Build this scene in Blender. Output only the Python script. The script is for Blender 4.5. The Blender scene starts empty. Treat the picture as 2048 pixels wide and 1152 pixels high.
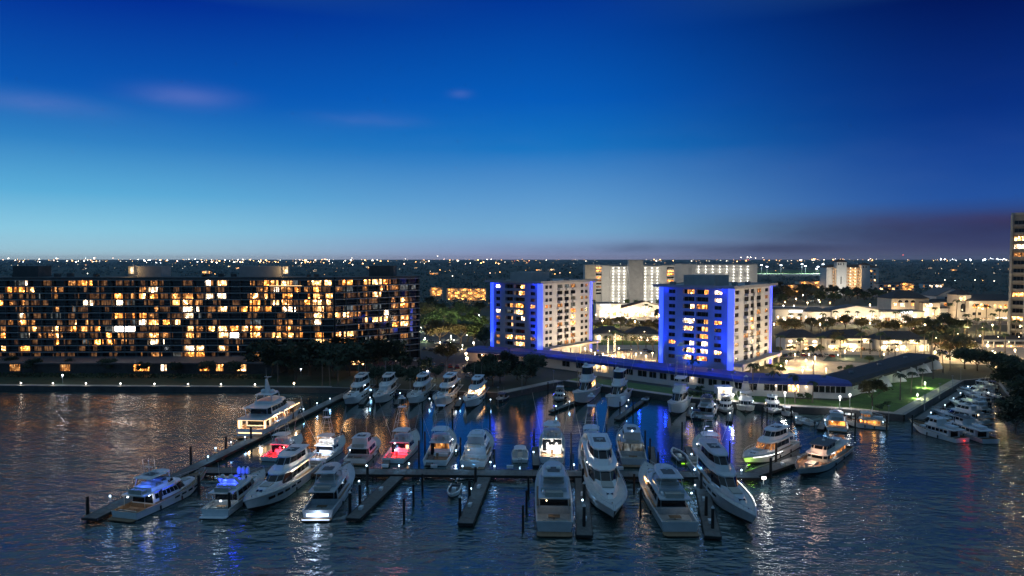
import bpy, math, random
from mathutils import Vector, Matrix
from mathutils.geometry import tessellate_polygon
R = math.radians
C = bpy.context.scene.collection
SC = bpy.context.scene
rnd = random.Random(7)

# ---------------------------------------------------------------- camera
FPX, CX, CY, HOR, CAMH = 1384.0, 1024.0, 576.0, 518.0, 50.0
PITCH = math.atan((CY - HOR) / FPX)
cam_d = bpy.data.cameras.new('camera')
cam_d.sensor_width = 36.0
cam_d.lens = 36.0 * FPX / 2048.0
cam_d.clip_start, cam_d.clip_end = 1.0, 60000.0
cam = bpy.data.objects.new('camera', cam_d)
cam.location = (0, 0, CAMH)
cam.rotation_euler = (R(90) - PITCH, 0, 0)
C.objects.link(cam)
SC.camera = cam

def lin(r, g, b):
    f = lambda c: (c / 255 / 12.92) if c / 255 <= .04045 else ((c / 255 + .055) / 1.055) ** 2.4
    return (f(r), f(g), f(b), 1)

# ---------------------------------------------------------------- dusk sky
W = bpy.data.worlds.new('World')
SC.world = W
W.use_nodes = True
nt = W.node_tree
for n in list(nt.nodes): nt.nodes.remove(n)
def N(t, k, **kw):
    n = t.nodes.new(k)
    for a, v in kw.items(): setattr(n, a, v)
    return n
def math_(t, op, a, b=None):
    n = N(t, 'ShaderNodeMath', operation=op)
    for i, v in enumerate((a, b)):
        if v is None: continue
        if isinstance(v, (int, float)): n.inputs[i].default_value = v
        else: t.links.new(v, n.inputs[i])
    return n.outputs[0]
def ramp_(t, fac, stops):
    n = N(t, 'ShaderNodeValToRGB')
    e = n.color_ramp.elements
    while len(e) > 1: e.remove(e[0])
    e[0].position, e[0].color = stops[0]
    for p, c in stops[1:]:
        x = e.new(p); x.color = c
    t.links.new(fac, n.inputs[0])
    return n.outputs[0]
def mix_(t, fac, a, b, mode='MIX'):
    n = N(t, 'ShaderNodeMix', data_type='RGBA', blend_type=mode)
    if isinstance(fac, (int, float)): n.inputs[0].default_value = fac
    else: t.links.new(fac, n.inputs[0])
    for i, v in ((6, a), (7, b)):
        if isinstance(v, tuple): n.inputs[i].default_value = v
        else: t.links.new(v, n.inputs[i])
    return n.outputs[2]
tc = N(nt, 'ShaderNodeTexCoord')
sep = N(nt, 'ShaderNodeSeparateXYZ')
nt.links.new(tc.outputs['Generated'], sep.inputs[0])
sx, sy, sz = sep.outputs
el = math_(nt, 'MAXIMUM', sz, 0.0)
hz = math_(nt, 'SQRT', math_(nt, 'MAXIMUM', math_(nt, 'SUBTRACT', 1.0, math_(nt, 'MULTIPLY', sz, sz)), 1e-4))
az = math_(nt, 'DIVIDE', sx, hz)                       # -1 .. 1, west to east
def sky_ramp(k, cols):
    return ramp_(nt, el, [(min(1, p * k), lin(*c)) for p, c in cols])
SKY_W = sky_ramp(.82, [(0, (178, 200, 212)), (.012, (160, 202, 220)), (.045, (140, 203, 228)), (.10, (92, 174, 218)), (.175, (48, 130, 197)), (.25, (10, 88, 180)), (.385, (2, 40, 146)), (.44, (40, 84, 128)), (.56, (84, 124, 150)), (1, (116, 150, 176))])
SKY_M = sky_ramp(1.0, [(0, (150, 152, 186)), (.010, (138, 158, 198)), (.04, (118, 172, 212)), (.085, (92, 154, 208)), (.155, (22, 116, 194)), (.22, (4, 92, 186)), (.37, (1, 42, 142)), (.44, (40, 82, 124)), (.56, (84, 124, 150)), (1, (116, 150, 176))])
SKY_E = sky_ramp(.82, [(0, (84, 88, 118)), (.02, (62, 68, 108)), (.05, (52, 68, 118)), (.09, (32, 80, 158)), (.15, (20, 66, 148)), (.22, (6, 48, 130)), (.37, (1, 20, 88)), (.44, (34, 70, 106)), (.56, (82, 120, 144)), (1, (116, 150, 176))])  # upper stops lie out of view, brightened to fill boats and water
t1 = math_(nt, 'MULTIPLY', math_(nt, 'ADD', az, .60), 1 / .62)
t2 = math_(nt, 'MULTIPLY', math_(nt, 'SUBTRACT', az, .02), 1 / .56)
def smooth_(t, v):
    n = N(t, 'ShaderNodeMapRange', interpolation_type='SMOOTHSTEP', clamp=True)
    t.links.new(v, n.inputs[0])
    return n.outputs[0]
sky = mix_(nt, smooth_(nt, t1), SKY_W, SKY_M)
sky = mix_(nt, smooth_(nt, t2), sky, SKY_E)
back = smooth_(nt, math_(nt, 'MULTIPLY', math_(nt, 'ADD', sy, -.25), -1.6))
sky = mix_(nt, back, sky, lin(60, 96, 128))                 # unseen sky behind, its colour chosen to tint the fill light
# thin dusk clouds: stretched noise in direction space, strongest as a low bank in the east
mp = N(nt, 'ShaderNodeMapping'); mp.inputs['Scale'].default_value = (2.6, 2.6, 11.0)
nt.links.new(tc.outputs['Generated'], mp.inputs[0])
nz = N(nt, 'ShaderNodeTexNoise'); nz.inputs['Scale'].default_value = 1.6; nz.inputs['Detail'].default_value = 6; nz.inputs['Roughness'].default_value = .6
nt.links.new(mp.outputs[0], nz.inputs['Vector'])
def blob(a0, e0, wa, we):
    da = math_(nt, 'DIVIDE', math_(nt, 'SUBTRACT', az, a0), wa)
    de = math_(nt, 'DIVIDE', math_(nt, 'SUBTRACT', sz, e0), we)
    s = math_(nt, 'ADD', math_(nt, 'MULTIPLY', da, da), math_(nt, 'MULTIPLY', de, de))
    return math_(nt, 'POWER', 2.718, math_(nt, 'MULTIPLY', s, -1.0))
wisp = smooth_(nt, math_(nt, 'MULTIPLY', math_(nt, 'SUBTRACT', nz.outputs[0], .36), 2.6))
bank = math_(nt, 'MAXIMUM', blob(.56, .034, .20, .020), math_(nt, 'MULTIPLY', blob(.30, .014, .26, .010), .8))
sky = mix_(nt, math_(nt, 'MULTIPLY', bank, math_(nt, 'ADD', math_(nt, 'MULTIPLY', wisp, .6), .38)), sky, lin(44, 44, 78))
sky = mix_(nt, math_(nt, 'MULTIPLY', math_(nt, 'MULTIPLY', blob(.52, .046, .16, .010), wisp), .30), sky, lin(78, 52, 86))
puffs = math_(nt, 'MAXIMUM', blob(-.421, .206, .046, .011), math_(nt, 'MULTIPLY', blob(-.073, .229, .014, .005), .22))
puffs = math_(nt, 'MAXIMUM', puffs, math_(nt, 'MULTIPLY', blob(-.57, .180, .06, .010), .4))
puffs = math_(nt, 'MAXIMUM', puffs, math_(nt, 'MULTIPLY', blob(-.2, .19, .07, .008), .22))
sky = mix_(nt, math_(nt, 'MULTIPLY', math_(nt, 'MULTIPLY', puffs, .95), math_(nt, 'ADD', wisp, .40)), sky, lin(112, 128, 200))
veil = math_(nt, 'MULTIPLY', blob(.15, .13, .7, .07), math_(nt, 'MULTIPLY', wisp, .05))
sky = mix_(nt, veil, sky, lin(120, 140, 190))
bg = N(nt, 'ShaderNodeBackground'); bg.inputs[1].default_value = 1.0
nt.links.new(sky, bg.inputs[0])
wo = N(nt, 'ShaderNodeOutputWorld')
nt.links.new(bg.outputs[0], wo.inputs[0])

SC.view_settings.view_transform = 'Standard'
SC.view_settings.look = 'None'
SC.view_settings.exposure = 0.0
SC.view_settings.gamma = 1.0
SC.view_settings.use_curve_mapping = False
SC.render.engine = 'CYCLES'
SC.cycles.use_denoising = True
SC.cycles.max_bounces = 5
SC.cycles.diffuse_bounces = 2
SC.cycles.glossy_bounces = 3
SC.cycles.transmission_bounces = 2
SC.cycles.sample_clamp_indirect = 4.0
SC.cycles.caustics_reflective = False
SC.cycles.caustics_refractive = False

# ---------------------------------------------------------------- pixel of the 2048 picture -> point of the place
_F = Vector((0, math.cos(PITCH), -math.sin(PITCH))); _U = Vector((0, math.sin(PITCH), math.cos(PITCH)))
def ray(px, py):
    return _F + Vector((1, 0, 0)) * ((px - CX) / FPX) + _U * ((CY - py) / FPX)
def at(px, py, z=0.0):
    d = ray(px, py); t = (z - CAMH) / d.z
    return Vector((d.x * t, d.y * t, z))
def atY(px, py, Y):
    d = ray(px, py); t = Y / d.y
    return Vector((d.x * t, Y, CAMH + d.z * t))

# ---------------------------------------------------------------- materials
M = {}
def pm(name, col, rough=.6, var=.18, scale=1.5, metal=0.0, bump=0.0, spec=.5, stretch=None):
    m = bpy.data.materials.new(name); m.use_nodes = True
    t = m.node_tree; p = t.nodes['Principled BSDF']
    p.inputs['Roughness'].default_value = rough; p.inputs['Metallic'].default_value = metal
    p.inputs['Specular IOR Level'].default_value = spec
    c = col if isinstance(col, tuple) and len(col) == 4 else (*col, 1)
    if var:
        tc = N(t, 'ShaderNodeTexCoord'); nz = N(t, 'ShaderNodeTexNoise')
        nz.inputs['Scale'].default_value = scale; nz.inputs['Detail'].default_value = 5; nz.inputs['Roughness'].default_value = .65
        src = tc.outputs['Object']
        if stretch:
            mp = N(t, 'ShaderNodeMapping'); mp.inputs['Scale'].default_value = stretch
            t.links.new(src, mp.inputs[0]); src = mp.outputs[0]
        t.links.new(src, nz.inputs['Vector'])
        a = tuple(min(1, x * (1 + var)) for x in c[:3]) + (1,); b = tuple(x * (1 - var) for x in c[:3]) + (1,)
        o = ramp_(t, nz.outputs[0], [(.3, b), (.7, a)])
        t.links.new(o, p.inputs['Base Color'])
        if bump:
            bn = N(t, 'ShaderNodeBump'); bn.inputs['Strength'].default_value = bump; bn.inputs['Distance'].default_value = .1
            t.links.new(nz.outputs[0], bn.inputs['Height']); t.links.new(bn.outputs[0], p.inputs['Normal'])
    else:
        p.inputs['Base Color'].default_value = c
    M[name] = m
    return m
def em(name, col, strength, interior=False, sample=False, contrast=1.0, lamp=0.0):
    """a thing that gives off light: a lamp glass, an LED, or a lit room seen through its window"""
    m = bpy.data.materials.new(name); m.use_nodes = True
    t = m.node_tree; p = t.nodes['Principled BSDF']
    p.inputs['Base Color'].default_value = (.02, .02, .02, 1); p.inputs['Roughness'].default_value = .25
    c = (*col[:3], 1)
    p.inputs['Emission Color'].default_value = c
    p.inputs['Emission Strength'].default_value = strength
    if interior:
        tc = N(t, 'ShaderNodeTexCoord')
        mp = N(t, 'ShaderNodeMapping'); mp.inputs['Scale'].default_value = (1.1, 1.1, .12)
        t.links.new(tc.outputs['Object'], mp.inputs[0])
        n1 = N(t, 'ShaderNodeTexNoise'); n1.inputs['Scale'].default_value = 1.6; n1.inputs['Detail'].default_value = 3
        t.links.new(mp.outputs[0], n1.inputs['Vector'])
        n2 = N(t, 'ShaderNodeTexNoise'); n2.inputs['Scale'].default_value = .55; n2.inputs['Detail'].default_value = 4
        t.links.new(tc.outputs['Object'], n2.inputs['Vector'])
        f = math_(t, 'MULTIPLY', smooth_(t, math_(t, 'MULTIPLY', math_(t, 'SUBTRACT', n1.outputs[0], .36), 4.0)),
                  smooth_(t, math_(t, 'MULTIPLY', math_(t, 'SUBTRACT', n2.outputs[0], .30), 3.0)))
        s = math_(t, 'MULTIPLY', math_(t, 'ADD', math_(t, 'MULTIPLY', f, 1.5 * contrast), .13), strength)
        n3 = N(t, 'ShaderNodeTexNoise'); n3.inputs['Scale'].default_value = .9; n3.inputs['Detail'].default_value = 1
        t.links.new(tc.outputs['Object'], n3.inputs['Vector'])
        hot = smooth_(t, math_(t, 'MULTIPLY', math_(t, 'SUBTRACT', n3.outputs[0], .60), 14.0))
        s = math_(t, 'ADD', s, math_(t, 'MULTIPLY', hot, strength * lamp))
        t.links.new(s, p.inputs['Emission Strength'])
        col2 = mix_(t, smooth_(t, math_(t, 'MULTIPLY', math_(t, 'SUBTRACT', n2.outputs[0], .42), 4.0)), (c[0], c[1] * .80, c[2] * .6, 1), c)
        t.links.new(col2, p.inputs['Emission Color'])
    if not sample:
        m.cycles.emission_sampling = 'NONE'
    M[name] = m
    return m

pm('gelcoat', (.74, .75, .76), .28, .08, .7)
pm('gelcoat_cream', (.74, .68, .58), .3, .08, .7)
pm('gelcoat_grey', (.50, .53, .56), .3, .1, .7)
pm('deck_white', (.52, .52, .51), .6, .16, 1.2)
pm('deck_teak', (.26, .16, .09), .7, .25, 2.0, stretch=(.3, 6, 1))
pm('canvas', (.10, .11, .13), .85, .2, 1.5)
pm('canvas_blue', (.03, .06, .16), .85, .2, 1.5)
pm('cushion', (.42, .40, .36), .8, .15, 2)
pm('navy_hull', (.012, .02, .045), .18, .15, .7)
pm('black_hull', (.012, .012, .014), .2, .15, .7)
pm('dark_glass', (.006, .008, .012), .07, 0)
pm('steel', (.55, .56, .58), .28, .1, 3, metal=.9)
pm('antifoul', (.03, .01, .01), .7, .2, 2)
pm('rubber', (.015, .015, .016), .7, .2, 3)
pm('outboard_black', (.02, .02, .022), .35, .1, 3)
pm('outboard_white', (.6, .6, .6), .35, .08, 3)
pm('dock_planks', (.13, .125, .12), .85, .3, 1.2, stretch=(1, 1, 1), bump=.3)
pm('dock_side', (.025, .022, .02), .9, .3, 1.0)
pm('pile_wood', (.022, .018, .016), .9, .35, 1.5, stretch=(2, 2, .3))
pm('pile_cap', (.6, .6, .6), .5, .1, 2)
pm('stucco_white', (.66, .65, .62), .85, .07, .35)
pm('stucco_cream', (.58, .50, .40), .85, .1, .3)
pm('stucco_pink', (.62, .50, .42), .85, .1, .3)
pm('stucco_grey', (.36, .36, .36), .85, .12, .3)
pm('concrete_dark', (.075, .078, .08), .85, .25, .4)
pm('concrete', (.26, .25, .24), .9, .2, .5, bump=.2)
pm('paving', (.42, .36, .30), .85, .2, .25)
pm('window_frame', (.10, .10, .11), .4, .1, 2)
pm('frame_white', (.6, .6, .6), .5, .08, 2)
pm('roof_blue', (.02, .05, .30), .55, .2, .6, stretch=(1, 1, 3))
pm('roof_dark', (.03, .034, .045), .85, .3, .8)
pm('roof_tile', (.13, .06, .04), .85, .3, 1.0)
pm('roof_grey', (.12, .12, .13), .85, .25, .5)
pm('asphalt', (.06, .045, .047), .85, .25, .25)
pm('road_paint', (.7, .7, .68), .6, .1, 2)
pm('soil', (.05, .055, .032), .95, .4, .05)
pm('lawn_dark', (.030, .045, .016), .95, .4, .3, bump=.5)
pm('stucco_shade_blue', (.30, .35, .48), .85, .08, .35)  # tower stucco with the west faces' blue shade put into its colour
pm('lawn_grass', (.07, .15, .02), .95, .35, .35, bump=.5)
pm('court_green', (.03, .07, .06), .8, .15, .2)
pm('bark', (.12, .09, .065), .9, .35, 1.2, stretch=(2, 2, .4))
pm('palm_bark', (.17, .14, .11), .9, .3, 1.5, stretch=(1, 1, 4))
pm('leaf', (.055, .095, .030), .75, .55, .45)
pm('leaf_olive', (.105, .092, .036), .75, .5, .45)
pm('leaf_dark', (.032, .052, .026), .8, .5, .45)
pm('leaf_palm', (.06, .095, .03), .6, .4, .6)
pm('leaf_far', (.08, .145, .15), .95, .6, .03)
pm('hedge_leaf', (.03, .05, .018), .85, .5, .9)
pm('pole_grey', (.25, .26, .27), .5, .15, 3)
pm('car_white', (.7, .7, .7), .25, .04, 2)
pm('car_silver', (.35, .36, .38), .25, .06, 2, metal=.5)
pm('car_dark', (.02, .022, .03), .2, .1, 2)
pm('car_red', (.30, .02, .02), .25, .06, 2)
pm('car_blue', (.02, .05, .16), .25, .06, 2)
pm('fascia_white', (.62, .61, .58), .7, .1, .5)

WARM = (1.0, .58, .22); AMB = (1.0, .47, .13); WHT = (1.0, .88, .70); COOL = (.75, .88, 1.0); SOFT = (1.0, .68, .36)
em('room_amber', (1.0, .37, .075), 2.1, True, lamp=9)
em('room_warm', (1.0, .46, .14), 2.6, True, lamp=9)
em('room_soft', (1.0, .58, .25), 3.4, True, lamp=8)
em('room_white', (1.0, .82, .62), 3.8, True, lamp=8)
em('room_bright', (.95, .95, 1.0), 60, True, contrast=.5)
em('room_lit_white', (1, .92, .8), 5, True, contrast=.6)
em('room_dim', (1.0, .45, .14), .5, True, lamp=3)
em('room_dimcool', (.5, .62, .7), .22, True)
em('room_faint', (1.0, .5, .22), .16, True)
em('pane_blue_glow', (.04, .10, 1.0), .45, True)  # includes the tower's blue reflection, painted as glow on the block's end panes
em('bulb_warm', (1.0, .72, .40), 14)
em('bulb_white', (1.0, .95, .85), 14)
em('bulb_cool', (.80, .90, 1.0), 14)
em('bulb_dock', (.62, .82, 1.0), 7)
em('bulb_orange', (1.0, .42, .10), 9)
em('bulb_red', (1.0, .04, .02), 2.5)
em('led_blue', (.03, .07, 1.0), 1.4)
em('led_bluewhite', (.55, .70, 1.0), 3.0)
em('led_red', (1.0, .03, .05), 3.0)
em('led_warm', (1.0, .62, .28), 3.2)
em('led_white', (1.0, .95, .88), 4.0)
em('led_green', (.35, 1.0, .03), 1.5)
em('pilaster_glow', (.022, .065, 1.0), 1.8)  # floodlit corner pilasters: the light is put into the material as emission
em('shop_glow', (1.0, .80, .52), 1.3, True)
M['pilaster_glow'].node_tree.nodes['Principled BSDF'].inputs['Base Color'].default_value = (.35, .35, .38, 1)
em('sign_white', (.85, .92, 1.0), 2.4)

# ---------------------------------------------------------------- mesh builder
class MB:
    def __init__(s): s.v = []; s.f = []; s.m = []
    def add(s, vs, fs, mi=0):
        o = len(s.v); s.v += [tuple(x) for x in vs]
        for f in fs: s.f.append([i + o for i in f]); s.m.append(mi)
        return s
    def quad(s, a, b, c, d, mi=0): return s.add([a, b, c, d], [(0, 1, 2, 3)], mi)
    def box(s, x0, x1, y0, y1, z0, z1, mi=0):
        return s.add([(x0,y0,z0),(x1,y0,z0),(x1,y1,z0),(x0,y1,z0),(x0,y0,z1),(x1,y0,z1),(x1,y1,z1),(x0,y1,z1)],
                     [(3,2,1,0),(4,5,6,7),(0,1,5,4),(1,2,6,5),(2,3,7,6),(3,0,4,7)], mi)
    def loft(s, rings, cap=True, mi=0, closed=True):
        n = len(rings[0]); vs = [p for r in rings for p in r]; fs = []
        for i in range(len(rings) - 1):
            for j in range(n if closed else n - 1):
                k = (j + 1) % n
                fs.append((i*n+j, i*n+k, (i+1)*n+k, (i+1)*n+j))
        if cap: fs.append(tuple(range(n))[::-1]); fs.append(tuple(range((len(rings)-1)*n, len(rings)*n)))
        return s.add(vs, fs, mi)
    def prism(s, poly, z0, z1, mi=0):
        a = sum(poly[i][0]*poly[(i+1)%len(poly)][1]-poly[(i+1)%len(poly)][0]*poly[i][1] for i in range(len(poly)))
        if a < 0: poly = poly[::-1]
        n = len(poly); vs = [(p[0],p[1],z0) for p in poly] + [(p[0],p[1],z1) for p in poly]
        fs = [(i, (i+1)%n, (i+1)%n+n, i+n) for i in range(n)]
        for t in tessellate_polygon([[Vector((p[0],p[1],0)) for p in poly]]):
            t = list(t); A, B, D = (poly[i] for i in t)
            if (B[0]-A[0])*(D[1]-A[1])-(B[1]-A[1])*(D[0]-A[0]) < 0: t = t[::-1]
            fs.append([i + n for i in t]); fs.append(t[::-1])
        return s.add(vs, fs, mi)
    def sheet(s, poly, z, mi=0):
        vs = [(p[0], p[1], z) for p in poly]
        for t in tessellate_polygon([[Vector(v) for v in vs]]):
            t = list(t); A, B, D = (vs[i] for i in t)
            if (B[0]-A[0])*(D[1]-A[1])-(B[1]-A[1])*(D[0]-A[0]) < 0: t = t[::-1]
            s.add([vs[i] for i in t], [(0, 1, 2)], mi)
        return s
    def tube(s, p0, p1, r0, r1=None, n=6, mi=0):
        r1 = r0 if r1 is None else r1
        p0 = Vector(p0); p1 = Vector(p1); d = (p1 - p0)
        if d.length < 1e-6: return s
        d.normalize(); a = d.orthogonal().normalized(); b = d.cross(a)
        rg = lambda p, r: [tuple(p + a*(r*math.cos(2*math.pi*i/n)) + b*(r*math.sin(2*math.pi*i/n))) for i in range(n)]
        return s.loft([rg(p0, r0), rg(p1, r1)], True, mi)
    def path(s, pts, r, n=5, mi=0):
        for a, b in zip(pts, pts[1:]): s.tube(a, b, r, r, n, mi)
        return s
    def lathe(s, c, prof, n=8, mi=0):
        return s.loft([[(c[0]+r*math.cos(2*math.pi*i/n), c[1]+r*math.sin(2*math.pi*i/n), c[2]+z) for i in range(n)] for r, z in prof], True, mi)
    def dome(s, c, r, h, n=8, mi=0):
        return s.lathe(c, [(r*.8, 0), (r, h*.3), (r*.85, h*.65), (r*.45, h*.93), (.02, h)], n, mi)
    def build(s, name, mats, parent=None, smooth=False):
        me = bpy.data.meshes.new(name)
        me.from_pydata(s.v, [], s.f)
        for m in (mats if isinstance(mats, (list, tuple)) else [mats]): me.materials.append(M[m] if isinstance(m, str) else m)
        if any(s.m): me.polygons.foreach_set('material_index', s.m)
        if smooth: me.polygons.foreach_set('use_smooth', [True] * len(me.polygons))
        me.update()
        o = bpy.data.objects.new(name, me); C.objects.link(o)
        if parent is not None: o.parent = parent
        return o

def tag(o, label, cat, group=None, kind=None):
    if label: o['label'] = label
    if cat: o['category'] = cat
    if group: o['group'] = group
    if kind: o['kind'] = kind
    return o
def thing(name, label, cat, loc=(0, 0, 0), rz=0.0, group=None):
    o = bpy.data.objects.new(name, None); C.objects.link(o)
    o.empty_display_size = .5
    o.location = loc; o.rotation_euler = (0, 0, rz)
    return tag(o, label, cat, group)
def struct(mb, name, mat):
    o = mb.build(name, mat); o['kind'] = 'structure'; return o
def copy_tree(o, parent=None):
    c = o.copy(); C.objects.link(c)
    if parent is not None: c.parent = parent
    for ch in list(o.children): copy_tree(ch, c)
    return c
ORD = ['first', 'second', 'third', 'fourth', 'fifth', 'sixth', 'seventh', 'eighth', 'ninth', 'tenth', 'eleventh', 'twelfth', 'thirteenth', 'fourteenth', 'fifteenth',
       'sixteenth', 'seventeenth', 'eighteenth', 'nineteenth', 'twentieth'] + ['twenty-' + w for w in ('first', 'second', 'third', 'fourth', 'fifth', 'sixth', 'seventh', 'eighth', 'ninth')] + ['thirtieth'] + ['thirty-' + w for w in ('first', 'second', 'third', 'fourth', 'fifth', 'sixth', 'seventh', 'eighth', 'ninth')] + ['fortieth']
def point(parent, loc, power, col, r=.15, name='lamp_light'):
    d = bpy.data.lights.new(name, 'POINT'); d.energy = power; d.color = col[:3]; d.shadow_soft_size = r
    o = bpy.data.objects.new(name, d); C.objects.link(o); o.location = loc
    if parent is not None: o.parent = parent
    return o
def spot(parent, loc, target, power, col, ang=60, blend=.6, r=.2, name='lamp_light'):
    d = bpy.data.lights.new(name, 'SPOT'); d.energy = power; d.color = col[:3]; d.spot_size = R(ang); d.spot_blend = blend; d.shadow_soft_size = r
    o = bpy.data.objects.new(name, d); C.objects.link(o); o.location = loc
    o.rotation_euler = (Vector(target) - Vector(loc)).to_track_quat('-Z', 'Y').to_euler()
    if parent is not None: o.parent = parent
    return o
# ================================================================ the setting
G0 = 2.0
shore = [at(-2600, 776), at(-700, 781), at(0, 782), at(660, 786), at(1012, 797), at(1127, 772), at(1375, 808), at(1560, 824), at(1700, 832), at(1806, 843),
         at(1925, 771), at(1990, 765), at(2016, 800), at(2075, 870), at(2330, 1000), at(3400, 1150)]
shore = [Vector((p.x, p.y)) for p in shore]
far = [Vector((60000, 100)), Vector((60000, 55000)), Vector((-60000, 55000)), Vector((-60000, shore[0].y))]
struct(MB().sheet(shore + far, G0), 'ground', 'soil')
# water
wm = bpy.data.materials.new('harbour_water'); wm.use_nodes = True
t = wm.node_tree; p = t.nodes['Principled BSDF']
p.inputs['Base Color'].default_value = (.028, .062, .060, 1); p.inputs['IOR'].default_value = 2.0
p.inputs['Roughness'].default_value = .10; p.inputs['Specular IOR Level'].default_value = .62
wtc = N(t, 'ShaderNodeTexCoord')
def wn(scale, sx, sy, det, rot=0.0):
    mp = N(t, 'ShaderNodeMapping'); mp.inputs['Scale'].default_value = (sx, sy, 1); mp.inputs['Rotation'].default_value = (0, 0, rot)
    t.links.new(wtc.outputs['Object'], mp.inputs[0])
    n = N(t, 'ShaderNodeTexNoise'); n.inputs['Scale'].default_value = scale; n.inputs['Detail'].default_value = det; n.inputs['Roughness'].default_value = .55
    t.links.new(mp.outputs[0], n.inputs['Vector']); return n.outputs[0]
hgt = math_(t, 'ADD', math_(t, 'MULTIPLY', wn(.30, .55, 1.0, 2, .25), 1.2), math_(t, 'MULTIPLY', wn(.85, .6, 1.0, 3, -.2), .55))
# the basin behind the long dock lies sheltered: fade the chop there
ws = N(t, 'ShaderNodeSeparateXYZ'); t.links.new(wtc.outputs['Object'], ws.inputs[0])
def edge(v, a, b):
    n = N(t, 'ShaderNodeMapRange', interpolation_type='SMOOTHSTEP', clamp=True); n.inputs[1].default_value = a; n.inputs[2].default_value = b
    t.links.new(v, n.inputs[0]); return n.outputs[0]
calm = math_(t, 'MULTIPLY', math_(t, 'MULTIPLY', edge(ws.outputs[0], -82, -66), edge(ws.outputs[0], 92, 70)), edge(ws.outputs[1], 148, 168))
gust = edge(wn(.018, 1, 2.2, 4), .30, .70)
amp = math_(t, 'MULTIPLY', math_(t, 'SUBTRACT', 1.0, math_(t, 'MULTIPLY', calm, .93)), math_(t, 'ADD', math_(t, 'MULTIPLY', gust, .95), .32))
bn = N(t, 'ShaderNodeBump'); bn.inputs['Distance'].default_value = .95
t.links.new(amp, bn.inputs['Strength']); t.links.new(hgt, bn.inputs['Height']); t.links.new(bn.outputs[0], p.inputs['Normal'])
M['water'] = wm
struct(MB().quad((-5000, -900, 0), (5000, -900, 0), (5000, 330, 0), (-5000, 330, 0)), 'harbour_water', 'water')

# seawall: a capped concrete face along the shore
w = MB()
for a, b in zip(shore, shore[1:]):
    d = (b - a).normalized(); n = Vector((d.y, -d.x))      # towards the water
    A, B = a + n * .5, b + n * .5
    w.quad((A.x, A.y, -1), (B.x, B.y, -1), (B.x, B.y, G0 + .15), (A.x, A.y, G0 + .15), 0)
    c, e = a - n * .5, b - n * .5
    w.quad((A.x, A.y, G0 + .15), (B.x, B.y, G0 + .15), (e.x, e.y, G0 + .15), (c.x, c.y, G0 + .15), 1)
    w.quad((c.x, c.y, G0 + .15), (e.x, e.y, G0 + .15), (e.x, e.y, G0 - .2), (c.x, c.y, G0 - .2), 1)
sw = w.build('seawall', ['concrete_dark', 'concrete']); sw['kind'] = 'structure'

def band(pts, o0, o1, z):
    """a strip beside a polyline, between two offsets on its inland side"""
    def off(o):
        out = []
        for i, q in enumerate(pts):
            ds = []
            if i > 0: ds.append((pts[i] - pts[i-1]).normalized())
            if i < len(pts) - 1: ds.append((pts[i+1] - pts[i]).normalized())
            ns = [Vector((-d.y, d.x)) for d in ds]
            n = sum(ns, Vector((0, 0))).normalized()
            out.append(q + n * (o / max(.5, n.dot(ns[0]))))
        return out
    a, b = off(o0), off(o1)
    m = MB()
    for i in range(len(pts) - 1):
        m.quad((a[i].x, a[i].y, z), (a[i+1].x, a[i+1].y, z), (b[i+1].x, b[i+1].y, z), (b[i].x, b[i].y, z))
    return m
struct(band(shore[0:4], .7, 3.2, G0 + .012), 'waterfront_path', 'paving')
struct(band(shore[5:11], .7, 3.4, G0 + .012), 'marina_path', 'paving')
struct(band(shore[4:6], .7, 4.0, G0 + .012), 'quay_path', 'paving')
struct(band(shore[1:4], 3.2, 24, G0 + .004), 'garden_lawn', 'lawn_dark')
struct(band(shore[5:10], 3.4, 14, G0 + .004), 'marina_lawn', 'lawn_grass')
struct(band(shore[9:11], 3.4, 20, G0 + .008), 'wing_lawn', 'lawn_grass')
V2 = lambda v: Vector((v.x, v.y))
def poly_px(pts, z): return [at(a, b, z) for a, b in pts]
struct(MB().sheet(poly_px([(690, 745), (1010, 762), (1010, 722), (900, 690), (830, 690), (800, 715)], G0 + .006), G0 + .006), 'parking_lot', 'asphalt')
struct(MB().sheet(poly_px([(1090, 700), (1310, 734), (1320, 690), (1180, 690)], G0 + .006), G0 + .006), 'entrance_court', 'paving')
struct(MB().sheet(poly_px([(1545, 752), (1690, 768), (1800, 712), (1610, 708), (1560, 728)], G0 + .006), G0 + .006), 'pool_terrace', 'paving')
struct(MB().sheet(poly_px([(1645, 722), (1762, 727), (1770, 711), (1660, 708)], G0 + .012), G0 + .012), 'tennis_court', 'court_green')
struct(MB().sheet(poly_px([(1180, 690), (1330, 690), (1322, 672), (1180, 672)], G0 + .008), G0 + .008), 'entrance_lawn', 'lawn_grass')
struct(MB().sheet(poly_px([(1130, 655), (1240, 656), (1240, 648), (1130, 647)], G0 + .008), G0 + .008), 'verge_lawn', 'lawn_grass')
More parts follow.
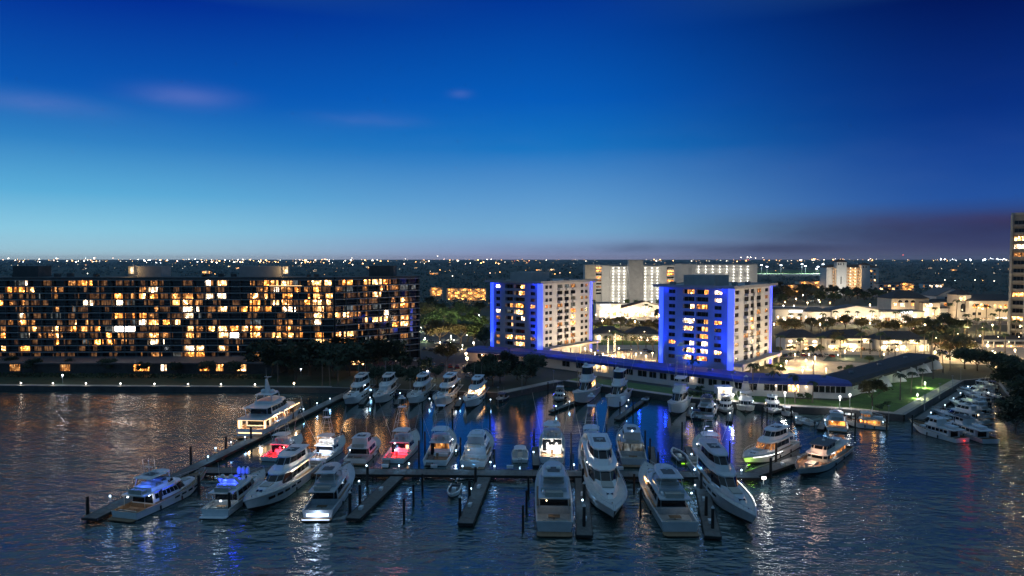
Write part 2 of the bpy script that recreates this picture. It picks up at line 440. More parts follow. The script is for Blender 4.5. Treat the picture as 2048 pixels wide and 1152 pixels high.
# the boulevard behind, with lane paint, and the pale shopping courts beside it
by = at(1400, 647, G0).y
struct(MB().quad((-40, by - 2, G0 + .02), (520, by - 12, G0 + .02), (520, by + 22, G0 + .02), (-40, by + 32, G0 + .02)), 'boulevard_road', 'asphalt')
mk = MB()
for k in range(60):
    x = -30 + k * 9.0
    yy = by + 15 - (x + 40) / 56 * 1.0
    mk.quad((x, yy - .2, G0 + .026), (x + 4, yy - .27, G0 + .026), (x + 4, yy + .1, G0 + .026), (x, yy + .17, G0 + .026))
mk.quad((-40, by + .2, G0 + .026), (520, by - 9.8, G0 + .026), (520, by - 9.2, G0 + .026), (-40, by + .8, G0 + .026))
struct(mk, 'road_markings', 'road_paint')
struct(MB().sheet(poly_px([(1190, 641), (1340, 641), (1345, 612), (1190, 612)], G0 + .005), G0 + .005), 'shopping_court', 'paving')
struct(MB().sheet(poly_px([(1545, 648), (1990, 648), (1990, 612), (1545, 612)], G0 + .005), G0 + .005), 'market_court', 'paving')
struct(MB().sheet(poly_px([(1560, 715), (2120, 735), (2120, 690), (1560, 690)], G0 + .004), G0 + .004), 'villa_lane', 'paving')
struct(MB().sheet(poly_px([(835, 690), (960, 690), (965, 640), (840, 640)], G0 + .004), G0 + .004), 'garden_drive', 'asphalt')

# ---------------------------------------------------------------- docks
def dock(p0, p1, w, name, label, z=1.0, group=None, th=.55):
    p0, p1 = V2(p0), V2(p1); L = (p1 - p0).length; d = (p1 - p0)
    o = thing(name, label, 'dock', (p0.x, p0.y, 0), math.atan2(d.y, d.x), group)
    m = MB(); k = max(2, int(L / 2.4))
    for i in range(k):
        m.box(i*L/k + .03, (i+1)*L/k - .03, -w/2 + .12, w/2 - .12, z - .12, z)
    m.build('deck', 'dock_planks', o)
    s = MB().box(0, L, -w/2, w/2, z - th, z - .13)
    s.box(0, L, -w/2, -w/2 + .11, z - .12, z + .04); s.box(0, L, w/2 - .11, w/2, z - .12, z + .04)
    s.build('fender_skirt', 'dock_side', o)
    k = max(2, int(L / 9))
    for i in range(k):
        x = (i + .5) * L / k
        for y in (-w/2 + .35, w/2 - .35):
            MB().tube((x, y, -1.6), (x, y, z - .2), .18, .18, 6).build('support_post', 'dock_side', o)
    return o
dock(at(395, 940, 1.2), at(1515, 950, 1.2), 4.4, 'main_dock', 'long main dock crossing the marina between two rows of yachts', 1.2)
dock(at(178, 1036, 1.0), at(692, 787, 1.0), 3.4, 'side_dock', 'long dock running out from the waterfront path past the lit superyacht', 1.0)
dock(at(1502, 949, 1.0), at(1632, 905, 1.0), 3.6, 'branch_dock', 'dock spur between the cream trawler and the green lit yacht', 1.0)
dock(at(700, 783, 1.0), at(1014, 790, 1.0), 2.4, 'bank_dock', 'dock along the dark bank behind the back row of motor yachts', 1.0)
dock(at(1838, 838, .9), at(1934, 775, .9), 2.6, 'quay_dock', 'dock under the sloping quay beside the crowded side marina', .9)
for a, b, l in (((803, 944), (706, 1036), 'bare finger pier beside the yacht with the glowing transom'),
                ((972, 946), (931, 1046), 'finger pier with the white tender tied alongside'),
                ((1163, 949), (1169, 1070), 'finger pier between the arch topped yacht and the bow-out sport yacht'),
                ((1398, 947), (1426, 1072), 'finger pier between the last two big yachts of the front row')):
    dock(at(*a, .9), at(*b, .9), 3.0, 'finger_pier', l, .9, 'finger piers off the main dock')
for a, b, l in (((1302, 789), (1234, 838), 'wide finger pier by the quay with a free berth beside it'),
                ((1168, 797), (1102, 822), 'finger pier reaching into the blue reflections near the quay corner'),
                ((1386, 806), (1378, 832), 'short finger pier under the cabin cruiser with the round roof'),
                ((1462, 815), (1458, 842), 'short finger pier opposite the bright pavilion lamp'),
                ((1590, 825), (1598, 848), 'short finger pier beside the small skiff'),
                ((1655, 832), (1640, 858), 'short finger pier beside the tall bridgedeck boat'),
                ((738, 785), (722, 808), 'short finger pier beside the first yacht of the back row'),
                ((806, 786), (792, 808), 'short finger pier between the second and third back row yachts'),
                ((925, 788), (914, 812), 'short finger pier beside the back row yacht with lit windshield')):
    dock(at(*a, .8), at(*b, .8), 1.9, 'finger_pier', l, .8, 'finger piers along the bank')
for a, b, l in (((690, 930), (708, 893), 'small pier behind the white lit sport fisher'),
                ((770, 930), (782, 895), 'small pier between the cream cruiser and a red lit cockpit'),
                ((858, 930), (868, 893), 'small pier beside the second red lit sport fisher'),
                ((1072, 930), (1070, 893), 'small pier between the centre console and the bright cockpit'),
                ((1308, 930), (1302, 893), 'small pier beside the grey enclosed sport boat'),
                ((1388, 930), (1375, 893), 'small pier between the green lit skiff and sport fisher')):
    dock(at(*a, .9), at(*b, .9), 1.7, 'finger_pier', l, .9, 'small piers behind the main dock')

# mooring piles: a post, its pale cap where the photo shows one
pile_m = {}
def pile(px, py, h, label, group, cap=False, r=.24):
    q = at(px, py, 0)
    o = thing('mooring_pile', label, 'mooring pile', (q.x, q.y, 0), 0, group)
    MB().lathe((0, 0, -1.5), [(r * 1.1, 0), (r, 1.8), (r * .9, h + 1.5)], 8).build('post', 'pile_wood', o)
    if cap: MB().lathe((0, 0, h), [(r * 1.05, 0), (r * 1.0, .1), (.03, .5)], 8).build('cap', 'pile_cap', o)
PG = 'mooring piles in the open water before the main dock'
for px, py, h in ((808, 1045, 4.6), (827, 1010, 4.2), (845, 985, 4.0), (1046, 1062, 4.8), (1053, 1025, 4.4), (1057, 990, 4.0), (1281, 1030, 5.0), (1268, 985, 4.0)):
    pile(px, py, h, 'bare dark mooring pile standing in open water before the main dock', PG)
PG = 'mooring piles along the finger piers'
for px, py, h, c in ((720, 1010, 4.2, 0), (700, 1030, 4.4, 1), (735, 972, 4.2, 0), (920, 1040, 4.4, 1), (939, 1000, 4.2, 0), (951, 972, 4.2, 0), (1168, 1062, 4.6, 1), (1168, 1010, 4.4, 1), (1166, 975, 4.2, 0),
                  (1412, 1040, 4.6, 0), (1425, 1066, 4.6, 1), (1402, 985, 4.2, 0)):
    pile(px, py, h, 'thick dark mooring pile rising beside a finger pier', PG, c, .32)
PG = 'mooring piles of the long side dock'
for px, py, h in ((176, 1038, 4.4), (398, 988, 4.0), (322, 1018, 4.0), (382, 926, 4.2), (452, 905, 4.2), (459, 1030, 4.4), (502, 884, 4.2), (586, 844, 4.0), (620, 822, 4.0)):
    pile(px, py, h, 'thick dark mooring pile beside the long side dock or its yachts', PG, False, .34)
PG = 'mooring piles in the inner basin'
for px, py, h in ((838, 930, 6.0), (850, 905, 5.5), (921, 910, 4.5), (1068, 890, 4.5), (1142, 918, 6.5), (1146, 945, 4.5), (1213, 885, 5.0), (1290, 912, 6.5), (1300, 925, 6.0), (1316, 930, 3.2), (1364, 880, 5.0), (1459, 945, 7.5),
                  (845, 842, 6.0), (905, 858, 6.0), (980, 848, 5.0), (989, 940, 5.0), (1190, 835, 5.5), (1240, 828, 4.0), (1266, 825, 4.0), (1110, 842, 4.5), (1130, 805, 4.0), (1096, 785, 4.0), (1430, 828, 5.0),
                  (1524, 842, 4.5), (1534, 848, 5.0), (1582, 852, 6.0), (1702, 850, 4.0), (1710, 868, 6.0), (1824, 868, 5.5), (1773, 862, 4.5), (1909, 866, 4.5)):
    pile(px, py, h, 'slim dark mooring pile standing among the berths of the inner basin', PG, False, .22)
for px, py, h, l in ((1541, 955, 4.5, 'dark mooring pile beside the glaring dock floodlight'), (1552, 925, 4.8, 'stout dark pile at the green lit yacht'),):
    pile(px, py, h, l, None, False, .34)

# power pedestals with bluish lamps on the docks
def pedestal(px, py, z, label, group, power=45, r=.13):
    q = at(px, py, z + 1.0)
    o = thing('dock_pedestal', label, 'dock light', (q.x, q.y, z), 0, group)
    MB().box(-.16, .16, -.14, .14, 0, .85).build('post', 'frame_white', o)
    MB().lathe((0, 0, .86), [(r, 0), (r * 1.25, .08), (r * 1.1, .22), (r * .5, .3)], 8).build('lamp', 'bulb_dock', o)
    point(o, (0, 0, 1.45), power, (.22, .55, 1.0), .25)
for px, py in ((733, 931), (798, 931), (925, 932), (989, 932), (818, 927), (981, 924), (1148, 929), (1284, 937), (1389, 939), (1463, 946), (1483, 940), (1226, 938)):
    pedestal(px, py, 1.2, 'small white dock pedestal with bluish lamp on the main dock', 'pedestals on the main dock', 55)
for px, py in ((220, 992), (300, 958), (416, 913), (431, 896), (462, 884), (490, 874), (520, 862), (560, 845), (607, 818), (634, 806), (660, 797)):
    pedestal(px, py, 1.0, 'small white dock pedestal with bluish lamp on the long side dock', 'pedestals on the long side dock', 90)
for px, py in ((912, 901), (942, 977), (1067, 904), (1390, 970), (1383, 986), (1383, 908), (718, 962), (1165, 1000), (700, 900), (790, 900)):
    pedestal(px, py, .9, 'small white dock pedestal with bluish lamp on a finger pier', 'pedestals on the finger piers', 45)
for px, py in ((742, 780), (740, 795), (859, 797), (981, 799), (920, 797), (800, 786), (1112, 812), (1139, 803), (1253, 812), (1257, 800), (1384, 816), (1460, 826), (1592, 835), (1650, 840), (1766, 843)):
    pedestal(px, py, .9, 'small white dock pedestal with bluish lamp in the back row of berths', 'pedestals of the back row', 45)
for px, py in ((1890, 810), (1907, 796), (1936, 773), (1921, 786), (1862, 825)):
    pedestal(px, py, .9, 'small white dock pedestal with bluish lamp below the sloping quay', 'pedestals below the sloping quay', 70)
# the glaring floodlight at the end of the main dock
q = at(1527, 956, 2.6)
o = thing('dock_floodlight', 'glaring white floodlight on a short post at the main dock end', 'floodlight', (q.x, q.y, 1.2))
MB().tube((0, 0, 0), (0, 0, 1.2), .09, .07, 8).build('post', 'pole_grey', o)
MB().box(-.45, .45, -.25, .1, 1.2, 1.8).build('housing', 'pole_grey', o)
MB().box(-.40, .40, -.30, -.255, 1.24, 1.76).build('lamp', 'bulb_white', o)
point(o, (0, -.9, 1.5), 420, (1, .95, .85), .3)
# ================================================================ buildings
def facade(par, O, U, width, z0, fh, nf, cols, wallm, lit, wall_top=None, frame='window_frame', parapet=None, n_sign=1):
    """one face of a block: wall with punched windows ('w'), recessed balconies ('b') and projecting balconies ('p')"""
    O, U = Vector(O), Vector(U); Nn = Vector((U.y, -U.x, 0)) * n_sign
    P = lambda u, d, z: tuple(O + U * u + Nn * d + Vector((0, 0, z)))
    wl = MB()
    def rect(u0, u1, a, b, d=0): wl.quad(P(u0, d, a), P(u1, d, a), P(u1, d, b), P(u0, d, b))
    top = wall_top if wall_top else z0 + nf * fh
    u = 0.0
    def bx(mb, u0, u1, d0, d1, a, b, mi=0):
        c = [P(u0, d0, a), P(u1, d0, a), P(u1, d1, a), P(u0, d1, a), P(u0, d0, b), P(u1, d0, b), P(u1, d1, b), P(u0, d1, b)]
        mb.add(c, [(3,2,1,0),(4,5,6,7),(0,1,5,4),(1,2,6,5),(2,3,7,6),(3,0,4,7)], mi)
    for ci, (a, b, k) in enumerate(sorted(cols)):
        if a > u: rect(u, a, 0, top)
        u = b
        if z0 > 0: rect(a, b, 0, z0)
        if top > z0 + nf * fh: rect(a, b, z0 + nf * fh, top)
        for f in range(nf):
            zf = z0 + f * fh
            if k == 'w':
                s, h = zf + .95, zf + fh - .55
                rect(a, b, zf, s); rect(a, b, h, zf + fh)
                for (q, r) in ((a, 'l'), (b, 'r')): wl.quad(P(q, 0, s), P(q, -.25, s), P(q, -.25, h), P(q, 0, h))
                wl.quad(P(a, 0, s), P(b, 0, s), P(b, -.25, s), P(a, -.25, s)); wl.quad(P(a, 0, h), P(a, -.25, h), P(b, -.25, h), P(b, 0, h))
                m = MB(); m.quad(P(a, -.2, s), P(b, -.2, s), P(b, -.2, h), P(a, -.2, h), 0)
                mid = (a + b) / 2
                bx(m, mid - .05, mid + .05, -.19, -.12, s, h, 1)
                bx(m, a, b, -.19, -.12, s, s + .07, 1); bx(m, a, b, -.19, -.12, h - .07, h, 1)
                m.build('window', [lit(ci, f) or 'dark_glass', frame], par)
            elif k == 'b':
                d = -1.7; h = zf + fh - .3
                rect(a, b, h, zf + fh)
                wl.quad(P(a, 0, zf), P(a, d, zf), P(a, d, h), P(a, 0, h)); wl.quad(P(b, d, zf), P(b, 0, zf), P(b, 0, h), P(b, d, h))
                wl.quad(P(a, 0, zf + .02), P(b, 0, zf + .02), P(b, d, zf + .02), P(a, d, zf + .02)); wl.quad(P(a, 0, h), P(a, d, h), P(b, d, h), P(b, 0, h))
                lm = lit(ci, f); fr_ = rnd.uniform(.42, .85); sw_ = rnd.random() < .4
                m = MB(); m.quad(P(a, d + .02, zf), P(b, d + .02, zf), P(b, d + .02, h), P(a, d + .02, h), 2)
                c0, c1 = (a, a + (b-a)*fr_) if sw_ else (b - (b-a)*fr_, b)
                if lm: m.quad(P(c0, d + .025, zf + .1), P(c1, d + .025, zf + .1), P(c1, d + .025, h - .15), P(c0, d + .025, h - .15), 0)
                for i in (1, 2): bx(m, a + (b-a)*i/3 - .05, a + (b-a)*i/3 + .05, d + .03, d + .1, zf, h, 1)
                m.build('sliding_window', [lm or 'dark_glass', frame, 'dark_glass'], par)
                g = MB(); bx(g, a, b, -.04, .03, zf + .03, zf + .95, 0); bx(g, a - .05, b + .05, -.05, .06, zf + .95, zf + 1.03, 1)
                g.build('balcony_rail', [parapet or 'dark_glass', 'pole_grey'], par)
            else:
                h = zf + fh - .4
                rect(a, b, h, zf + fh)
                m = MB(); m.quad(P(a, -.12, zf + .1), P(b, -.12, zf + .1), P(b, -.12, h), P(a, -.12, h), 0)
                wl.quad(P(a, 0, zf), P(a, -.15, zf), P(a, -.15, h), P(a, 0, h)); wl.quad(P(b, -.15, zf), P(b, 0, zf), P(b, 0, h), P(b, -.15, h))
                bx(m, (a+b)/2 - .05, (a+b)/2 + .05, -.11, -.05, zf + .1, h, 1)
                m.build('sliding_window', [lit(ci, f) or 'dark_glass', frame], par)
                g = MB(); sh = (b - a) * (.12 if f % 2 else -.12)
                bx(g, a + sh, b + sh, 0, 1.4, zf - .08, zf + .12); bx(g, a + sh, b + sh, 1.28, 1.4, zf + .12, zf + 1.05)
                bx(g, a + sh, a + sh + .12, 0, 1.28, zf + .12, zf + 1.05); bx(g, b + sh - .12, b + sh, 0, 1.28, zf + .12, zf + 1.05)
                g.build('balcony', wallm, par)
    if u < width: rect(u, width, 0, top)
    wl.build('wall', wallm, par)

# ---------------------------------------------------------------- the two blue-lit towers
def tower(label, px, D, ang, LA, LB, fh, nf, z0, litA, litB, colsA, colsB, base_mat='stucco_white'):
    c = atY(px, 600, D)
    o = thing('apartment_tower', label, 'apartment tower', (c.x, c.y, G0), R(ang))
    H = z0 + nf * fh + .5
    facade(o, (0, LA, 0), (0, -1, 0), LA, z0, fh, nf, colsA, 'stucco_shade_blue', litA, H, parapet='stucco_shade_blue')         # the west face, local -x, its shade put into the stucco colour
    facade(o, (0, 0, 0), (1, 0, 0), LB, z0, fh, nf, colsB, base_mat, litB, H)             # the east face, local -y
    w = MB(); w.quad((LB, 0, 0), (LB, LA, 0), (LB, LA, H), (LB, 0, H)); w.quad((LB, LA, 0), (0, LA, 0), (0, LA, H), (LB, LA, H))
    w.build('back_wall', base_mat, o)
    ov = 2.3
    MB().box(-ov, LB + ov, -ov, LA + ov, H, H + .75).build('roof', 'stucco_grey', o)
    pr = MB()
    for (x0, x1, y0, y1) in ((-ov, LB + ov, -ov, -ov + .3), (-ov, LB + ov, LA + ov - .3, LA + ov), (-ov, -ov + .3, -ov + .3, LA + ov - .3), (LB + ov - .3, LB + ov, -ov + .3, LA + ov - .3)):
        pr.box(x0, x1, y0, y1, H + .752, H + 1.15)
    pr.build('roof_parapet', 'stucco_grey', o)
    # lift house, plant boxes
    ph = MB().box(LB * .12, LB * .45, LA * .30, LA * .74, H + .76, H + 5.2)
    ph.build('lift_house', 'stucco_grey', o)
    for k in range(5):
        x = LB * (.08 + .16 * k) + 1; y = LA * (.12 if k % 2 else .9)
        b = MB().box(x, x + 2.0, y - 1, y + 1, H + .76, H + 2.0).box(x + .3, x + 1.7, y - .7, y + .7, H + 2.003, H + 2.25)
        b.build('air_conditioner', 'pole_grey', o)
    MB().tube((LB * .2, LA * .5, H + 5.2), (LB * .2, LA * .5, H + 9.5), .07, .04, 6).build('antenna', 'pole_grey', o)
    # corner pilasters with floodlight put in as their own glow, and the lamps that light the faces blue
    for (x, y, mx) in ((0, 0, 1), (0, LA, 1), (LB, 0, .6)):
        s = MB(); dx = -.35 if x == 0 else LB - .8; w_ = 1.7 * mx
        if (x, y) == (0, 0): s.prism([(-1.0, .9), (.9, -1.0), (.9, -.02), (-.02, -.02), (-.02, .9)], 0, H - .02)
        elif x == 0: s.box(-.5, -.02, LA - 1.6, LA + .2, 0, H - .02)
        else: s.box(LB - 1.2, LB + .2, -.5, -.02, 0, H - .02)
        s.build('corner_pilaster_glow', 'pilaster_glow', o)
    def lampbox(x, y, tgt, pw, ang, col=(.01, .045, 1.0)):
        MB().box(x - .3, x + .3, y - .3, y + .3, .1, .6).build('floodlight', 'led_blue', o)
        spot(o, (x, y, 1.2), tgt, pw, col, ang, .9, .4)
    lampbox(-4.8, 2.4, (0, 2.0, H * .60), 48000, 36, (.0, .03, 1.0))
    lampbox(-3.0, 1.6, (0, 2.2, H * .25), 3000, 50)
    lampbox(-14, LA * .5, (0, LA * .5, H * .45), 15000, 100, (.0, .09, 1.0))
    lampbox(-4.6, LA - 1.5, (0, LA - 1.2, H * .60), 42000, 32, (.0, .03, 1.0))
    lampbox(2.5, -5, (1.2, 0, H * .5), 7000, 40, (.02, .05, 1.0))
    lampbox(LB - 1, -5, (LB - 1, 0, H * .6), 8000, 40, (.02, .05, 1.0))
    lampbox(-3.4, -3.4, (.2, .2, 9), 7000, 26, (.34, .46, 1.0))
    lampbox(-4.0, LA + .6, (0, LA - .4, 9), 5000, 22, (.34, .46, 1.0))
    # soffit glow under the roof corners
    for (x, y, pw) in ((-1.4, LA - 3, 900), (-1.4, 3, 900), (LB + .9, -1.2, 900)):
        MB().box(x - .3, x + .3, y - .3, y + .3, H - .35, H - .02).build('soffit_light', 'led_blue', o)
        point(o, (x - .4, y - .3, H - .9), pw * .35, (.01, .04, 1.0), .3)
    # warm lamps of the forecourt light the east face
    spot(o, (LB * .55, -34, 3), (LB * .5, 0, H * .5), 36000, (1, .80, .62), 100, 1.0, 1.0)
    spot(o, (LB * .15, -36, 3), (LB * .2, 0, H * .55), 16000, (1, .82, .66), 90, 1.0, 1.0)
    # the flared base canopy under the east face
    MB().add([(2, -4.5, z0 - .4), (LB + 2.5, -4.5, z0 - .4), (LB + 2.5, -.02, z0 - .4), (2, -.02, z0 - .4), (2, -4.5, z0 + .7), (LB + 2.5, -4.5, z0 + .7), (LB + 2.5, -.02, z0 + .7), (2, -.02, z0 + .7)],
             [(3,2,1,0),(4,5,6,7),(0,1,5,4),(1,2,6,5),(2,3,7,6),(3,0,4,7)]).build('entrance_canopy', 'stucco_cream', o)
    for k in range(6):
        x = 4 + k * (LB - 4) / 5
        MB().box(x - .3, x + .3, -4.2, -3.6, 0, z0 - .4).build('canopy_pillar', 'stucco_cream', o)
    return o
def lit_map(spec):
    d = {}
    for ci, row in spec.items():
        for f, ch in enumerate(row[::-1]):           # strings read from the top floor down
            d[(ci, f)] = {'a': 'room_amber', 'w': 'room_warm', 's': 'room_soft', 'W': 'room_white', 'd': 'room_dim', 'c': 'room_dimcool', 'b': 'pane_blue_glow', '.': None}[ch]
    return lambda c, f: d.get((c, f))
LA1 = 31.0
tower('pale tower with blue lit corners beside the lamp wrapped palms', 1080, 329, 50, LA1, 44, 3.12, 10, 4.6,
      lit_map({0: 'W...Wd..dd', 1: '...wcss.w.', 2: 'ww.asW..ws', 3: '...w....d.'}),
      lit_map({0: '...a..d...', 1: '...d.d.c..', 2: 'c..d..d...', 3: 'c.....c..d', 4: 'd.ccasw.dd', 5: '..d.d.....', 6: 'd.d..d..d.', 7: '.d..d..d.d'}),
      [(3.2, 5.8, 'w'), (9.2, 14.2, 'b'), (14.9, 21.6, 'b'), (25.2, 28.0, 'w')],
      [(4.2, 6.4, 'w'), (7.4, 9.6, 'w'), (14.0, 18.2, 'p'), (20.0, 23.6, 'p'), (25.4, 29.4, 'p'), (34.2, 36.6, 'w'), (38.2, 40.6, 'w')])
LA2 = 32.0
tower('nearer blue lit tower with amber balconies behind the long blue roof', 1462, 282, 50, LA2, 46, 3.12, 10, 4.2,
      lit_map({0: '.......a..', 1: 'w.s.Ws.Wss', 2: 'a.a.wwaWWa', 3: 'WW..a.b.s.'}),
      lit_map({0: '....d.cd.c', 1: '....c.d...', 2: '....ww.W..', 3: 'd..d..d..d', 4: '.d.d..dd..', 5: '...d...d..'}),
      [(4.2, 7.2, 'w'), (10.8, 16.0, 'b'), (16.8, 22.2, 'b'), (25.0, 28.0, 'w')],
      [(4.4, 8.4, 'w'), (14.2, 19.0, 'p'), (21.5, 25.0, 'p'), (28.6, 33.2, 'p'), (38.4, 42.2, 'w')])

# ---------------------------------------------------------------- the long dark apartment block
CODE = {'f': 'room_faint', 'a': 'room_amber', 'w': 'room_warm', 's': 'room_soft', 'W': 'room_white', 'B': 'room_bright', 'd': 'room_dim', 'c': 'room_dimcool', 'b': 'pane_blue_glow'}
Z1 = """0:120-200c 205-222W 545-618d 620-740a 1200-1265d 1640-1700W 1720-1805s
1:40-100a 112-200a 210-275s 410-455d 470-510d 1110-1165d 1180-1265W
2:310-345c 410-460d 910-995a 1045-1070w 1105-1160w 1190-1265a 1365-1430w 1445-1535w 1565-1590d 1640-1695W 1720-1800W 1990-2034a
3:0-25a 75-105d 165-200d 660-740W 925-995W 1010-1040c 1048-1075c 1370-1430w 1450-1530s 1550-1610d 1985-2034a
4:440-470d 580-600c 1225-1265d 1445-1530W 1560-1585W 1650-1710d 1725-1805s 1830-1880d 1900-1965a 1985-2034a
5:140-205W 210-230c 400-460c 470-482c 910-1000a 1050-1075a 1105-1165a 1190-1220d 1445-1535W 1575-1600c
6:45-100d 135-205w 215-275d 595-615s 675-715w 780-795d 1045-1080c 1100-1165W 1175-1270w 1290-1345a 1390-1430s 1985-2034c
7:0-60d 220-285w 405-460s 470-483d 555-620a 635-730w 750-810a 830-890c 905-1000B 1005-1085B 1485-1540s 1555-1610d 1650-1705w 1725-1810s 1820-1890a 1905-1970s 1985-2034a
8:0-35a 135-210c 222-235W 300-360d 375-460w 470-490d 835-895a 930-1000d 1180-1270w 1290-1330d 1475-1540w 1555-1590d 1720-1810s 1820-1895B 1985-2034w
9:440-460a 650-675c 680-720c 740-815a 835-910a 955-1000d 1190-1270W 1290-1300W
10:0-35s 145-235a 1445-1540W 1555-1615s 1725-1810s 1880-1890w 1980-2034c
11:1110-1125d 1190-1280d 1365-1430c 1460-1620a 1985-2034w"""
Z2 = """0:400-440d 495-555a 565-630w 645-735s 740-795c 855-875d 890-975s 990-1050s 1130-1215a 1300-1355w 1370-1445s 1455-1515a
1:480-540d 575-630W 645-725d 750-800a 830-860d 900-965a 1090-1120d 1135-1215c 1310-1330d 1435-1450w 1485-1505w 1525-1580d 1590-1655c 1680-1715c
2:400-470w 500-540w 560-600d 655-735a 855-875a 900-980w 995-1055w 1315-1330d 1370-1440s
3:400-480a 500-525d 580-630s 650-735w 830-885a 895-980s 1005-1040s 1520-1550d 1590-1650w
4:230-290d 395-475a 520-565a 650-735W 750-760W 895-985s 1000-1040d 1140-1215c 1370-1440c 1520-1580d 1590-1655a 1680-1705d
5:830-880d 905-985s 1010-1050d 1075-1115w 1135-1215s 1230-1280d 1310-1330d 1460-1510W 1655-1690b
6:400-480c 625-650d 670-735d 860-885c 910-970W 1310-1335s 1370-1445s 1460-1490s 1535-1560d 1590-1655w 1665-1690b
7:395-485a 600-640d 680-715a 770-800d 1250-1265d 1525-1580a 1590-1655s 1665-1690b
8:395-485w 570-640w 650-740w 750-815a 910-980a 1075-1125w 1140-1220s 1280-1295d 1530-1570b 1660-1690b
9:905-985s 1010-1040d 1080-1125d 1140-1220w 1310-1355c 1590-1650d 1670-1695c
10:400-480c 655-730c 1235-1260W 1310-1360W 1375-1445s 1460-1500W 1535-1650c
11:390-495d 670-730d 940-955d"""
A = atY(-150, 600, 306); B_ = atY(668, 600, 309); C_ = atY(836, 600, 337)
A, B_, C_ = V2(A), V2(B_), V2(C_)
blk = thing('apartment_block', 'long dark waterfront apartment block with scattered glowing windows', 'apartment block', (B_.x, B_.y, G0))
offB = Vector((B_.x, B_.y, G0))
ROWZ = [39.4 - 2.91 * k for k in range(12)]
lit = []
def wing(a, b, name):
    d = (b - a); L = d.length; d = d.normalized(); n = Vector((d.y, -d.x))
    P = lambda u, o, z: (a.x + d.x*u + n.x*o - offB.x, a.y + d.y*u + n.y*o - offB.y, z - G0)
    def bx(mb, u0, u1, o0, o1, z0, z1, mi=0):
        c = [P(u0,o0,z0),P(u1,o0,z0),P(u1,o1,z0),P(u0,o1,z0),P(u0,o0,z1),P(u1,o0,z1),P(u1,o1,z1),P(u0,o1,z1)]
        mb.add(c, [(3,2,1,0),(4,5,6,7),(0,1,5,4),(1,2,6,5),(2,3,7,6),(3,0,4,7)], mi)
    g = MB(); g.quad(P(0, 0, G0), P(L, 0, G0), P(L, 0, 41.0), P(0, 0, 41.0)); g.build('glazing', 'dark_glass', blk)
    bd = MB(); bx(bd, 0, L, -17, -.05, G0, 41.0); bd.build('wall', 'concrete_dark', blk)
    for k in range(13):
        z = 39.4 + 1.42 - 2.91 * k
        if z < G0 + .5: continue
        s = MB(); bx(s, -.1, L + .15, .01, 1.5, z - .32, z); s.build('floor_slab', 'stucco_grey', blk)
        if k: pass
    nb = int(L / 5.05)
    for k in range(nb + 1):
        s = MB(); u = k * L / nb
        bx(s, u - .14, u + .14, .02, 1.42, G0, 40.48); s.build('dividing_fin', 'concrete_dark', blk)
    for k in range(12):                                  # glass balustrades of the balconies
        z = 39.4 - 1.49 - 2.91 * k
        s = MB(); bx(s, 0, L, 1.44, 1.48, z + .03, z + .1); bx(s, 0, L, 1.43, 1.49, z + .98, z + 1.04)
        s.build('balcony_rail', 'pole_grey', blk)
    return a, d, n, L
W1 = wing(A, B_, 'w1'); W2 = wing(B_, C_, 'w2')
def pane_px(px0, px1, z0, z1):
    a, d, n, L = W1 if (px0 + px1) / 2 < 668 else W2
    def hit(px):
        r = ray(px, 600)
        # intersection of the upright ray plane with the facade line
        k = r.x / r.y
        return (k * a.y - a.x) / (d.x - k * d.y)
    u0, u1 = hit(px0) + .1, hit(px1) - .1
    P = lambda u, o, z: (a.x + d.x*u + n.x*o - offB.x, a.y + d.y*u + n.y*o - offB.y, z - G0)
    return P, u0, u1, z0, z1
for txt, off in ((Z1, 0), (Z2, 400)):
    for line in txt.split('\n'):
        r, items = line.split(':')
        for it in items.split():
            a, b = it[:-1].split('-'); c = it[-1]
            x0, x1 = off + int(a) / 3.973, off + int(b) / 3.973
            if off == 0 and x0 > 500: continue
            if off == 400 and x1 < 500: continue
            lit.append((x0, x1, int(r), c))
rest = {}
for k in range(280):
    x0 = rnd.uniform(-20, 690) if k % 7 else rnd.uniform(690, 815); w_ = rnd.uniform(8, 21)
    lit.append((x0, x0 + w_, rnd.randrange(12), 'f'))
lit.sort(key=lambda q: -(q[1] - q[0]) * (3 if q[3] in 'swWBa' else .2 if q[3] == 'f' else 1))
for i, (x0, x1, r, c) in enumerate(lit):
    hh = 1.06 if (i * 7) % 5 else .92
    P, u0, u1, z0, z1 = pane_px(x0, x1, ROWZ[r] - 1.12, ROWZ[r] + hh)
    m = MB() if i < 100 else rest.setdefault(c, MB())
    m.quad(P(u0, .03 - .012*(c == 'f'), z0), P(u1, .03 - .012*(c == 'f'), z0), P(u1, .03 - .012*(c == 'f'), z1), P(u0, .03 - .012*(c == 'f'), z1), 0)
    nm = max(1, int(round((u1 - u0) / 1.7)))
    if i < 100:
        for k in range(nm + 1):
            u = u0 + (u1 - u0) * k / nm
            m.quad(P(u - .05, .05, z0), P(u + .05, .05, z0), P(u + .05, .05, z1), P(u - .05, .05, z1), 1)
        if rnd.random() < .35:                            # a drawn curtain over part of the pane
            f = rnd.uniform(.15, .45); s = rnd.random() < .5
            q0, q1 = (u0, u0 + (u1-u0)*f) if s else (u1 - (u1-u0)*f, u1)
            m.quad(P(q0, .04, z0), P(q1, .04, z0), P(q1, .04, z1), P(q0, .04, z1), 2)
        m.build('lit_window', [CODE[c], 'window_frame', 'room_dim'], blk)
for c, m in rest.items():
    o = m.build('small_lit_window', CODE[c], blk); o['kind'] = 'stuff'
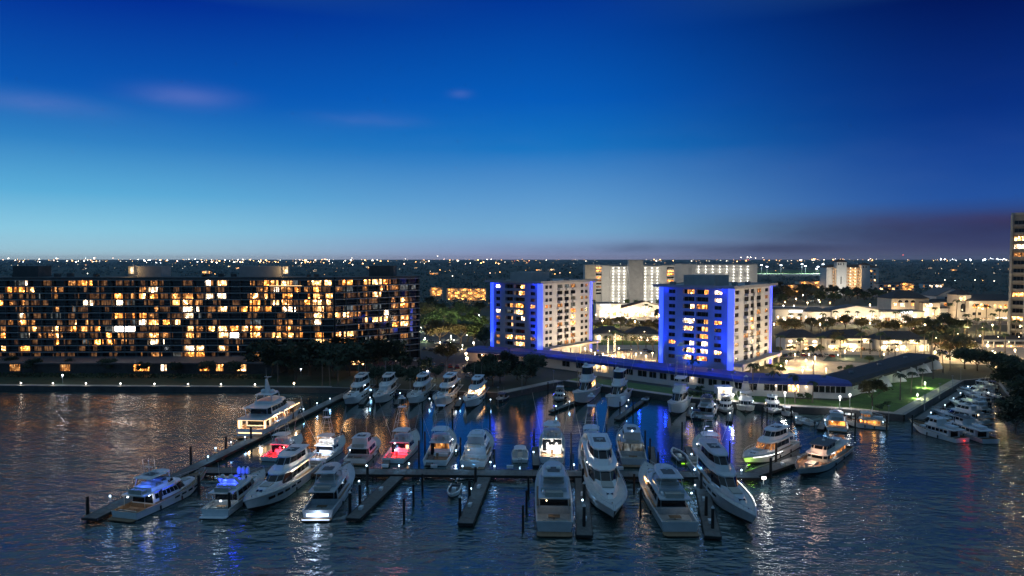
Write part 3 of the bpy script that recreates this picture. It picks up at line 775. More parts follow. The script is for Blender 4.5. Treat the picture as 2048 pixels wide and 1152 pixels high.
# white LED line and red lit balconies
P, u0, u1, z0, z1 = pane_px(442, 484, 6.2, 6.35)
m = MB(); m.quad(P(u0, 1.53, z0), P(u1, 1.53, z0), P(u1, 1.53, z1), P(u0, 1.53, z1)); m.build('light_strip', 'led_bluewhite', blk)
P, u0, u1, z0, z1 = pane_px(541, 606, 38.05, 38.2)
m = MB(); m.quad(P(u0, 1.53, z0), P(u1, 1.53, z0), P(u1, 1.53, z1), P(u0, 1.53, z1)); m.build('light_strip', 'led_warm', blk)
for (q0, q1) in ((742, 763), (763, 783)):
    P, u0, u1, z0, z1 = pane_px(q0, q1, ROWZ[11] - 1.1, ROWZ[11] + 1.1)
    m = MB()
    for (a, b, c, d) in ((u0, u1, z0, z0 + .3), (u0, u1, z1 - .3, z1), (u0, u0 + .4, z0 + .3, z1 - .3), (u1 - .4, u1, z0 + .3, z1 - .3)):
        m.quad(P(a, 1.53, c), P(b, 1.53, c), P(b, 1.53, d), P(a, 1.53, d))
    m.build('red_balcony_light', 'led_red', blk)
# roof, parapet and lift houses
bl = lambda p, z: (p.x - offB.x, p.y - offB.y, z - G0)
def strip(a, b, o0, o1, z0, z1, mat, name):
    d = (b - a).normalized(); n = Vector((d.y, -d.x))
    m = MB().prism([(q.x - offB.x, q.y - offB.y) for q in (a + n*o0, b + n*o0, b + n*o1, a + n*o1)], z0 - G0, z1 - G0)
    m.build(name, mat, blk)
strip(A, B_, -17.2, 1.6, 41.01, 41.9, 'concrete_dark', 'roof'); strip(B_ + (C_-B_).normalized()*.6, C_, -16.5, 1.6, 41.02, 41.88, 'concrete_dark', 'roof')
for (p0, p1, mat) in ((38, 88, 'concrete_dark'), (266, 331, 'stucco_grey'), (485, 572, 'stucco_grey'), (727, 778, 'concrete_dark')):
    q0, q1 = atY(p0, 540, 318), atY(p1, 540, 318)
    m = MB().box(q0.x - offB.x, q1.x - offB.x, 314 + (16 if p0 > 700 else 0) - offB.y, 323 + (16 if p0 > 700 else 0) - offB.y, 41.92 - G0, 46.8 - G0)
    m.build('lift_house', mat, blk)
for px, dx in ((262, -.2), (571, .2)):
    q = atY(px, 538, 313)
    MB().box(q.x - 1.0 - offB.x, q.x + 1.0 - offB.x, 312.6 - offB.y, 313.4 - offB.y, 43.4 - G0, 46.6 - G0).build('roof_light', 'shop_glow', blk)
    point(blk, (q.x - offB.x, 311.5 - offB.y, 44.8 - G0), 900, (1, .62, .25), .4)
for k in range(14):
    q = atY(rnd.uniform(-60, 700), 550, 315)
    s_ = rnd.uniform(.8, 1.6)
    MB().box(q.x - offB.x, q.x + s_*1.4 - offB.x, q.y - offB.y, q.y + 2 - offB.y, 41.92 - G0, 41.92 + s_ - G0).build('air_conditioner', 'concrete_dark', blk)
# ground-floor podium before the block with a few lit garden rooms
pa, pb = atY(-200, 600, 288), atY(560, 600, 290)
pd = MB().box(pa.x - offB.x, pb.x - offB.x, 288 - offB.y, 305.8 - offB.y, 0, 4.2)
pd.build('podium_wall', 'concrete_dark', blk)
MB().box(pa.x - offB.x, pb.x + .8 - offB.x, 286.4 - offB.y, 306 - offB.y, 4.21, 4.75).build('podium_roof', 'roof_grey', blk)
for (x0, x1, c) in ((268, 298, 'room_amber'), (322, 333, 'room_white'), (400, 420, 'room_amber'), (432, 446, 'room_warm'), (474, 492, 'room_soft'), (20, 40, 'room_dim'), (120, 140, 'room_dim')):
    q0, q1 = atY(x0, 735, 288), atY(x1, 735, 288)
    m = MB().quad((q0.x - offB.x, 287.95 - offB.y, 1.2), (q1.x - offB.x, 287.95 - offB.y, 1.2), (q1.x - offB.x, 287.95 - offB.y, 3.9), (q0.x - offB.x, 287.95 - offB.y, 3.9))
    for k in range(1, 3):
        x = q0.x + (q1.x - q0.x) * k / 3 - offB.x
        m.quad((x - .07, 287.92 - offB.y, 1.2), (x + .07, 287.92 - offB.y, 1.2), (x + .07, 287.92 - offB.y, 3.9), (x - .07, 287.92 - offB.y, 3.9), 1)
    m.build('garden_window', [c, 'window_frame'], blk)
q = atY(715, 719, 296)
gh = thing('garden_pavilion', 'small dark pavilion with one big amber window among trees', 'pavilion', (q.x, 296, G0))
MB().box(-5, 5, 0, 7, 0, 5.6).build('wall', 'concrete_dark', gh)
MB().box(-5.6, 5.6, -.8, 7.4, 5.61, 6.0).build('roof', 'concrete', gh)
m = MB().quad((-2.7, -.03, 2.6), (2.7, -.03, 2.6), (2.7, -.03, 5.3), (-2.7, -.03, 5.3))
for x in (-.9, .9): m.quad((x - .06, -.05, 2.6), (x + .06, -.05, 2.6), (x + .06, -.05, 5.3), (x - .06, -.05, 5.3), 1)
m.build('window', ['room_soft', 'window_frame'], gh)

# ---------------------------------------------------------------- the clubhouse: a low range with a blue roof, bent along the shore
fr = [V2(at(932, 703, 6.6)), V2(at(1082, 714, 6.6)), V2(at(1310, 742, 6.6)), V2(at(1490, 764, 6.6)), V2(at(1704, 771, 6.6)), V2(at(1878, 717, 6.6))]
club = thing('clubhouse', 'long low clubhouse bent along the shore under a deep blue roof', 'clubhouse', (fr[2].x, fr[2].y, G0))
oc = fr[2]
def offs(pts, o):
    out = []
    for i, q in enumerate(pts):
        ds = []
        if i > 0: ds.append((pts[i] - pts[i-1]).normalized())
        if i < len(pts) - 1: ds.append((pts[i+1] - pts[i]).normalized())
        ns = [Vector((-d.y, d.x)) for d in ds]
        n = sum(ns, Vector((0, 0))).normalized()
        out.append(q + n * (o / max(.4, n.dot(ns[0]))))
    return out
LV = [(0.0, 6.2), (0.0, 7.2), (1.6, 8.1), (12.0, 8.1), (13.5, 7.2), (13.5, 6.2)]
lines = [[(q.x - oc.x, q.y - oc.y, z - G0) for q in offs(fr, o)] for o, z in LV]
for i in range(len(fr) - 1):
    m = MB(); mat = 'roof_blue' if i < 4 else 'roof_dark'
    for a, b in zip(lines, lines[1:]): m.quad(a[i], a[i+1], b[i+1], b[i])
    m.quad(lines[-1][i], lines[-1][i+1], lines[0][i+1], lines[0][i])
    if i == 0: m.add([l[0] for l in lines], [tuple(range(6))[::-1]])
    if i == len(fr) - 2: m.add([l[-1] for l in lines], [tuple(range(6))])
    m.build('roof', mat, club)
in_, out_ = offs(fr, 1.6), offs(fr, 12)
WIN = {0: [(.15, .25), (.35, .45), (.58, .68), (.8, .9)],
       1: [(.20, .25), (.33, .385), (.66, .70), (.75, .80), (.86, .91), (.95, .985)],
       2: [(.05, .10), (.18, .24), (.31, .37), (.50, .54), (.62, .68), (.76, .82), (.90, .95)],
       3: [(.05, .10), (.20, .28), (.33, .40), (.44, .51), (.68, .76), (.80, .86), (.90, .96)], 4: [(.1, .15), (.3, .35), (.5, .55), (.7, .75)]}
LITW = {(3, 3): 'room_soft'}
for i in range(len(fr) - 1):
    a, b, c, d = in_[i], in_[i+1], out_[i+1], out_[i]
    wmat = 'stucco_pink' if i == 0 else 'stucco_white'
    q = lambda v: (v.x - oc.x, v.y - oc.y)
    m = MB().prism([q(a), q(b), q(c), q(d)], 0, 4.21)
    m.build('wall', wmat, club)
    dd = (b - a); L = dd.length; dd = dd.normalized(); n = Vector((dd.y, -dd.x))
    P = lambda u, o, z: (a.x + dd.x*u + n.x*o - oc.x, a.y + dd.y*u + n.y*o - oc.y, z)
    for k, (s, e) in enumerate(WIN[i]):
        s, e = s * L - .6, e * L + .6
        w = MB(); w.quad(P(s, .05, 1.5), P(e, .05, 1.5), P(e, .05, 3.9), P(s, .05, 3.9), 0)
        for u in (s, (s + e) / 2, e): w.quad(P(u - .07, .08, 1.45), P(u + .07, .08, 1.45), P(u + .07, .08, 3.95), P(u - .07, .08, 3.95), 1)
        for z in (1.45, 3.84): w.quad(P(s - .08, .09, z), P(e + .08, .09, z), P(e + .08, .09, z + .12), P(s - .08, .09, z + .12), 1)
        w.build('window', [LITW.get((i, k), 'dark_glass'), 'frame_white'], club)
    # terrace parapet before the rooms
    if 1 <= i <= 3:
        t = MB(); s0, s1 = (.42 * L, L) if i == 1 else (0, L * (.93 if i == 3 else 1))
        for (o0, o1, z0, z1) in ((2.6, 2.8, 0, 1.5), (.0, 2.6, .1, .35)):
            c8 = [P(s0,o0,z0),P(s1,o0,z0),P(s1,o1,z0),P(s0,o1,z0),P(s0,o0,z1),P(s1,o0,z1),P(s1,o1,z1),P(s0,o1,z1)]
            t.add(c8, [(3,2,1,0),(4,5,6,7),(0,1,5,4),(1,2,6,5),(2,3,7,6),(3,0,4,7)])
        t.build('terrace_wall', 'stucco_white', club)
# the lit veranda under the roof of the second range
a, b = in_[1], in_[2]; L = (b - a).length; dd = (b - a).normalized(); n = Vector((dd.y, -dd.x))
P = lambda u, o, z: (a.x + dd.x*u + n.x*o - oc.x, a.y + dd.y*u + n.y*o - oc.y, z)
v = MB(); v.quad(P(.40*L, .06, .6), P(.62*L, .06, .6), P(.62*L, .06, 3.9), P(.40*L, .06, 3.9)); v.build('veranda_wall', 'stucco_cream', club)
for k in range(5):
    u = (.41 + .05 * k) * L
    m = MB().tube(P(u, 1.2, .3), P(u, 1.2, 4.15), .16, .16, 8); m.build('veranda_column', 'stucco_white', club)
for u in (.44, .505, .57):
    m = MB().dome(P(u * L, .8, 3.6), .22, .3, 8); m.build('veranda_lamp', 'bulb_warm', club)
    point(club, P(u * L, .9, 3.3), 330, (1, .68, .34), .25)
# lamps on the walls of the front ranges
for i, u, pw, col in ((3, .475, 110, (1, .72, .4)), (3, .30, 40, (1, .8, .6)), (3, .60, 60, (1, .75, .5)), (2, .42, 60, (1, .8, .6)), (0, .5, 420, (1, .35, .28)), (0, .2, 300, (1, .5, .25))):
    a, b = in_[i], in_[i+1]; L = (b - a).length; dd = (b - a).normalized(); n = Vector((dd.y, -dd.x))
    P = lambda u, o, z: (a.x + dd.x*u + n.x*o - oc.x, a.y + dd.y*u + n.y*o - oc.y, z)
    MB().dome(P(u * L, .25, 3.3), .2, .3, 8).build('wall_lamp', 'bulb_warm', club)
    point(club, P(u * L, 1.3, 3.0), pw, col, .2)
# the white gable fins of the wing along the sloping lawn
a, b = fr[4], fr[5]; L = (b - a).length; dd = (b - a).normalized(); n = Vector((dd.y, -dd.x))
P = lambda u, o, z: (a.x + dd.x*u + n.x*o - oc.x, a.y + dd.y*u + n.y*o - oc.y, z)
for k in range(6):
    u = L * (.14 + .16 * k)
    m = MB(); vs = []
    for du in (-.2, .2): vs += [P(u + du, -1.5, 0), P(u + du, 3.4, 1.2), P(u + du, 1.6, 4.2), P(u + du, -1.5, 5.2)]
    m.add(vs, [(0,1,2,3), (7,6,5,4), (0,4,5,1), (1,5,6,2), (2,6,7,3), (3,7,4,0)])
    m.build('gable_fin', 'stucco_white', club)
    point(club, P(u - 2.5, 3.0, 2.0), 75, (.9, .95, 1), .2)
# blue lamps added over the roof for the towers' blue spill
for i in range(1, 3):
    a, b = offs(fr, 4.0)[i], offs(fr, 4.0)[i+1]
    for k in range(4):
        q = a.lerp(b, (k + .5) / 4)
        MB().box(q.x - oc.x - .2, q.x - oc.x + .2, q.y - oc.y - .2, q.y - oc.y + .2, 6.9, 7.05).build('roof_light', 'led_blue', club)
        c = offs(fr, .5)[i].lerp(offs(fr, .5)[i+1], (k + .5) / 4)
        point(club, (c.x - oc.x, c.y - oc.y, 9.8), 520, (.01, .05, 1.0), .3)
for i in range(len(fr) - 1):                           # vents and air handlers on the flat of the roof
    a, b = offs(fr, 7.0)[i], offs(fr, 7.0)[i+1]
    for k in range(3):
        q = a.lerp(b, (k + rnd.uniform(.3, .7)) / 3); s_ = rnd.uniform(.5, 1.0)
        MB().box(q.x - oc.x - s_, q.x - oc.x + s_, q.y - oc.y - s_*.7, q.y - oc.y + s_*.7, 6.11, 6.11 + s_*1.1).build('roof_vent', 'pole_grey', club)
# stair and white stepped terrace by the second range
q = at(1180, 772, G0)
st = thing('garden_stair', 'white garden stair descending from the lit veranda to the quay', 'stair', (q.x, q.y, G0), R(-48))
for side in (-.95, .85):
    m = MB(); vs = []
    for y in (side, side + .12): vs += [(-5, y, 2.9), (5, y, .2), (5, y, 1.0), (-5, y, 3.9)]
    m.add(vs, [(0,1,2,3), (7,6,5,4), (0,4,5,1), (1,5,6,2), (2,6,7,3), (3,7,4,0)]); m.build('side_wall', 'frame_white', st)
for k in range(12): MB().box(-5 + k*.83, -5 + k*.83 + .8, -.82, .84, 0, 2.8 - k*.235).build('step', 'concrete', st)

# ---------------------------------------------------------------- houses and blocks facing the water, by plain fronts
def house(name, label, cat, D, px0, px1, pyt, dp, wall, roof=('flat', .6, 'roof_dark'), wins=(), group=None, zt=None, zb=0.0, frame='window_frame', par=None):
    x0, x1 = atY(px0, 600, D).x, atY(px1, 600, D).x
    z1 = (zt if zt is not None else atY(1024, pyt, D).z - G0)
    cx = (x0 + x1) / 2
    if par is None: o = thing(name, label, cat, (cx, D, G0), 0, group); ox, oy = cx, D
    else: o = par; ox, oy = par.location.x, par.location.y
    x0 -= ox; x1 -= ox; y0 = D - oy
    MB().box(x0, x1, y0, y0 + dp, zb, z1).build('wall', wall, o)
    kind, h, rm = roof
    e = .6
    if kind == 'flat':
        MB().box(x0 - .3, x1 + .3, y0 - .3, y0 + dp + .3, z1 + .01, z1 + h).build('roof', rm, o)
    elif kind == 'hip':
        ins = min((x1 - x0), dp) * .45
        m = MB().loft([[(x0 - e, y0 - e, z1), (x1 + e, y0 - e, z1), (x1 + e, y0 + dp + e, z1), (x0 - e, y0 + dp + e, z1)],
                       [(x0 - e, y0 - e, z1 + .3), (x1 + e, y0 - e, z1 + .3), (x1 + e, y0 + dp + e, z1 + .3), (x0 - e, y0 + dp + e, z1 + .3)],
                       [(x0 + ins, y0 + ins, z1 + h), (x1 - ins, y0 + ins, z1 + h), (x1 - ins, y0 + dp - ins, z1 + h), (x0 + ins, y0 + dp - ins, z1 + h)]])
        m.build('roof', rm, o)
    elif kind == 'gable':                                # the gable faces the water
        xm = (x0 + x1) / 2
        g = MB().loft([[(x0, y0, z1 + .01), (x1, y0, z1 + .01), (xm, y0, z1 + h)], [(x0, y0 + dp, z1 + .01), (x1, y0 + dp, z1 + .01), (xm, y0 + dp, z1 + h)]])
        g.build('gable', wall, o)
        r = MB()
        for s, xe in ((0, x0 - e), (1, x1 + e)):
            za = z1 - .35
            r.loft([[(xe, y0 - e, za), (xm, y0 - e, z1 + h + .03), (xm, y0 - e, z1 + h + .35), (xe, y0 - e, za + .35)], [(xe, y0 + dp, za), (xm, y0 + dp, z1 + h + .03), (xm, y0 + dp, z1 + h + .35), (xe, y0 + dp, za + .35)]])
        r.build('roof', rm, o)
    for w in wins:
        a, b, c, d, mat = w[:5]
        q0, q1 = atY(a, d, D), atY(b, c, D)
        u0, u1, v0, v1 = q0.x - ox, q1.x - ox, max(.1, q0.z - G0), q1.z - G0
        m = MB(); f = min(.18, (u1 - u0) * .07)
        if len(w) > 5:                                   # arched head
            r_ = (u1 - u0) / 2; zs = max(v0 + .1, v1 - r_)
            pts = [(u0, y0 - .06, v0), (u1, y0 - .06, v0)] + [((u0+u1)/2 + r_*math.cos(t), y0 - .06, zs + r_*math.sin(t)) for t in [math.pi*i/8 for i in range(9)]]
            m.add(pts, [tuple(range(len(pts)))], 0)
        else:
            m.quad((u0, y0 - .06, v0), (u1, y0 - .06, v0), (u1, y0 - .06, v1), (u0, y0 - .06, v1), 0)
            m.box(u0 - f, u1 + f, y0 - .14, y0 - .065, v1, v1 + f, 1); m.box(u0 - f, u1 + f, y0 - .2, y0 - .065, v0 - f, v0, 1)
        m.box((u0+u1)/2 - f*.4, (u0+u1)/2 + f*.4, y0 - .13, y0 - .065, v0, v1 - f, 1)
        m.build('window', [mat, frame], o)
    return o

# two pale gallery blocks far behind the towers
def galleries(par, D, p0, p1, pt, pb, cols, rows, mat='bulb_white', back='stucco_white', lights=True):
    """an open gallery bay: a recessed bright wall, a slab per floor and a lamp at each door"""
    ox, oy = par.location.x, par.location.y
    x0, x1 = atY(p0, 600, D).x - ox, atY(p1, 600, D).x - ox
    z1, z0 = atY(1024, pt, D).z - G0, atY(1024, pb, D).z - G0
    y0 = D - oy
    MB().quad((x0, y0 - .1, z0), (x1, y0 - .1, z0), (x1, y0 - .1, z1), (x0, y0 - .1, z1)).build('gallery_wall', back, par)
    for k in range(rows + 1):
        z = z1 - (z1 - z0) * k / rows
        MB().box(x0, x1, y0 - 1.6, y0 - .11, z - .12, z + .12).box(x0, x1, y0 - 1.6, y0 - 1.5, z + .12, z + .85).build('gallery_slab', back, par)
    for c in cols:
        x = atY(c, 600, D).x - ox
        for k in range(rows):
            z = z1 - (z1 - z0) * (k + .36) / rows
            MB().dome((x, y0 - 1.2, z), .36, .5, 6).build('gallery_lamp', mat, par)
        if lights:
            for k in (1, rows // 2, rows - 2):
                point(par, (x, y0 - 3.2, z1 - (z1 - z0) * (k + .4) / rows), 190, (1, .97, .86), .4)
o = house('gallery_block', 'pale apartment block with white lamp columns and a tall lift tower', 'apartment block', 720, 1170, 1349, 531, 18, 'stucco_white', ('flat', .8, 'stucco_grey'))
house('', '', '', 711, 1257, 1286, 521, 9, 'stucco_grey', ('flat', .5, 'stucco_grey'), par=o)
house('', '', '', 714, 1170, 1191, 530.5, 6, 'stucco_cream', ('flat', .5, 'stucco_grey'), par=o)
house('', '', '', 716, 1203, 1219, 531.5, 4, 'stucco_white', ('flat', .4, 'stucco_grey'), par=o)
house('', '', '', 716, 1318, 1333, 531.5, 4, 'stucco_white', ('flat', .4, 'stucco_grey'), par=o)
galleries(o, 719, 1219.5, 1256.5, 534, 608, (1226, 1237, 1248), 12)
galleries(o, 719, 1286.5, 1317.5, 534, 608, (1290, 1303, 1314), 12)
for (p0, p1) in ((1192, 1202), (1334, 1347)):
    for k in range(9):
        c = ['dark_glass', 'room_amber', 'dark_glass', 'room_dim', 'room_warm', 'dark_glass', 'room_amber', 'room_dim', 'dark_glass'][(k * 2 + p0) % 9]
        q0, q1 = atY(p0, 600, 720), atY(p1, 600, 720); z = atY(1024, 536.5 + k * 6.3, 720).z - G0
        ox = o.location.x
        MB().quad((q0.x - ox, -.1, z - 1.1), (q1.x - ox, -.1, z - 1.1), (q1.x - ox, -.1, z + 1.0), (q0.x - ox, -.1, z + 1.0)).build('balcony_window', c, o)
        MB().box(q0.x - ox, q1.x - ox, -2.2, -.12, z - 1.45, z - 1.2).box(q0.x - ox, q1.x - ox, -2.2, -2.05, z - 1.2, z - .4).build('balcony', 'stucco_white', o)
for x in (-40, 0, 40): spot(o, (x, -55, 4), (x, 0, 22), 42000, (1, .86, .66), 90, 1.0, 1.0)  # unseen floodlights added in place of city light on the front
o = house('gallery_block', 'second pale gallery block standing farther behind the nearer blue tower', 'apartment block', 800, 1350, 1514, 529, 18, 'stucco_white', ('flat', .8, 'stucco_grey'))
house('', '', '', 796, 1349, 1363, 528, 6, 'stucco_white', ('flat', .5, 'stucco_grey'), par=o)
galleries(o, 799, 1381, 1502, 531, 584, (1396, 1410, 1424, 1438, 1452, 1466, 1480, 1494), 9, 'bulb_white')
for x in (-30, 30): spot(o, (x, -60, 4), (x, 0, 24), 40000, (1, .88, .70), 90, 1.0, 1.0)  # added unseen floods give this front its city light too

# the white condominium with two roofed stair towers
o = house('condominium', 'white condominium with hipped stair towers and amber galleries', 'apartment block', 920, 1652, 1756, 535, 20, 'stucco_white', ('hip', 4, 'roof_tile'),
          [(a, a + 3, 540 + 6.4*k, 543 + 6.4*k, m) for k in range(7) for a, m in ((1741, ('room_warm', 'dark_glass', 'dark_glass', 'room_dim', 'dark_glass', 'dark_glass', 'room_dimcool')[k]), (1748, ('dark_glass', 'room_dim', 'dark_glass', 'room_soft', 'room_dim', 'dark_glass', 'dark_glass')[k]))])
house('', '', '', 912, 1672, 1692, 524, 8, 'stucco_white', ('hip', 3.6, 'roof_tile'), [(1676, 1678, 526.5, 530, 'dark_glass', 1), (1681, 1683, 526.5, 530, 'dark_glass', 1), (1686, 1688, 526.5, 530, 'dark_glass', 1), (1681, 1683, 553, 568, 'dark_glass', 1)], par=o)
house('', '', '', 914, 1722, 1738, 530, 8, 'stucco_white', ('hip', 3.0, 'roof_tile'), [(1726, 1728, 532, 536, 'dark_glass', 1), (1731, 1733, 532, 536, 'dark_glass', 1)], par=o)
ox, oy = o.location.x, o.location.y
for (p0, p1, n) in ((1692.5, 1721.5, 3), (1664, 1671.5, 1)):
    for k in range(8):
        q0, q1 = atY(p0, 600, 918), atY(p1, 600, 918); z = atY(1024, 538 + k * 6.4, 918).z - G0
        m = MB().quad((q0.x - ox, -.9, z - 1.3), (q1.x - ox, -.9, z - 1.3), (q1.x - ox, -.9, z + 1.7), (q0.x - ox, -.9, z + 1.7))
        m.build('gallery_wall', 'stucco_cream', o)
        MB().box(q0.x - ox, q1.x - ox, -2.4, -.92, z - 1.6, z - 1.35).box(q0.x - ox, q1.x - ox, -2.4, -2.2, z - 1.35, z - .5).build('gallery_slab', 'stucco_cream', o)
        for j in range(n):
            x = q0.x + (q1.x - q0.x) * (j + .5) / n - ox
            MB().box(x - .9, x + .9, -.98, -.91, z - 1.2, z + .9).build('door', 'room_dim', o)
            MB().dome((x + 1.8, -1.6, z + .9), .4, .5, 6).build('gallery_lamp', 'bulb_warm', o)
        point(o, ((q0.x + q1.x) / 2 - ox, -5.5, z), 900 if n > 1 else 300, (1, .55, .18), .5)
spot(o, (-25, -50, 3), (-20, -8, 20), 90000, (1, .93, .80), 70, 1.0, 1.0); spot(o, (22, -55, 3), (24, 0, 20), 64000, (1, .88, .70), 70, 1.0, 1.0)

# amber walk-up blocks among the trees
def walkup(label, D, px0, px1, pyt, floors, n, group=None):
    o = house('walkup_apartments', label, 'apartment building', D, px0, px1, pyt, 14, 'stucco_cream', ('flat', .7, 'roof_dark'), group=group)
    x0, x1 = atY(px0, 600, D).x - o.location.x, atY(px1, 600, D).x - o.location.x
    h = atY(1024, pyt, D).z - G0
    fh = min(3.3, h / floors)
    for f in range(floors):
        z = h - fh * (f + 1)
        MB().box(x0, x1, -1.8, -.02, z - .1, z + .12).box(x0, x1, -1.8, -1.65, z + .12, z + 1.0).build('gallery_slab', 'stucco_cream', o)
        for k in range(n):
            x = x0 + (x1 - x0) * (k + .5) / n
            MB().box(x - 1.5, x + 1.5, -.08, -.02, z + .2, z + 2.4).build('window', ('room_amber', 'room_warm', 'room_dim')[(k * 2 + f) % 3], o)
            if k % 2 == f % 2:
                MB().dome((x + 2.2, -1.0, z + 2.5), .35, .4, 6).build('gallery_lamp', 'bulb_orange', o)
                point(o, (x + 2.2, -2.6, z + 1.9), 650, (1, .48, .12), .3)
    return o
walkup('wide amber lit walk-up building behind the garden trees', 760, 893, 972, 577, 4, 6)
walkup('short amber lit walk-up building at the end of the trees', 790, 860, 884, 575, 3, 2)
walkup('small amber walk-up building between the towers and white condominium', 900, 1598, 1638, 563, 4, 3)
walkup('low amber building set back before that walk-up', 880, 1571, 1602, 570, 3, 2)
walkup('amber flat roofed building beside the white condominium', 880, 1800, 1826, 566, 3, 2)
o = house('low_office', 'low pale building with dim windows beside the condominium', 'office building', 870, 1757, 1800, 567, 14, 'stucco_grey', ('flat', .7, 'roof_dark'), [(1760 + 8*k, 1765 + 8*k, 570 + 6*j, 573 + 6*j, ('dark_glass', 'room_dim', 'room_soft')[(k + 2*j) % 3]) for k in range(5) for j in range(2)])

# the tall slab cut by the frame's edge
o = house('waterfront_tower', 'tall balcony tower beyond the cream arcade, only its near edge showing', 'apartment tower', 392, 2019, 2210, 430, 26, 'concrete', ('flat', 1.2, 'stucco_grey'))
ox = o.location.x
for k in range(15):
    z = atY(1024, 447 + k * 15.9, 392).z - G0
    for j, (p0, p1) in enumerate(((2024, 2041), (2046, 2072), (2077, 2104), (2110, 2136), (2142, 2168), (2174, 2202))):
        q0, q1 = atY(p0, 600, 392).x - ox, atY(p1, 600, 392).x - ox
        c = {(2, 0): 'room_soft', (3, 0): 'room_white', (0, 1): 'room_warm', (4, 1): 'room_soft', (9, 0): 'room_warm', (9, 1): 'room_warm', (12, 0): 'room_soft', (11, 1): 'room_soft', (13, 1): 'room_dim', (4, 0): 'room_dim'}.get((k, j), 'dark_glass' if j == 0 or (k * 5 + j) % 4 == 0 else ('room_soft', 'room_warm', 'room_amber')[(k + j) % 3])
        m = MB().quad((q0, -.06, z - 1.5), (q1, -.06, z - 1.5), (q1, -.06, z + 1.5), (q0, -.06, z + 1.5), 0)
        for t_ in (1, 2): x = q0 + (q1 - q0) * t_ / 3; m.box(x - .06, x + .06, -.12, -.065, z - 1.5, z + 1.5, 1)
        m.build('sliding_window', [c, 'window_frame'], o)
        MB().box(q0 - .6, q1 + .4, -1.9, -.07, z - 1.9, z - 1.6).box(q0 - .6, q1 + .4, -1.9, -1.8, z - 1.6, z - .7).build('balcony', 'concrete', o)
for p0 in (2019, 2043, 2074, 2106, 2138, 2170, 2205):
    x = atY(p0, 600, 392).x - ox
    MB().box(x - .5, x + .7, -2.2, -.03, 0, atY(1024, 430, 392).z - G0).build('facade_pier', 'stucco_grey', o)
spot(o, (-10, -45, 3), (0, 0, 30), 15000, (1, .78, .55), 90, 1, 1)
o.rotation_euler = (0, 0, R(-37))
_a = atY(2019, 600, 392); _w = (atY(2210, 600, 392).x - atY(2019, 600, 392).x) / 2
o.location = (_a.x + _w * math.cos(R(37)), 392 - _w * math.sin(R(37)), G0)

# the shopping hall on the rise: cream ranges, gables and a lantern tower
o = house('shopping_hall', 'cream shopping hall with three arched windows and hipped roof', 'shopping hall', 565, 1783, 1858, 597.5, 22, 'stucco_cream', ('hip', 6.5, 'roof_dark'),
          [(1796 + 13*k, 1804 + 13*k, 600, 605, 'dark_glass', 1) for k in range(3)] + [(1788, 1793, 606, 612, 'room_soft'), (1801, 1809, 607, 613, 'room_white'), (1822, 1828, 606, 611, 'room_warm')])
house('', '', '', 560, 1846, 1880, 606, 18, 'stucco_cream', ('flat', .6, 'roof_dark'), [(1850, 1856, 607.5, 613, 'room_white'), (1858, 1864, 607.5, 613, 'room_white')], par=o)
for x in (-12, 10, 24): point(o, (x, -8, 5), 5000, (1, .74, .44), .5)
o = house('gabled_hall', 'pale gabled hall rising between the arched hall and lantern tower', 'shopping hall', 585, 1872, 1938, 592, 24, 'stucco_white', ('gable', 6.5, 'roof_grey'), [(1890, 1895, 594, 600, 'dark_glass'), (1905, 1912, 594, 600, 'dark_glass', 1)])
house('', '', '', 572, 1862, 1918, 604, 10, 'stucco_white', ('hip', 2.5, 'roof_dark'), [(1868, 1876, 606, 611, 'room_dim'), (1888, 1895, 606, 611, 'room_amber')], par=o)
house('', '', '', 566, 1845, 1905, 617, 8, 'stucco_grey', ('flat', .8, 'roof_dark'), par=o)
for x in (-12, 8): point(o, (x, -22, 9), 5000, (1, .80, .55), .5)
o = house('lantern_tower', 'square lantern tower with two glowing arched windows', 'tower', 556, 1916, 1942, 590, 14, 'stucco_cream', ('hip', 4.2, 'roof_dark'),
          [(1920, 1924.5, 592.5, 601, 'room_soft', 1), (1927.5, 1932, 592.5, 601, 'room_soft', 1), (1921, 1931, 607, 624, 'dark_glass', 1)])
point(o, (2, -8, 16), 2200, (1, .85, .62), .5); point(o, (-5, -8, 4), 2000, (1, .85, .62), .5)
o = house('arcade_range', 'long cream arcade range with a large glowing arch', 'shopping arcade', 552, 1938, 2052, 602, 24, 'stucco_cream', ('hip', 5, 'roof_dark'),
          [(1955, 1967, 606, 618, 'room_soft', 1), (1946, 1953, 609, 616, 'room_amber'), (1970, 1977, 609, 616, 'room_amber'), (1988, 1992, 608, 615, 'room_soft', 1), (1997, 2003, 610, 615, 'room_warm'), (2008, 2014, 609, 616, 'room_amber'), (1945, 1952, 625, 630, 'dark_glass'), (1956, 1962, 625, 630, 'dark_glass'),
           (1950, 1980, 636, 645, 'shop_glow'), (1990, 2015, 634, 645, 'room_lit_white')])
for x in (-16, 2, 18): point(o, (x, -10, 6), 5000, (1, .74, .40), .5)

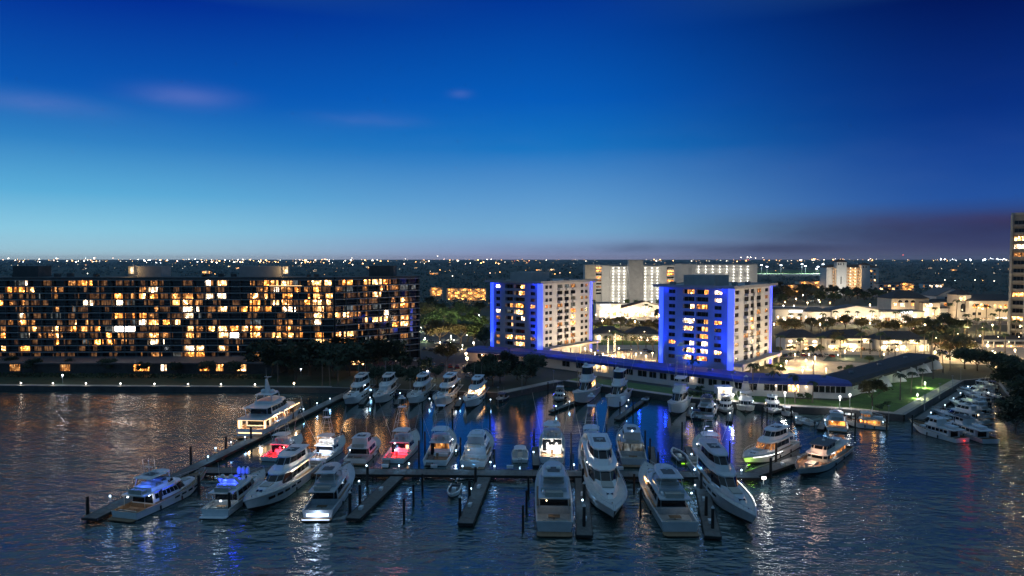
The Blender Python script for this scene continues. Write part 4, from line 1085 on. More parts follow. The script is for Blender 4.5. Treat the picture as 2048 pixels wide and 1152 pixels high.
# shops along the boulevard, brightly lit
def shop(label, D, px0, px1, pyt, wins, roof=('flat', .8, 'roof_grey'), sign=None, pw=8000):
    o = house('shop_building', label, 'shop', D, px0, px1, pyt, 16, 'stucco_white', roof, wins, group=None, frame='frame_white')
    ox = o.location.x
    if sign:
        q0, q1 = atY(sign[0], sign[2], D), atY(sign[1], sign[3], D)
        MB().box(q0.x - ox, q1.x - ox, -.5, -.1, q1.z - G0, q0.z - G0).build('sign_panel', 'sign_white', o)
    x0, x1 = atY(px0, 600, D).x - ox, atY(px1, 600, D).x - ox
    n = max(1, int((x1 - x0) / 12))
    for k in range(n):
        x = x0 + (x1 - x0) * (k + .5) / n
        MB().box(x - .3, x + .3, -1.2, -.7, 4.2, 4.6).build('wall_light', 'bulb_white', o)
        point(o, (x, -6.5, 5.0), pw * .34, (1, .74, .44), .4)
    MB().box(x0, x1, -2.4, -.05, 3.9, 4.15).build('awning', 'frame_white', o)
    return o
shop('low white shop with a long glowing sign by the boulevard', 528, 1551, 1613, 619, [(1556 + 9*k, 1563 + 9*k, 633, 643, ('shop_glow', 'room_lit_white', 'room_dim')[k % 3]) for k in range(6)], sign=(1578, 1608, 620.5, 624))
shop('bright shop with a steep roof between two longer shops', 520, 1614, 1662, 624, [(1618 + 10*k, 1626 + 10*k, 634, 646, 'room_lit_white' if k % 2 else 'shop_glow', 1) for k in range(4)], ('hip', 3.4, 'roof_grey'), pw=12000)
shop('arched white shop front beside tall palms', 524, 1664, 1762, 620, [(1668 + 13*k, 1677 + 13*k, 630, 645, ('shop_glow', 'room_soft', 'room_lit_white')[k % 3], 1) for k in range(7)], ('gable', 3.0, 'roof_grey'), pw=9000)
shop('grey flat shop with an illuminated white band and posts', 520, 1764, 1850, 624, [(1770 + 16*k, 1780 + 16*k, 634, 645, ('room_dim', 'shop_glow', 'room_lit_white', 'dark_glass', 'room_soft')[k]) for k in range(5)], sign=(1800, 1824, 622, 626), pw=6000)
shop('dark flat shop with a bluish sign near the pale tower', 575, 1192, 1242, 608, [(1200 + 12*k, 1208 + 12*k, 622, 634, ('room_lit_white', 'shop_glow', 'room_warm')[k]) for k in range(3)], sign=(1200, 1221, 608.5, 611.5), pw=8000)
shop('bright shop with wide gable and planted terrace behind palms', 572, 1243, 1338, 616, [(1248 + 13*k, 1256 + 13*k, 625, 637, ('shop_glow', 'room_lit_white', 'room_soft')[k % 3]) for k in range(7)], ('gable', 5.2, 'roof_tile'), pw=11000)

# two-storey villas behind the pool terrace
def villa(label, D, px0, px1, pyt, wins, roofm='roof_dark', pw=900):
    o = house('terrace_villa', label, 'villa', D, px0, px1, pyt, 13, 'stucco_white', ('hip', 4.0, roofm), wins, frame='frame_white', group=None)
    ox = o.location.x; x0, x1 = atY(px0, 600, D).x - ox, atY(px1, 600, D).x - ox
    MB().box(x0, x1, -1.7, -.05, 3.0, 3.2).box(x0, x1, -1.7, -1.6, 3.2, 4.0).build('balcony', 'stucco_white', o)
    n = max(2, int((x1 - x0) / 5))
    for k in range(n + 1):
        x = x0 + (x1 - x0) * k / n
        MB().box(x - .2, x + .2, -1.75, -1.3, 0, 2.99).build('pillar', 'stucco_white', o)
    for k in range(n):
        x = x0 + (x1 - x0) * (k + .5) / n
        if k % 2 == 0:
            MB().dome((x, -.9, 2.55), .2, .3, 8).build('porch_lamp', 'bulb_warm', o); point(o, (x, -1.0, 2.0), pw, (1, .70, .36), .25)
        else:
            MB().dome((x, -.5, 5.3), .2, .3, 8).build('balcony_lamp', 'bulb_warm', o); point(o, (x, -1.5, 5.2), pw * .7, (1, .70, .36), .25)
    return o
villa('white terrace villa nearest the blue tower with arched porches', 366, 1572, 1640, 676, [(1577, 1584, 680, 690, 'room_white'), (1592, 1600, 680, 690, 'dark_glass'), (1608, 1616, 681, 690, 'room_soft', 1), (1624, 1634, 681, 690, 'room_white', 1), (1586, 1592, 694, 704, 'room_dim'), (1610, 1618, 695, 704, 'room_soft', 1), (1628, 1635, 695, 704, 'room_soft', 1)])
villa('white terrace villa in the middle with the pointed dormer', 362, 1654, 1742, 677, [(1662, 1670, 681, 690, 'dark_glass'), (1680, 1690, 681, 690, 'room_soft'), (1716, 1726, 681, 691, 'dark_glass'), (1734, 1740, 681, 690, 'room_white'), (1668, 1676, 695, 705, 'room_warm', 1), (1696, 1704, 695, 705, 'room_soft', 1), (1722, 1730, 695, 705, 'room_dim')])
villa('cream terrace villa with dark garage opening next to the hedge', 360, 1760, 1856, 680, [(1766, 1778, 683, 692, 'room_white'), (1792, 1804, 683, 692, 'room_white'), (1826, 1838, 683, 692, 'room_soft'), (1772, 1786, 697, 706, 'dark_glass'), (1790, 1799, 697, 706, 'room_white', 1), (1812, 1820, 697, 706, 'room_warm', 1)])
villa('dark roofed villa behind the lamp wrapped palms', 408, 1188, 1250, 668, [(1193, 1201, 671, 680, 'room_white'), (1214, 1222, 672, 680, 'room_dim'), (1232, 1240, 672, 680, 'room_soft', 1)], pw=420)
villa('second dark roofed villa beside bare courtyard trees', 405, 1256, 1322, 669, [(1262, 1270, 673, 682, 'dark_glass'), (1276, 1284, 673, 682, 'room_white', 1), (1294, 1302, 673, 682, 'room_white', 1), (1310, 1317, 673, 682, 'room_soft')], pw=420)
villa('low glowing villa under the tall balcony tower', 378, 1966, 2070, 688, [(1972, 1982, 692, 702, 'room_warm'), (1992, 2006, 691, 703, 'room_soft'), (2014, 2026, 691, 703, 'room_warm'), (2034, 2046, 692, 702, 'room_soft')], pw=900)
villa('small lamplit villa under trees on the lane', 374, 1895, 1950, 692, [(1902, 1912, 695, 704, 'room_warm', 1), (1922, 1934, 695, 704, 'room_soft', 1)], 'roof_tile', 900)
# courtyard walls and small pavilions between the towers
o = house('pool_pavilion', 'small cream pavilion with glowing front in the entrance court', 'pavilion', 318, 1238, 1265, 703, 5, 'stucco_cream', ('flat', .4, 'roof_grey'), [(1242, 1260, 706, 715, 'shop_glow')])
o = house('quay_pavilion', 'small white open pavilion with a bright lamp on the quay lawn', 'pavilion', 236, 1438, 1466, 776, 4, 'stucco_white', ('flat', .35, 'frame_white'), [(1443, 1462, 780, 788, 'room_lit_white')])
point(o, (1.5, -2.5, 3.2), 500, (1, .93, .82), .3)
# ================================================================ boats (local x = bow, z = up from the waterline, x = 0 at the transom)
def hull_lines(L, B, hs, hb, full=.5, rake=.075):
    def bd(t):
        w = B / 2 * (.90 + .10 * min(1, t / .35))
        return w if t < full else max(.02 * B, w * (1 - ((t - full) / (1 - full)) ** 2.3))
    sh = lambda t: hs + (hb - hs) * max(0, (t - .12) / .88) ** 1.5
    return bd, sh
def make_hull(par, L, B, hs, hb, hullm, deckm, cock=0.0, cz=.7, full=.5, bul=.0, stripe='antifoul', rub='steel'):
    """hull, deck and boot stripe; a sunk cockpit up to cock*L; bul = bulwark height above the deck"""
    bd, sh = hull_lines(L, B, hs, hb, full)
    T = [0, .08, .18, .28, .38, .48, .56, .64, .72, .79, .85, .90, .945, .98, 1.0]
    if cock: T = sorted(set([t for t in T if abs(t - cock) > .02] + [cock - .001, cock + .001]))
    H, S, D = MB(), MB(), MB()
    ro, rs, rd = [], [], []
    for t in T:
        b = bd(t); z = sh(t); k = max(0, (t - .6) / .4)
        bc = b * (.90 - .55 * k ** 1.2); zc = .12 + .42 * hb * k ** 2; zk = -.7 + (.7 + zc * .8) * k ** 3
        xo = lambda q: t * L - .085 * L * (1 - min(1, max(0, q / hb))) * max(0, (t - .55) / .45) ** 1.5
        zm = zc + (z - zc) * .45; bm = bc + (b - bc) * (.45 - .22 * k)
        ro.append([(xo(zc), -bc, zc), (xo(zm), -bm, zm), (xo(z), -b, z)] )
        rs.append([(xo(zk), 0, zk), (xo(zc), -bc, zc)])
        bi = max(.004 * B, b - min(.28, b * .4)); zd = cz if (cock and t < cock) else z - bul
        rd.append([(xo(z), -b, z), (xo(z), -bi, z + .01), (xo(zd), -bi, zd), (xo(zd), 0, zd + .04 * (0 if cock and t < cock else 1))])
    def sym(mb, rows, mi=0):
        n = len(rows[0])
        for sgn in (1, -1):
            vs = [(p[0], p[1] * sgn, p[2]) for r in rows for p in r]
            fs = []
            for i in range(len(rows) - 1):
                for j in range(n - 1):
                    f = (i*n + j, (i+1)*n + j, (i+1)*n + j + 1, i*n + j + 1)
                    fs.append(f if sgn == 1 else f[::-1])
            mb.add(vs, fs, mi)
    sym(H, ro); sym(S, rs); sym(D, rd)
    r0, q0 = ro[0], rs[0]
    # transom
    tp = [r0[0], r0[1], r0[2]]
    H.add(tp + [(p[0], -p[1], p[2]) for p in tp[::-1]], [tuple(range(6))])
    S.add([q0[0], q0[1], (q0[1][0], -q0[1][1], q0[1][2])], [(0, 1, 2)])
    if cock:
        z, b = sh(0), bd(0)
        D.box(.02, .25, -b + .3, b - .3, cz, z - .02)
    h = H.build('hull', hullm, par, True)
    S.build('bottom', stripe, par, True)
    d = D.build('deck', deckm, par)
    rr = MB()                                            # rubbing strake along the sheer
    for s in (-1, 1):
        pts = [(r[2][0], (r[2][1] - .02) * s, r[2][2] - .10) for r in ro]
        rr.path(pts, .05, 4)
    rr.build('rub_rail', rub, par)
    return bd, sh
def ring(x0, x1, w, z, fr, nf, lean=0.0):
    xs = x1 - fr * (x1 - x0)
    return [(x0, -w, z), (xs, -w, z), (x1 - .28 * (x1 - xs), -w * (nf + (1 - nf) * .35), z), (x1, -w * nf * .6, z),
            (x1, w * nf * .6, z), (x1 - .28 * (x1 - xs), w * (nf + (1 - nf) * .35), z), (xs, w, z), (x0, w, z)]
def blockq(par, name, mat, a, b, smooth=False):
    m = MB().loft([a, b]); o = m.build(name, mat, par); return (a, b, o)
def panes(blk, name, mat, edges, u0, u1, n=1, inset=.06, off=.035, frm=0.0, to=1.0, one=True, par=None):
    """glazing laid on the faces of a deckhouse, sub-parts of it; edges 0/6 sides, 1..5 front, 7 aft"""
    a, b, o = blk; m = MB()
    cx = sum(p[0] for p in a) / 8
    for e in edges:
        i, j = e, (e + 1) % 8
        A, B_, Cc, D = (Vector(a[i]), Vector(a[j]), Vector(b[j]), Vector(b[i]))
        nrm = (B_ - A).cross(D - A)
        if nrm.length < 1e-6: continue
        nrm.normalize()
        mid = (A + B_ + Cc + D) / 4
        if nrm.dot(mid - Vector((cx, 0, mid.z))) < 0: nrm = -nrm
        k = n if e in (0, 6) else 1
        for q in range(k):
            s0 = frm + (to - frm) * q / k; s1 = frm + (to - frm) * (q + 1) / k
            g = inset / max(.2, (B_ - A).length)
            s0 += g; s1 -= g
            if s1 <= s0: continue
            P = lambda s, u: tuple((A.lerp(B_, s)).lerp(D.lerp(Cc, s), u) + nrm * off)
            if e == 6: s0, s1 = 1 - s1, 1 - s0
            m.quad(P(s0, u0), P(s1, u0), P(s1, u1), P(s0, u1))
    if m.v: return m.build(name, mat, o if par is None else par)
def rail(par, L, bd, sh, t0, t1, h=.75, n=7, mat='steel'):
    for s in (-1, 1):
        m = MB(); pts = []
        for k in range(n + 1):
            t = t0 + (t1 - t0) * k / n
            pts.append((t * L * .995, s * max(.0, bd(t) - .14), sh(t)))
        for p in pts: m.tube(p, (p[0], p[1], p[2] + h), .025, .025, 4)
        up = [(p[0], p[1], p[2] + h) for p in pts]
        m.path(up, .035, 4)
        m.build('bow_rail', mat, par)
def antenna(par, x, y, z, h, name='antenna', r=.035, lean=(-.15, 0)):
    MB().tube((x, y, z), (x + lean[0] * h, y + lean[1] * h, z + h), r, r * .5, 4).build(name, 'frame_white', par)
def dome(par, x, y, z, r=.42): MB().lathe((x, y, z), [(r * .7, 0), (r, .12), (r, r * .7), (r * .7, r * 1.2), (.03, r * 1.45)], 10).build('radar_dome', 'gelcoat', par, True)
def radar_bar(par, x, y, z, w=1.5):
    MB().tube((x, y, z), (x, y, z + .35), .15, .12, 8).box(x - .09, x + .09, y - w/2, y + w/2, z + .36, z + .52).build('radar', 'gelcoat', par)
def cockpit_light(par, x, z, hw, led, col, power, zl=None, n=2):
    MB().box(x - .05, x, -hw, hw, z, z + .10).build('courtesy_light', led, par)
    for k in range(n):
        point(par, (x - 1.0, hw * (-.5 + k) if n > 1 else 0, zl or z), power, col, .25)
def platform(par, L, B, z=.35, d=.055, mat='deck_teak'):
    m = MB(); w = B * .44; x = d * L
    m.prism([(.02, -w), (.02, w), (-x * .8, w), (-x, w * .8), (-x, -w * .8), (-x * .8, -w)], z - .15, z); m.build('swim_platform', mat, par)
def fenders(par, L, bd, sh, ts):
    for t in ts:
        for s in (-1, 1):
            y = s * (bd(t) + .10)
            MB().lathe((t * L, y, .25), [(.05, 0), (.17, .12), (.17, .75), (.05, .9)], 8).build('fender', 'rubber', par)

def motor_yacht(par, L, B, o):
    """flybridge yacht: raised foredeck, long house, bridge deck above with windscreen and hardtop"""
    s = L / 22.0; hs, hb = 1.55 * s ** .7, (2.7 if not o.get('low') else 2.2) * s ** .75
    hm = o.get('hull', 'gelcoat'); sm = o.get('house', 'gelcoat')
    ck = .20
    bd, sh = make_hull(par, L, B, hs, hb, hm, o.get('deck', 'deck_white'), ck, .75 * s ** .5, bul=.12, full=o.get('full', .52))
    platform(par, L, B, mat=o.get('plat', 'deck_teak'))
    w = B * .39; z0 = sh(.3) - .15; z1 = z0 + 2.15 * s ** .55; zb = z1 + .95
    # trunk on the foredeck
    for y in (-1, 1):
        MB().prism([(ck*L + .4, y*bd(.25)*.80), (.60*L, y*bd(.6)*.80), (.60*L, y*bd(.6)*.93), (ck*L + .4, y*bd(.25)*.93)], sh(.3) + .0, sh(.3) + .03 + (sh(.6) - sh(.3))*.2).build('side_deck', 'deck_teak', par)
    MB().box(.035*L, .07*L, -B*.30, B*.30, .78*s**.5, 1.15*s**.5).box(.03*L, .04*L, -B*.30, B*.30, 1.16*s**.5, 1.55*s**.5).build('cockpit_sofa', 'cushion', par)
    MB().box(.095*L, .135*L, -B*.15, B*.15, 1.25*s**.5, 1.31*s**.5).tube((.115*L, 0, .75*s**.5), (.115*L, 0, 1.25*s**.5), .08, .08, 6).build('cockpit_table', 'deck_teak', par)
    t = blockq(par, 'coachroof', sm, ring(.58*L, .86*L, w*.80, sh(.66) - .3, .7, .35), ring(.58*L, .80*L, w*.66, sh(.72) + .42*s, .7, .35))
    MB().box(.66*L, .74*L, -w*.36, w*.36, sh(.72) + .43*s, sh(.72) + .56*s).build('sun_pad', 'cushion', par)
    for y in (-1, 1): MB().box(.79*L, .81*L, y*w*.12 - .25, y*w*.12 + .25, sh(.8) + .02, sh(.8) + .32*s).build('deck_hatch', 'dark_glass', par)
    MB().tube((.90*L, 0, sh(.9)), (.90*L, 0, sh(.9) + .3), .16, .12, 8).build('windlass', 'steel', par)
    h = blockq(par, 'deckhouse', sm, ring(ck*L + .1, .70*L, w, z0, .36, .55), ring(ck*L + .1, .585*L, w*.90, z1, .30, .60))
    panes(h, 'windshield', o.get('front', 'dark_glass'), (1, 2, 3, 4, 5), .30, .90)
    for e in (0, 6): panes(h, 'side_window', o.get('side', 'dark_glass'), (e,), .38, .84, o.get('nside', 4), frm=.08)
    panes(h, 'saloon_door', o.get('aft', 'dark_glass'), (7,), .10, .85)
    # bridge deck slab reaching over the cockpit
    f0 = .10*L if not o.get('nooverhang') else .17*L
    MB().loft([ring(f0, .60*L, w*1.03, z1 + .003, .3, .6), ring(f0, .59*L, w*1.03, z1 + .20, .3, .6)]).build('bridge_deck', sm, par)
    for y in (-1, 1): MB().tube((f0 + .3, y*w*.95, sh(.1)), (f0 + .3, y*w*.95, z1), .06, .06, 6).build('deck_support', 'steel', par)
    z2 = z1 + .205
    b0, b1 = (.20*L, .54*L)
    if o.get('enclosed'):
        b = blockq(par, 'bridge_house', sm, ring(b0, b1, w*.82, z2, .40, .6), ring(b0 + .02*L, b1 - .075*L, w*.72, z2 + 2.05*s**.4, .35, .65))
        panes(b, 'bridge_window', 'dark_glass', (1, 2, 3, 4, 5), .40, .88); 
        for e in (0, 6): panes(b, 'bridge_window', 'dark_glass', (e,), .40, .88, 2, frm=.2)
        zt = z2 + 2.05*s**.4 + .002
        MB().loft([ring(b0 - .03*L, b1 - .06*L, w*.78, zt, .35, .65), ring(b0 - .03*L, b1 - .07*L, w*.74, zt + .16, .35, .65)]).build('hardtop', sm, par)
        zt += .165
    else:
        b = blockq(par, 'bridge_coaming', sm, ring(b0, b1, w*.88, z2, .40, .55), ring(b0, b1 - .035*L, w*.84, z2 + .75, .38, .55))
        panes(b, 'bridge_windscreen', 'dark_glass', (1, 2, 3, 4, 5), .55, 1.28)
        m = MB().box(b1 - .16*L, b1 - .10*L, -w*.3, w*.3, z2 + .76, z2 + 1.15); m.build('helm_console', 'canvas', par)
        for x in (.27, .33):
            MB().box(x*L, x*L + .55*s, -w*.7, w*.7, z2 + .76, z2 + .98).box(x*L, x*L + .16, -w*.7, w*.7, z2 + .985, z2 + 1.35).build('bench_seat', o.get('seat', 'cushion'), par)
        zt = z2 + 2.5*s**.3
        if o.get('top', True):
            for x in (b0 + .3, b1 - .12*L):
                for y in (-1, 1): MB().tube((x, y*w*.78, z2 + .74), (x + .2, y*w*.66, zt), .07, .06, 6).build('top_support', 'gelcoat', par)
            MB().loft([ring(b0 - .2, b1 - .06*L, w*.80, zt, .4, .6), ring(b0, b1 - .075*L, w*.72, zt + .17, .4, .6)]).build('hardtop', o.get('topm', sm), par)
            zt += .175
        elif o.get('arch', True):
            for y in (-1, 1): MB().loft([[(b0 + .1*L, y*w*.86 - .1, z2), (b0 + .16*L, y*w*.86 - .1, z2), (b0 + .16*L, y*w*.86 + .1, z2), (b0 + .1*L, y*w*.86 + .1, z2)], [(b0, y*w*.7 - .08, z2 + 2.1), (b0 + .04*L, y*w*.7 - .08, z2 + 2.1), (b0 + .04*L, y*w*.7 + .08, z2 + 2.1), (b0, y*w*.7 + .08, z2 + 2.1)]]).build('radar_arch_leg', sm, par)
            MB().box(b0, b0 + .04*L, -w*.78, w*.78, z2 + 2.102, z2 + 2.3).build('radar_arch', sm, par); zt = z2 + 2.3; 
    if o.get('enclosed') or o.get('top', True):
        MB().box(b0 + .06*L, b0 + .15*L, -w*.42, w*.42, zt + .004, zt + .05).build('sunroof', 'canvas', par)
        for y in (-.60, .60): MB().box(b0 + .02*L, b1 - .12*L, y*w - .06, y*w + .06, zt + .004, zt + .07).build('roof_rail', 'gelcoat_grey', par)
    MB().box(.125*L, .185*L, -w*.55, w*.55, z2 + .02, z2 + .50).box(.118*L, .128*L, -w*.6, w*.6, z2 + .02, z2 + .85).build('aft_deck_seat', 'cushion', par)
    MB().tube((.15*L, w*.7, z2 + .3), (.19*L, w*.7, z2 + .3), .28, .28, 8).build('life_raft', 'gelcoat', par)
    xm = (b0 + b1) / 2 - .06*L
    if o.get('nooverhang') is None and not o.get('top', True): xm = b0 + .02*L
    nd = o.get('domes', 1)
    if nd >= 1: dome(par, xm, -w*.36 if nd > 1 else 0, zt, .40*s**.5)
    if nd >= 2: dome(par, xm, w*.36, zt, .40*s**.5)
    if nd != 2: radar_bar(par, xm + .9, 0, zt, 1.4) if nd == 0 else None
    for y in (-1, 1): antenna(par, xm - .4, y*w*.55, zt, 3.0*s)
    if o.get('mast'):
        MB().path([(xm - .5, 0, zt), (xm - .8, 0, zt + 2.2), (xm - .8, 0, zt + 3.0)], .08, 6).box(xm - .9, xm - .7, -.9, .9, zt + 1.6, zt + 1.72).build('mast', 'gelcoat', par)
    rail(par, L, bd, sh, .50, .985)
    # hull windows
    for sgn in (-1, 1):
        m = MB()
        for k in range(o.get('hullwin', 3)):
            t0 = .42 + .085 * k; t1 = t0 + .06
            y0 = sgn * (bd(t0) * .985 + .012); y1 = sgn * (bd(t1) * .975 + .012)
            m.quad((t0*L, y0, sh(t0)*.60), (t1*L, y1, sh(t1)*.60), (t1*L, y1, sh(t1)*.78), (t0*L, y0, sh(t0)*.78))
        if m.v: m.build('hull_window', 'dark_glass', par)
    fenders(par, L, bd, sh, (.25, .5))
    if o.get('tender'):
        MB().loft([ring(.12*L, .19*L, w*.35, z2 + .02, .5, .4), ring(.11*L, .195*L, w*.40, z2 + .55, .5, .4)]).build('tender_tube', 'rubber', par)
    return dict(bd=bd, sh=sh, w=w, z1=z1, z2=z2, zt=zt, s=s, ck=ck, cz=.75*s**.5)

def sport_fisher(par, L, B, o):
    """convertible sport fisherman: flared bow, low open cockpit, masked house, flybridge, tower and outriggers"""
    s = L / 18.0; hs, hb = 1.15 * s, 2.75 * s
    ck = .29
    bd, sh = make_hull(par, L, B, hs, hb, o.get('hull', 'gelcoat'), o.get('deck', 'deck_white'), ck, .55 * s, bul=.04)
    MB().box(.3, ck*L - .05, -bd(.1) + .36, bd(.1) - .36, .56*s, .60*s).build('cockpit_sole', o.get('sole', 'deck_teak'), par)
    w = B * .40; z0 = sh(.35) - .2; z1 = z0 + 2.0*s
    h = blockq(par, 'deckhouse', 'gelcoat', ring(ck*L + .1, .70*L, w, z0, .45, .5), ring(ck*L + .1, .56*L, w*.86, z1, .35, .6))
    panes(h, 'windshield', o.get('front', 'dark_glass'), (1, 2, 3, 4, 5), .38, .90)
    for e in (0, 6): panes(h, 'side_window', o.get('side', 'dark_glass'), (e,), .45, .84, 2, frm=.12)
    # aft bulkhead in the cockpit: mezzanine seat, window and door
    MB().box(ck*L - .9*s, ck*L + .05, -w*.85, w*.5, .62*s, 1.15*s).box(ck*L - .28*s, ck*L + .05, -w*.85, w*.5, 1.155*s, 1.65*s).build('mezzanine_seat', o.get('seat', 'gelcoat'), par)
    panes(h, 'saloon_window', o.get('aft', 'dark_glass'), (7,), .35, .85, frm=.0)
    MB().box(ck*L - .03, ck*L + .09, w*.52, w*.86, .63*s, z1 - .3).build('saloon_door', 'dark_glass', par)
    z2 = z1 + .17
    MB().loft([ring(ck*L - .9*s, .58*L, w*.94, z1 + .003, .3, .6), ring(ck*L - .9*s, .575*L, w*.94, z2, .3, .6)]).build('bridge_deck', 'gelcoat', par)
    b0, b1 = ck*L - .3*s, .54*L
    b = blockq(par, 'bridge_coaming', 'gelcoat', ring(b0 + 1.6*s, b1, w*.84, z2 + .002, .45, .5), ring(b0 + 1.6*s, b1 - .05*L, w*.80, z2 + .95*s, .42, .55))
    MB().box(b0 + 1.0*s, b0 + 1.7*s, -.45*s, .45*s, z2 + .005, z2 + 1.05*s).build('helm_pod', 'gelcoat_grey', par)
    for y in (-.75, .75):
        MB().box(b0 + .2*s, b0 + .75*s, y*s - .3, y*s + .3, z2 + .45, z2 + .6).box(b0 + .12*s, b0 + .2*s, y*s - .3, y*s + .3, z2 + .6, z2 + 1.15).tube((b0 + .45*s, y*s, z2), (b0 + .45*s, y*s, z2 + .45), .07, .07, 6).build('helm_seat', 'cushion', par)
    zt = z2 + 2.15*s
    for x, dx in ((b0 + .1, .3), (b1 - .09*L, -.3)):
        for y in (-1, 1): MB().tube((x, y*w*.82, z2), (x + dx, y*w*.70, zt), .06, .05, 6).build('top_support', 'steel', par)
    MB().loft([ring(b0 - .2, b1 - .05*L, w*.80, zt, .35, .65), ring(b0, b1 - .06*L, w*.74, zt + .14, .35, .65)]).build('hardtop', o.get('topm', 'gelcoat'), par)
    if o.get('curtain'): # clear enclosure panels round the bridge
        e = blockq(par, 'bridge_enclosure', 'dark_glass', ring(b0 + 1.7*s, b1 - .052*L, w*.78, z2 + .96*s, .42, .55), ring(b0 + 1.8*s, b1 - .075*L, w*.70, zt - .01, .4, .6))
    zt += .145
    xm = (b0 + b1) / 2 - .02*L
    if o.get('tower', True):
        hT = o.get('th', 4.0) * s; tp = zt + hT
        m = MB()
        feet = [(b0 + .4, -w*.72), (b0 + .4, w*.72), (b1 - .1*L, -w*.66), (b1 - .1*L, w*.66)]
        tops = [(xm - .5*s, -.6*s), (xm - .5*s, .6*s), (xm + .6*s, -.6*s), (xm + .6*s, .6*s)]
        for f, t in zip(feet, tops): m.tube((f[0], f[1], zt - .1), (t[0], t[1], tp), .06, .045, 5)
        for k in (.35, .7):
            q = [(f[0] + (t[0]-f[0])*k, f[1] + (t[1]-f[1])*k, zt + hT*k) for f, t in zip(feet, tops)]
            for a, c in ((0, 1), (2, 3), (0, 2), (1, 3)): m.tube(q[a], q[c], .035, .035, 4)
        m.build('tuna_tower', o.get('towerm', 'steel'), par)
        MB().box(xm - .8*s, xm + .9*s, -.85*s, .85*s, tp, tp + .08).build('tower_floor', 'gelcoat', par)
        m = MB()
        for x, y in ((-.7, -.75), (-.7, .75), (.8, -.75), (.8, .75)): m.tube((xm + x*s, y*s, tp + .08), (xm + x*s*.8, y*s*.8, tp + 1.9*s), .04, .03, 4)
        m.build('tower_rail', 'steel', par)
        MB().loft([ring(xm - .8*s, xm + .9*s, .75*s, tp + 1.9*s, .4, .6), ring(xm - .7*s, xm + .7*s, .6*s, tp + 2.02*s, .4, .6)]).build('sun_top', 'gelcoat', par)
        dome(par, xm, 0, tp + 2.02*s, .38*s)
    else:
        dome(par, xm, -w*.3, zt, .38*s); radar_bar(par, xm + .7, w*.25, zt, 1.3)
    for y in (-1, 1):
        a = Vector((ck*L + .10*L, y*w*.95, z1 - .6*s)); bq = a + Vector((-.10*L, y*o.get('spread', .14)*L, .50*L))
        MB().tube(a, bq, .05, .02, 5).build('outrigger', o.get('rigm', 'frame_white'), par)
        antenna(par, xm - .3, y*w*.6, zt, 2.6*s)
    if o.get('chair', True):
        c = .13*L
        MB().tube((c, 0, .56*s), (c, 0, 1.05*s), .09, .09, 8).box(c - .3, c + .3, -.32, .32, 1.06*s, 1.18*s).box(c + .2, c + .3, -.32, .32, 1.185*s, 1.8*s).build('fighting_chair', 'deck_teak', par)
    MB().box(.02, .14, -.5, .5, hs - .45, hs + .015).build('transom_gate', 'gelcoat_grey', par)
    rail(par, L, bd, sh, .72, .985, .45, 4)
    MB().box(.77*L, .80*L, -.45, .45, sh(.78) + .02, sh(.78) + .2).build('deck_hatch', 'gelcoat_grey', par)
    return dict(bd=bd, sh=sh, w=w, z1=z1, z2=z2, zt=zt, s=s, ck=ck, cz=.6*s, hs=hs)

def center_console(par, L, B, o):
    hs, hb = .95, 1.45
    bd, sh = make_hull(par, L, B, hs, hb, o.get('hull', 'gelcoat'), 'deck_white', .80, .42, bul=.0, full=.45)
    MB().box(.42*L, .55*L, -.5, .5, .43, 1.45).build('console', 'gelcoat', par)
    MB().add([(.55*L, -.48, 1.4), (.55*L, .48, 1.4), (.51*L, .42, 1.95), (.51*L, -.42, 1.95)], [(0, 1, 2, 3)]).build('windscreen', 'dark_glass', par)
    MB().box(.30*L, .37*L, -.6, .6, .43, 1.1).box(.30*L, .315*L, -.6, .6, 1.11, 1.6).build('leaning_seat', 'cushion', par)
    MB().box(.62*L, .74*L, -.45, .45, .43, .85).build('bow_seat', 'cushion', par)
    if o.get('top', True):
        for x in (.34, .56):
            for y in (-1, 1): MB().tube((x*L, y*.62, .45), (x*L - .1, y*.7, 2.5), .04, .04, 5).build('top_support', 'steel', par)
        MB().loft([ring(.27*L, .62*L, B*.36, 2.5, .3, .7), ring(.28*L, .61*L, B*.34, 2.62, .3, .7)]).build('hardtop', o.get('topm', 'gelcoat'), par)
        antenna(par, .4*L, .5, 2.62, 2.2)
    for k in range(o.get('n', 2)):
        y = (k - (o.get('n', 2) - 1) / 2) * .62; mt = o.get('motor', 'outboard_black')
        c = MB().loft([[(-.62 + dx, y - .2*q, z), (-.05 + dx*0, y - .2*q, z), (-.05, y + .2*q, z), (-.62 + dx, y + .2*q, z)] for z, q, dx in ((.75, .8, .1), (1.0, 1.05, 0), (1.35, 1.0, .03), (1.55, .7, .14))])
        e = c.build('outboard', mt, par)
        MB().box(-.42, -.2, y - .08, y + .08, -.5, .74).build('outboard_shaft', mt, e)
    rail(par, L, bd, sh, .70, .97, .22, 3)
    return dict(bd=bd, sh=sh)

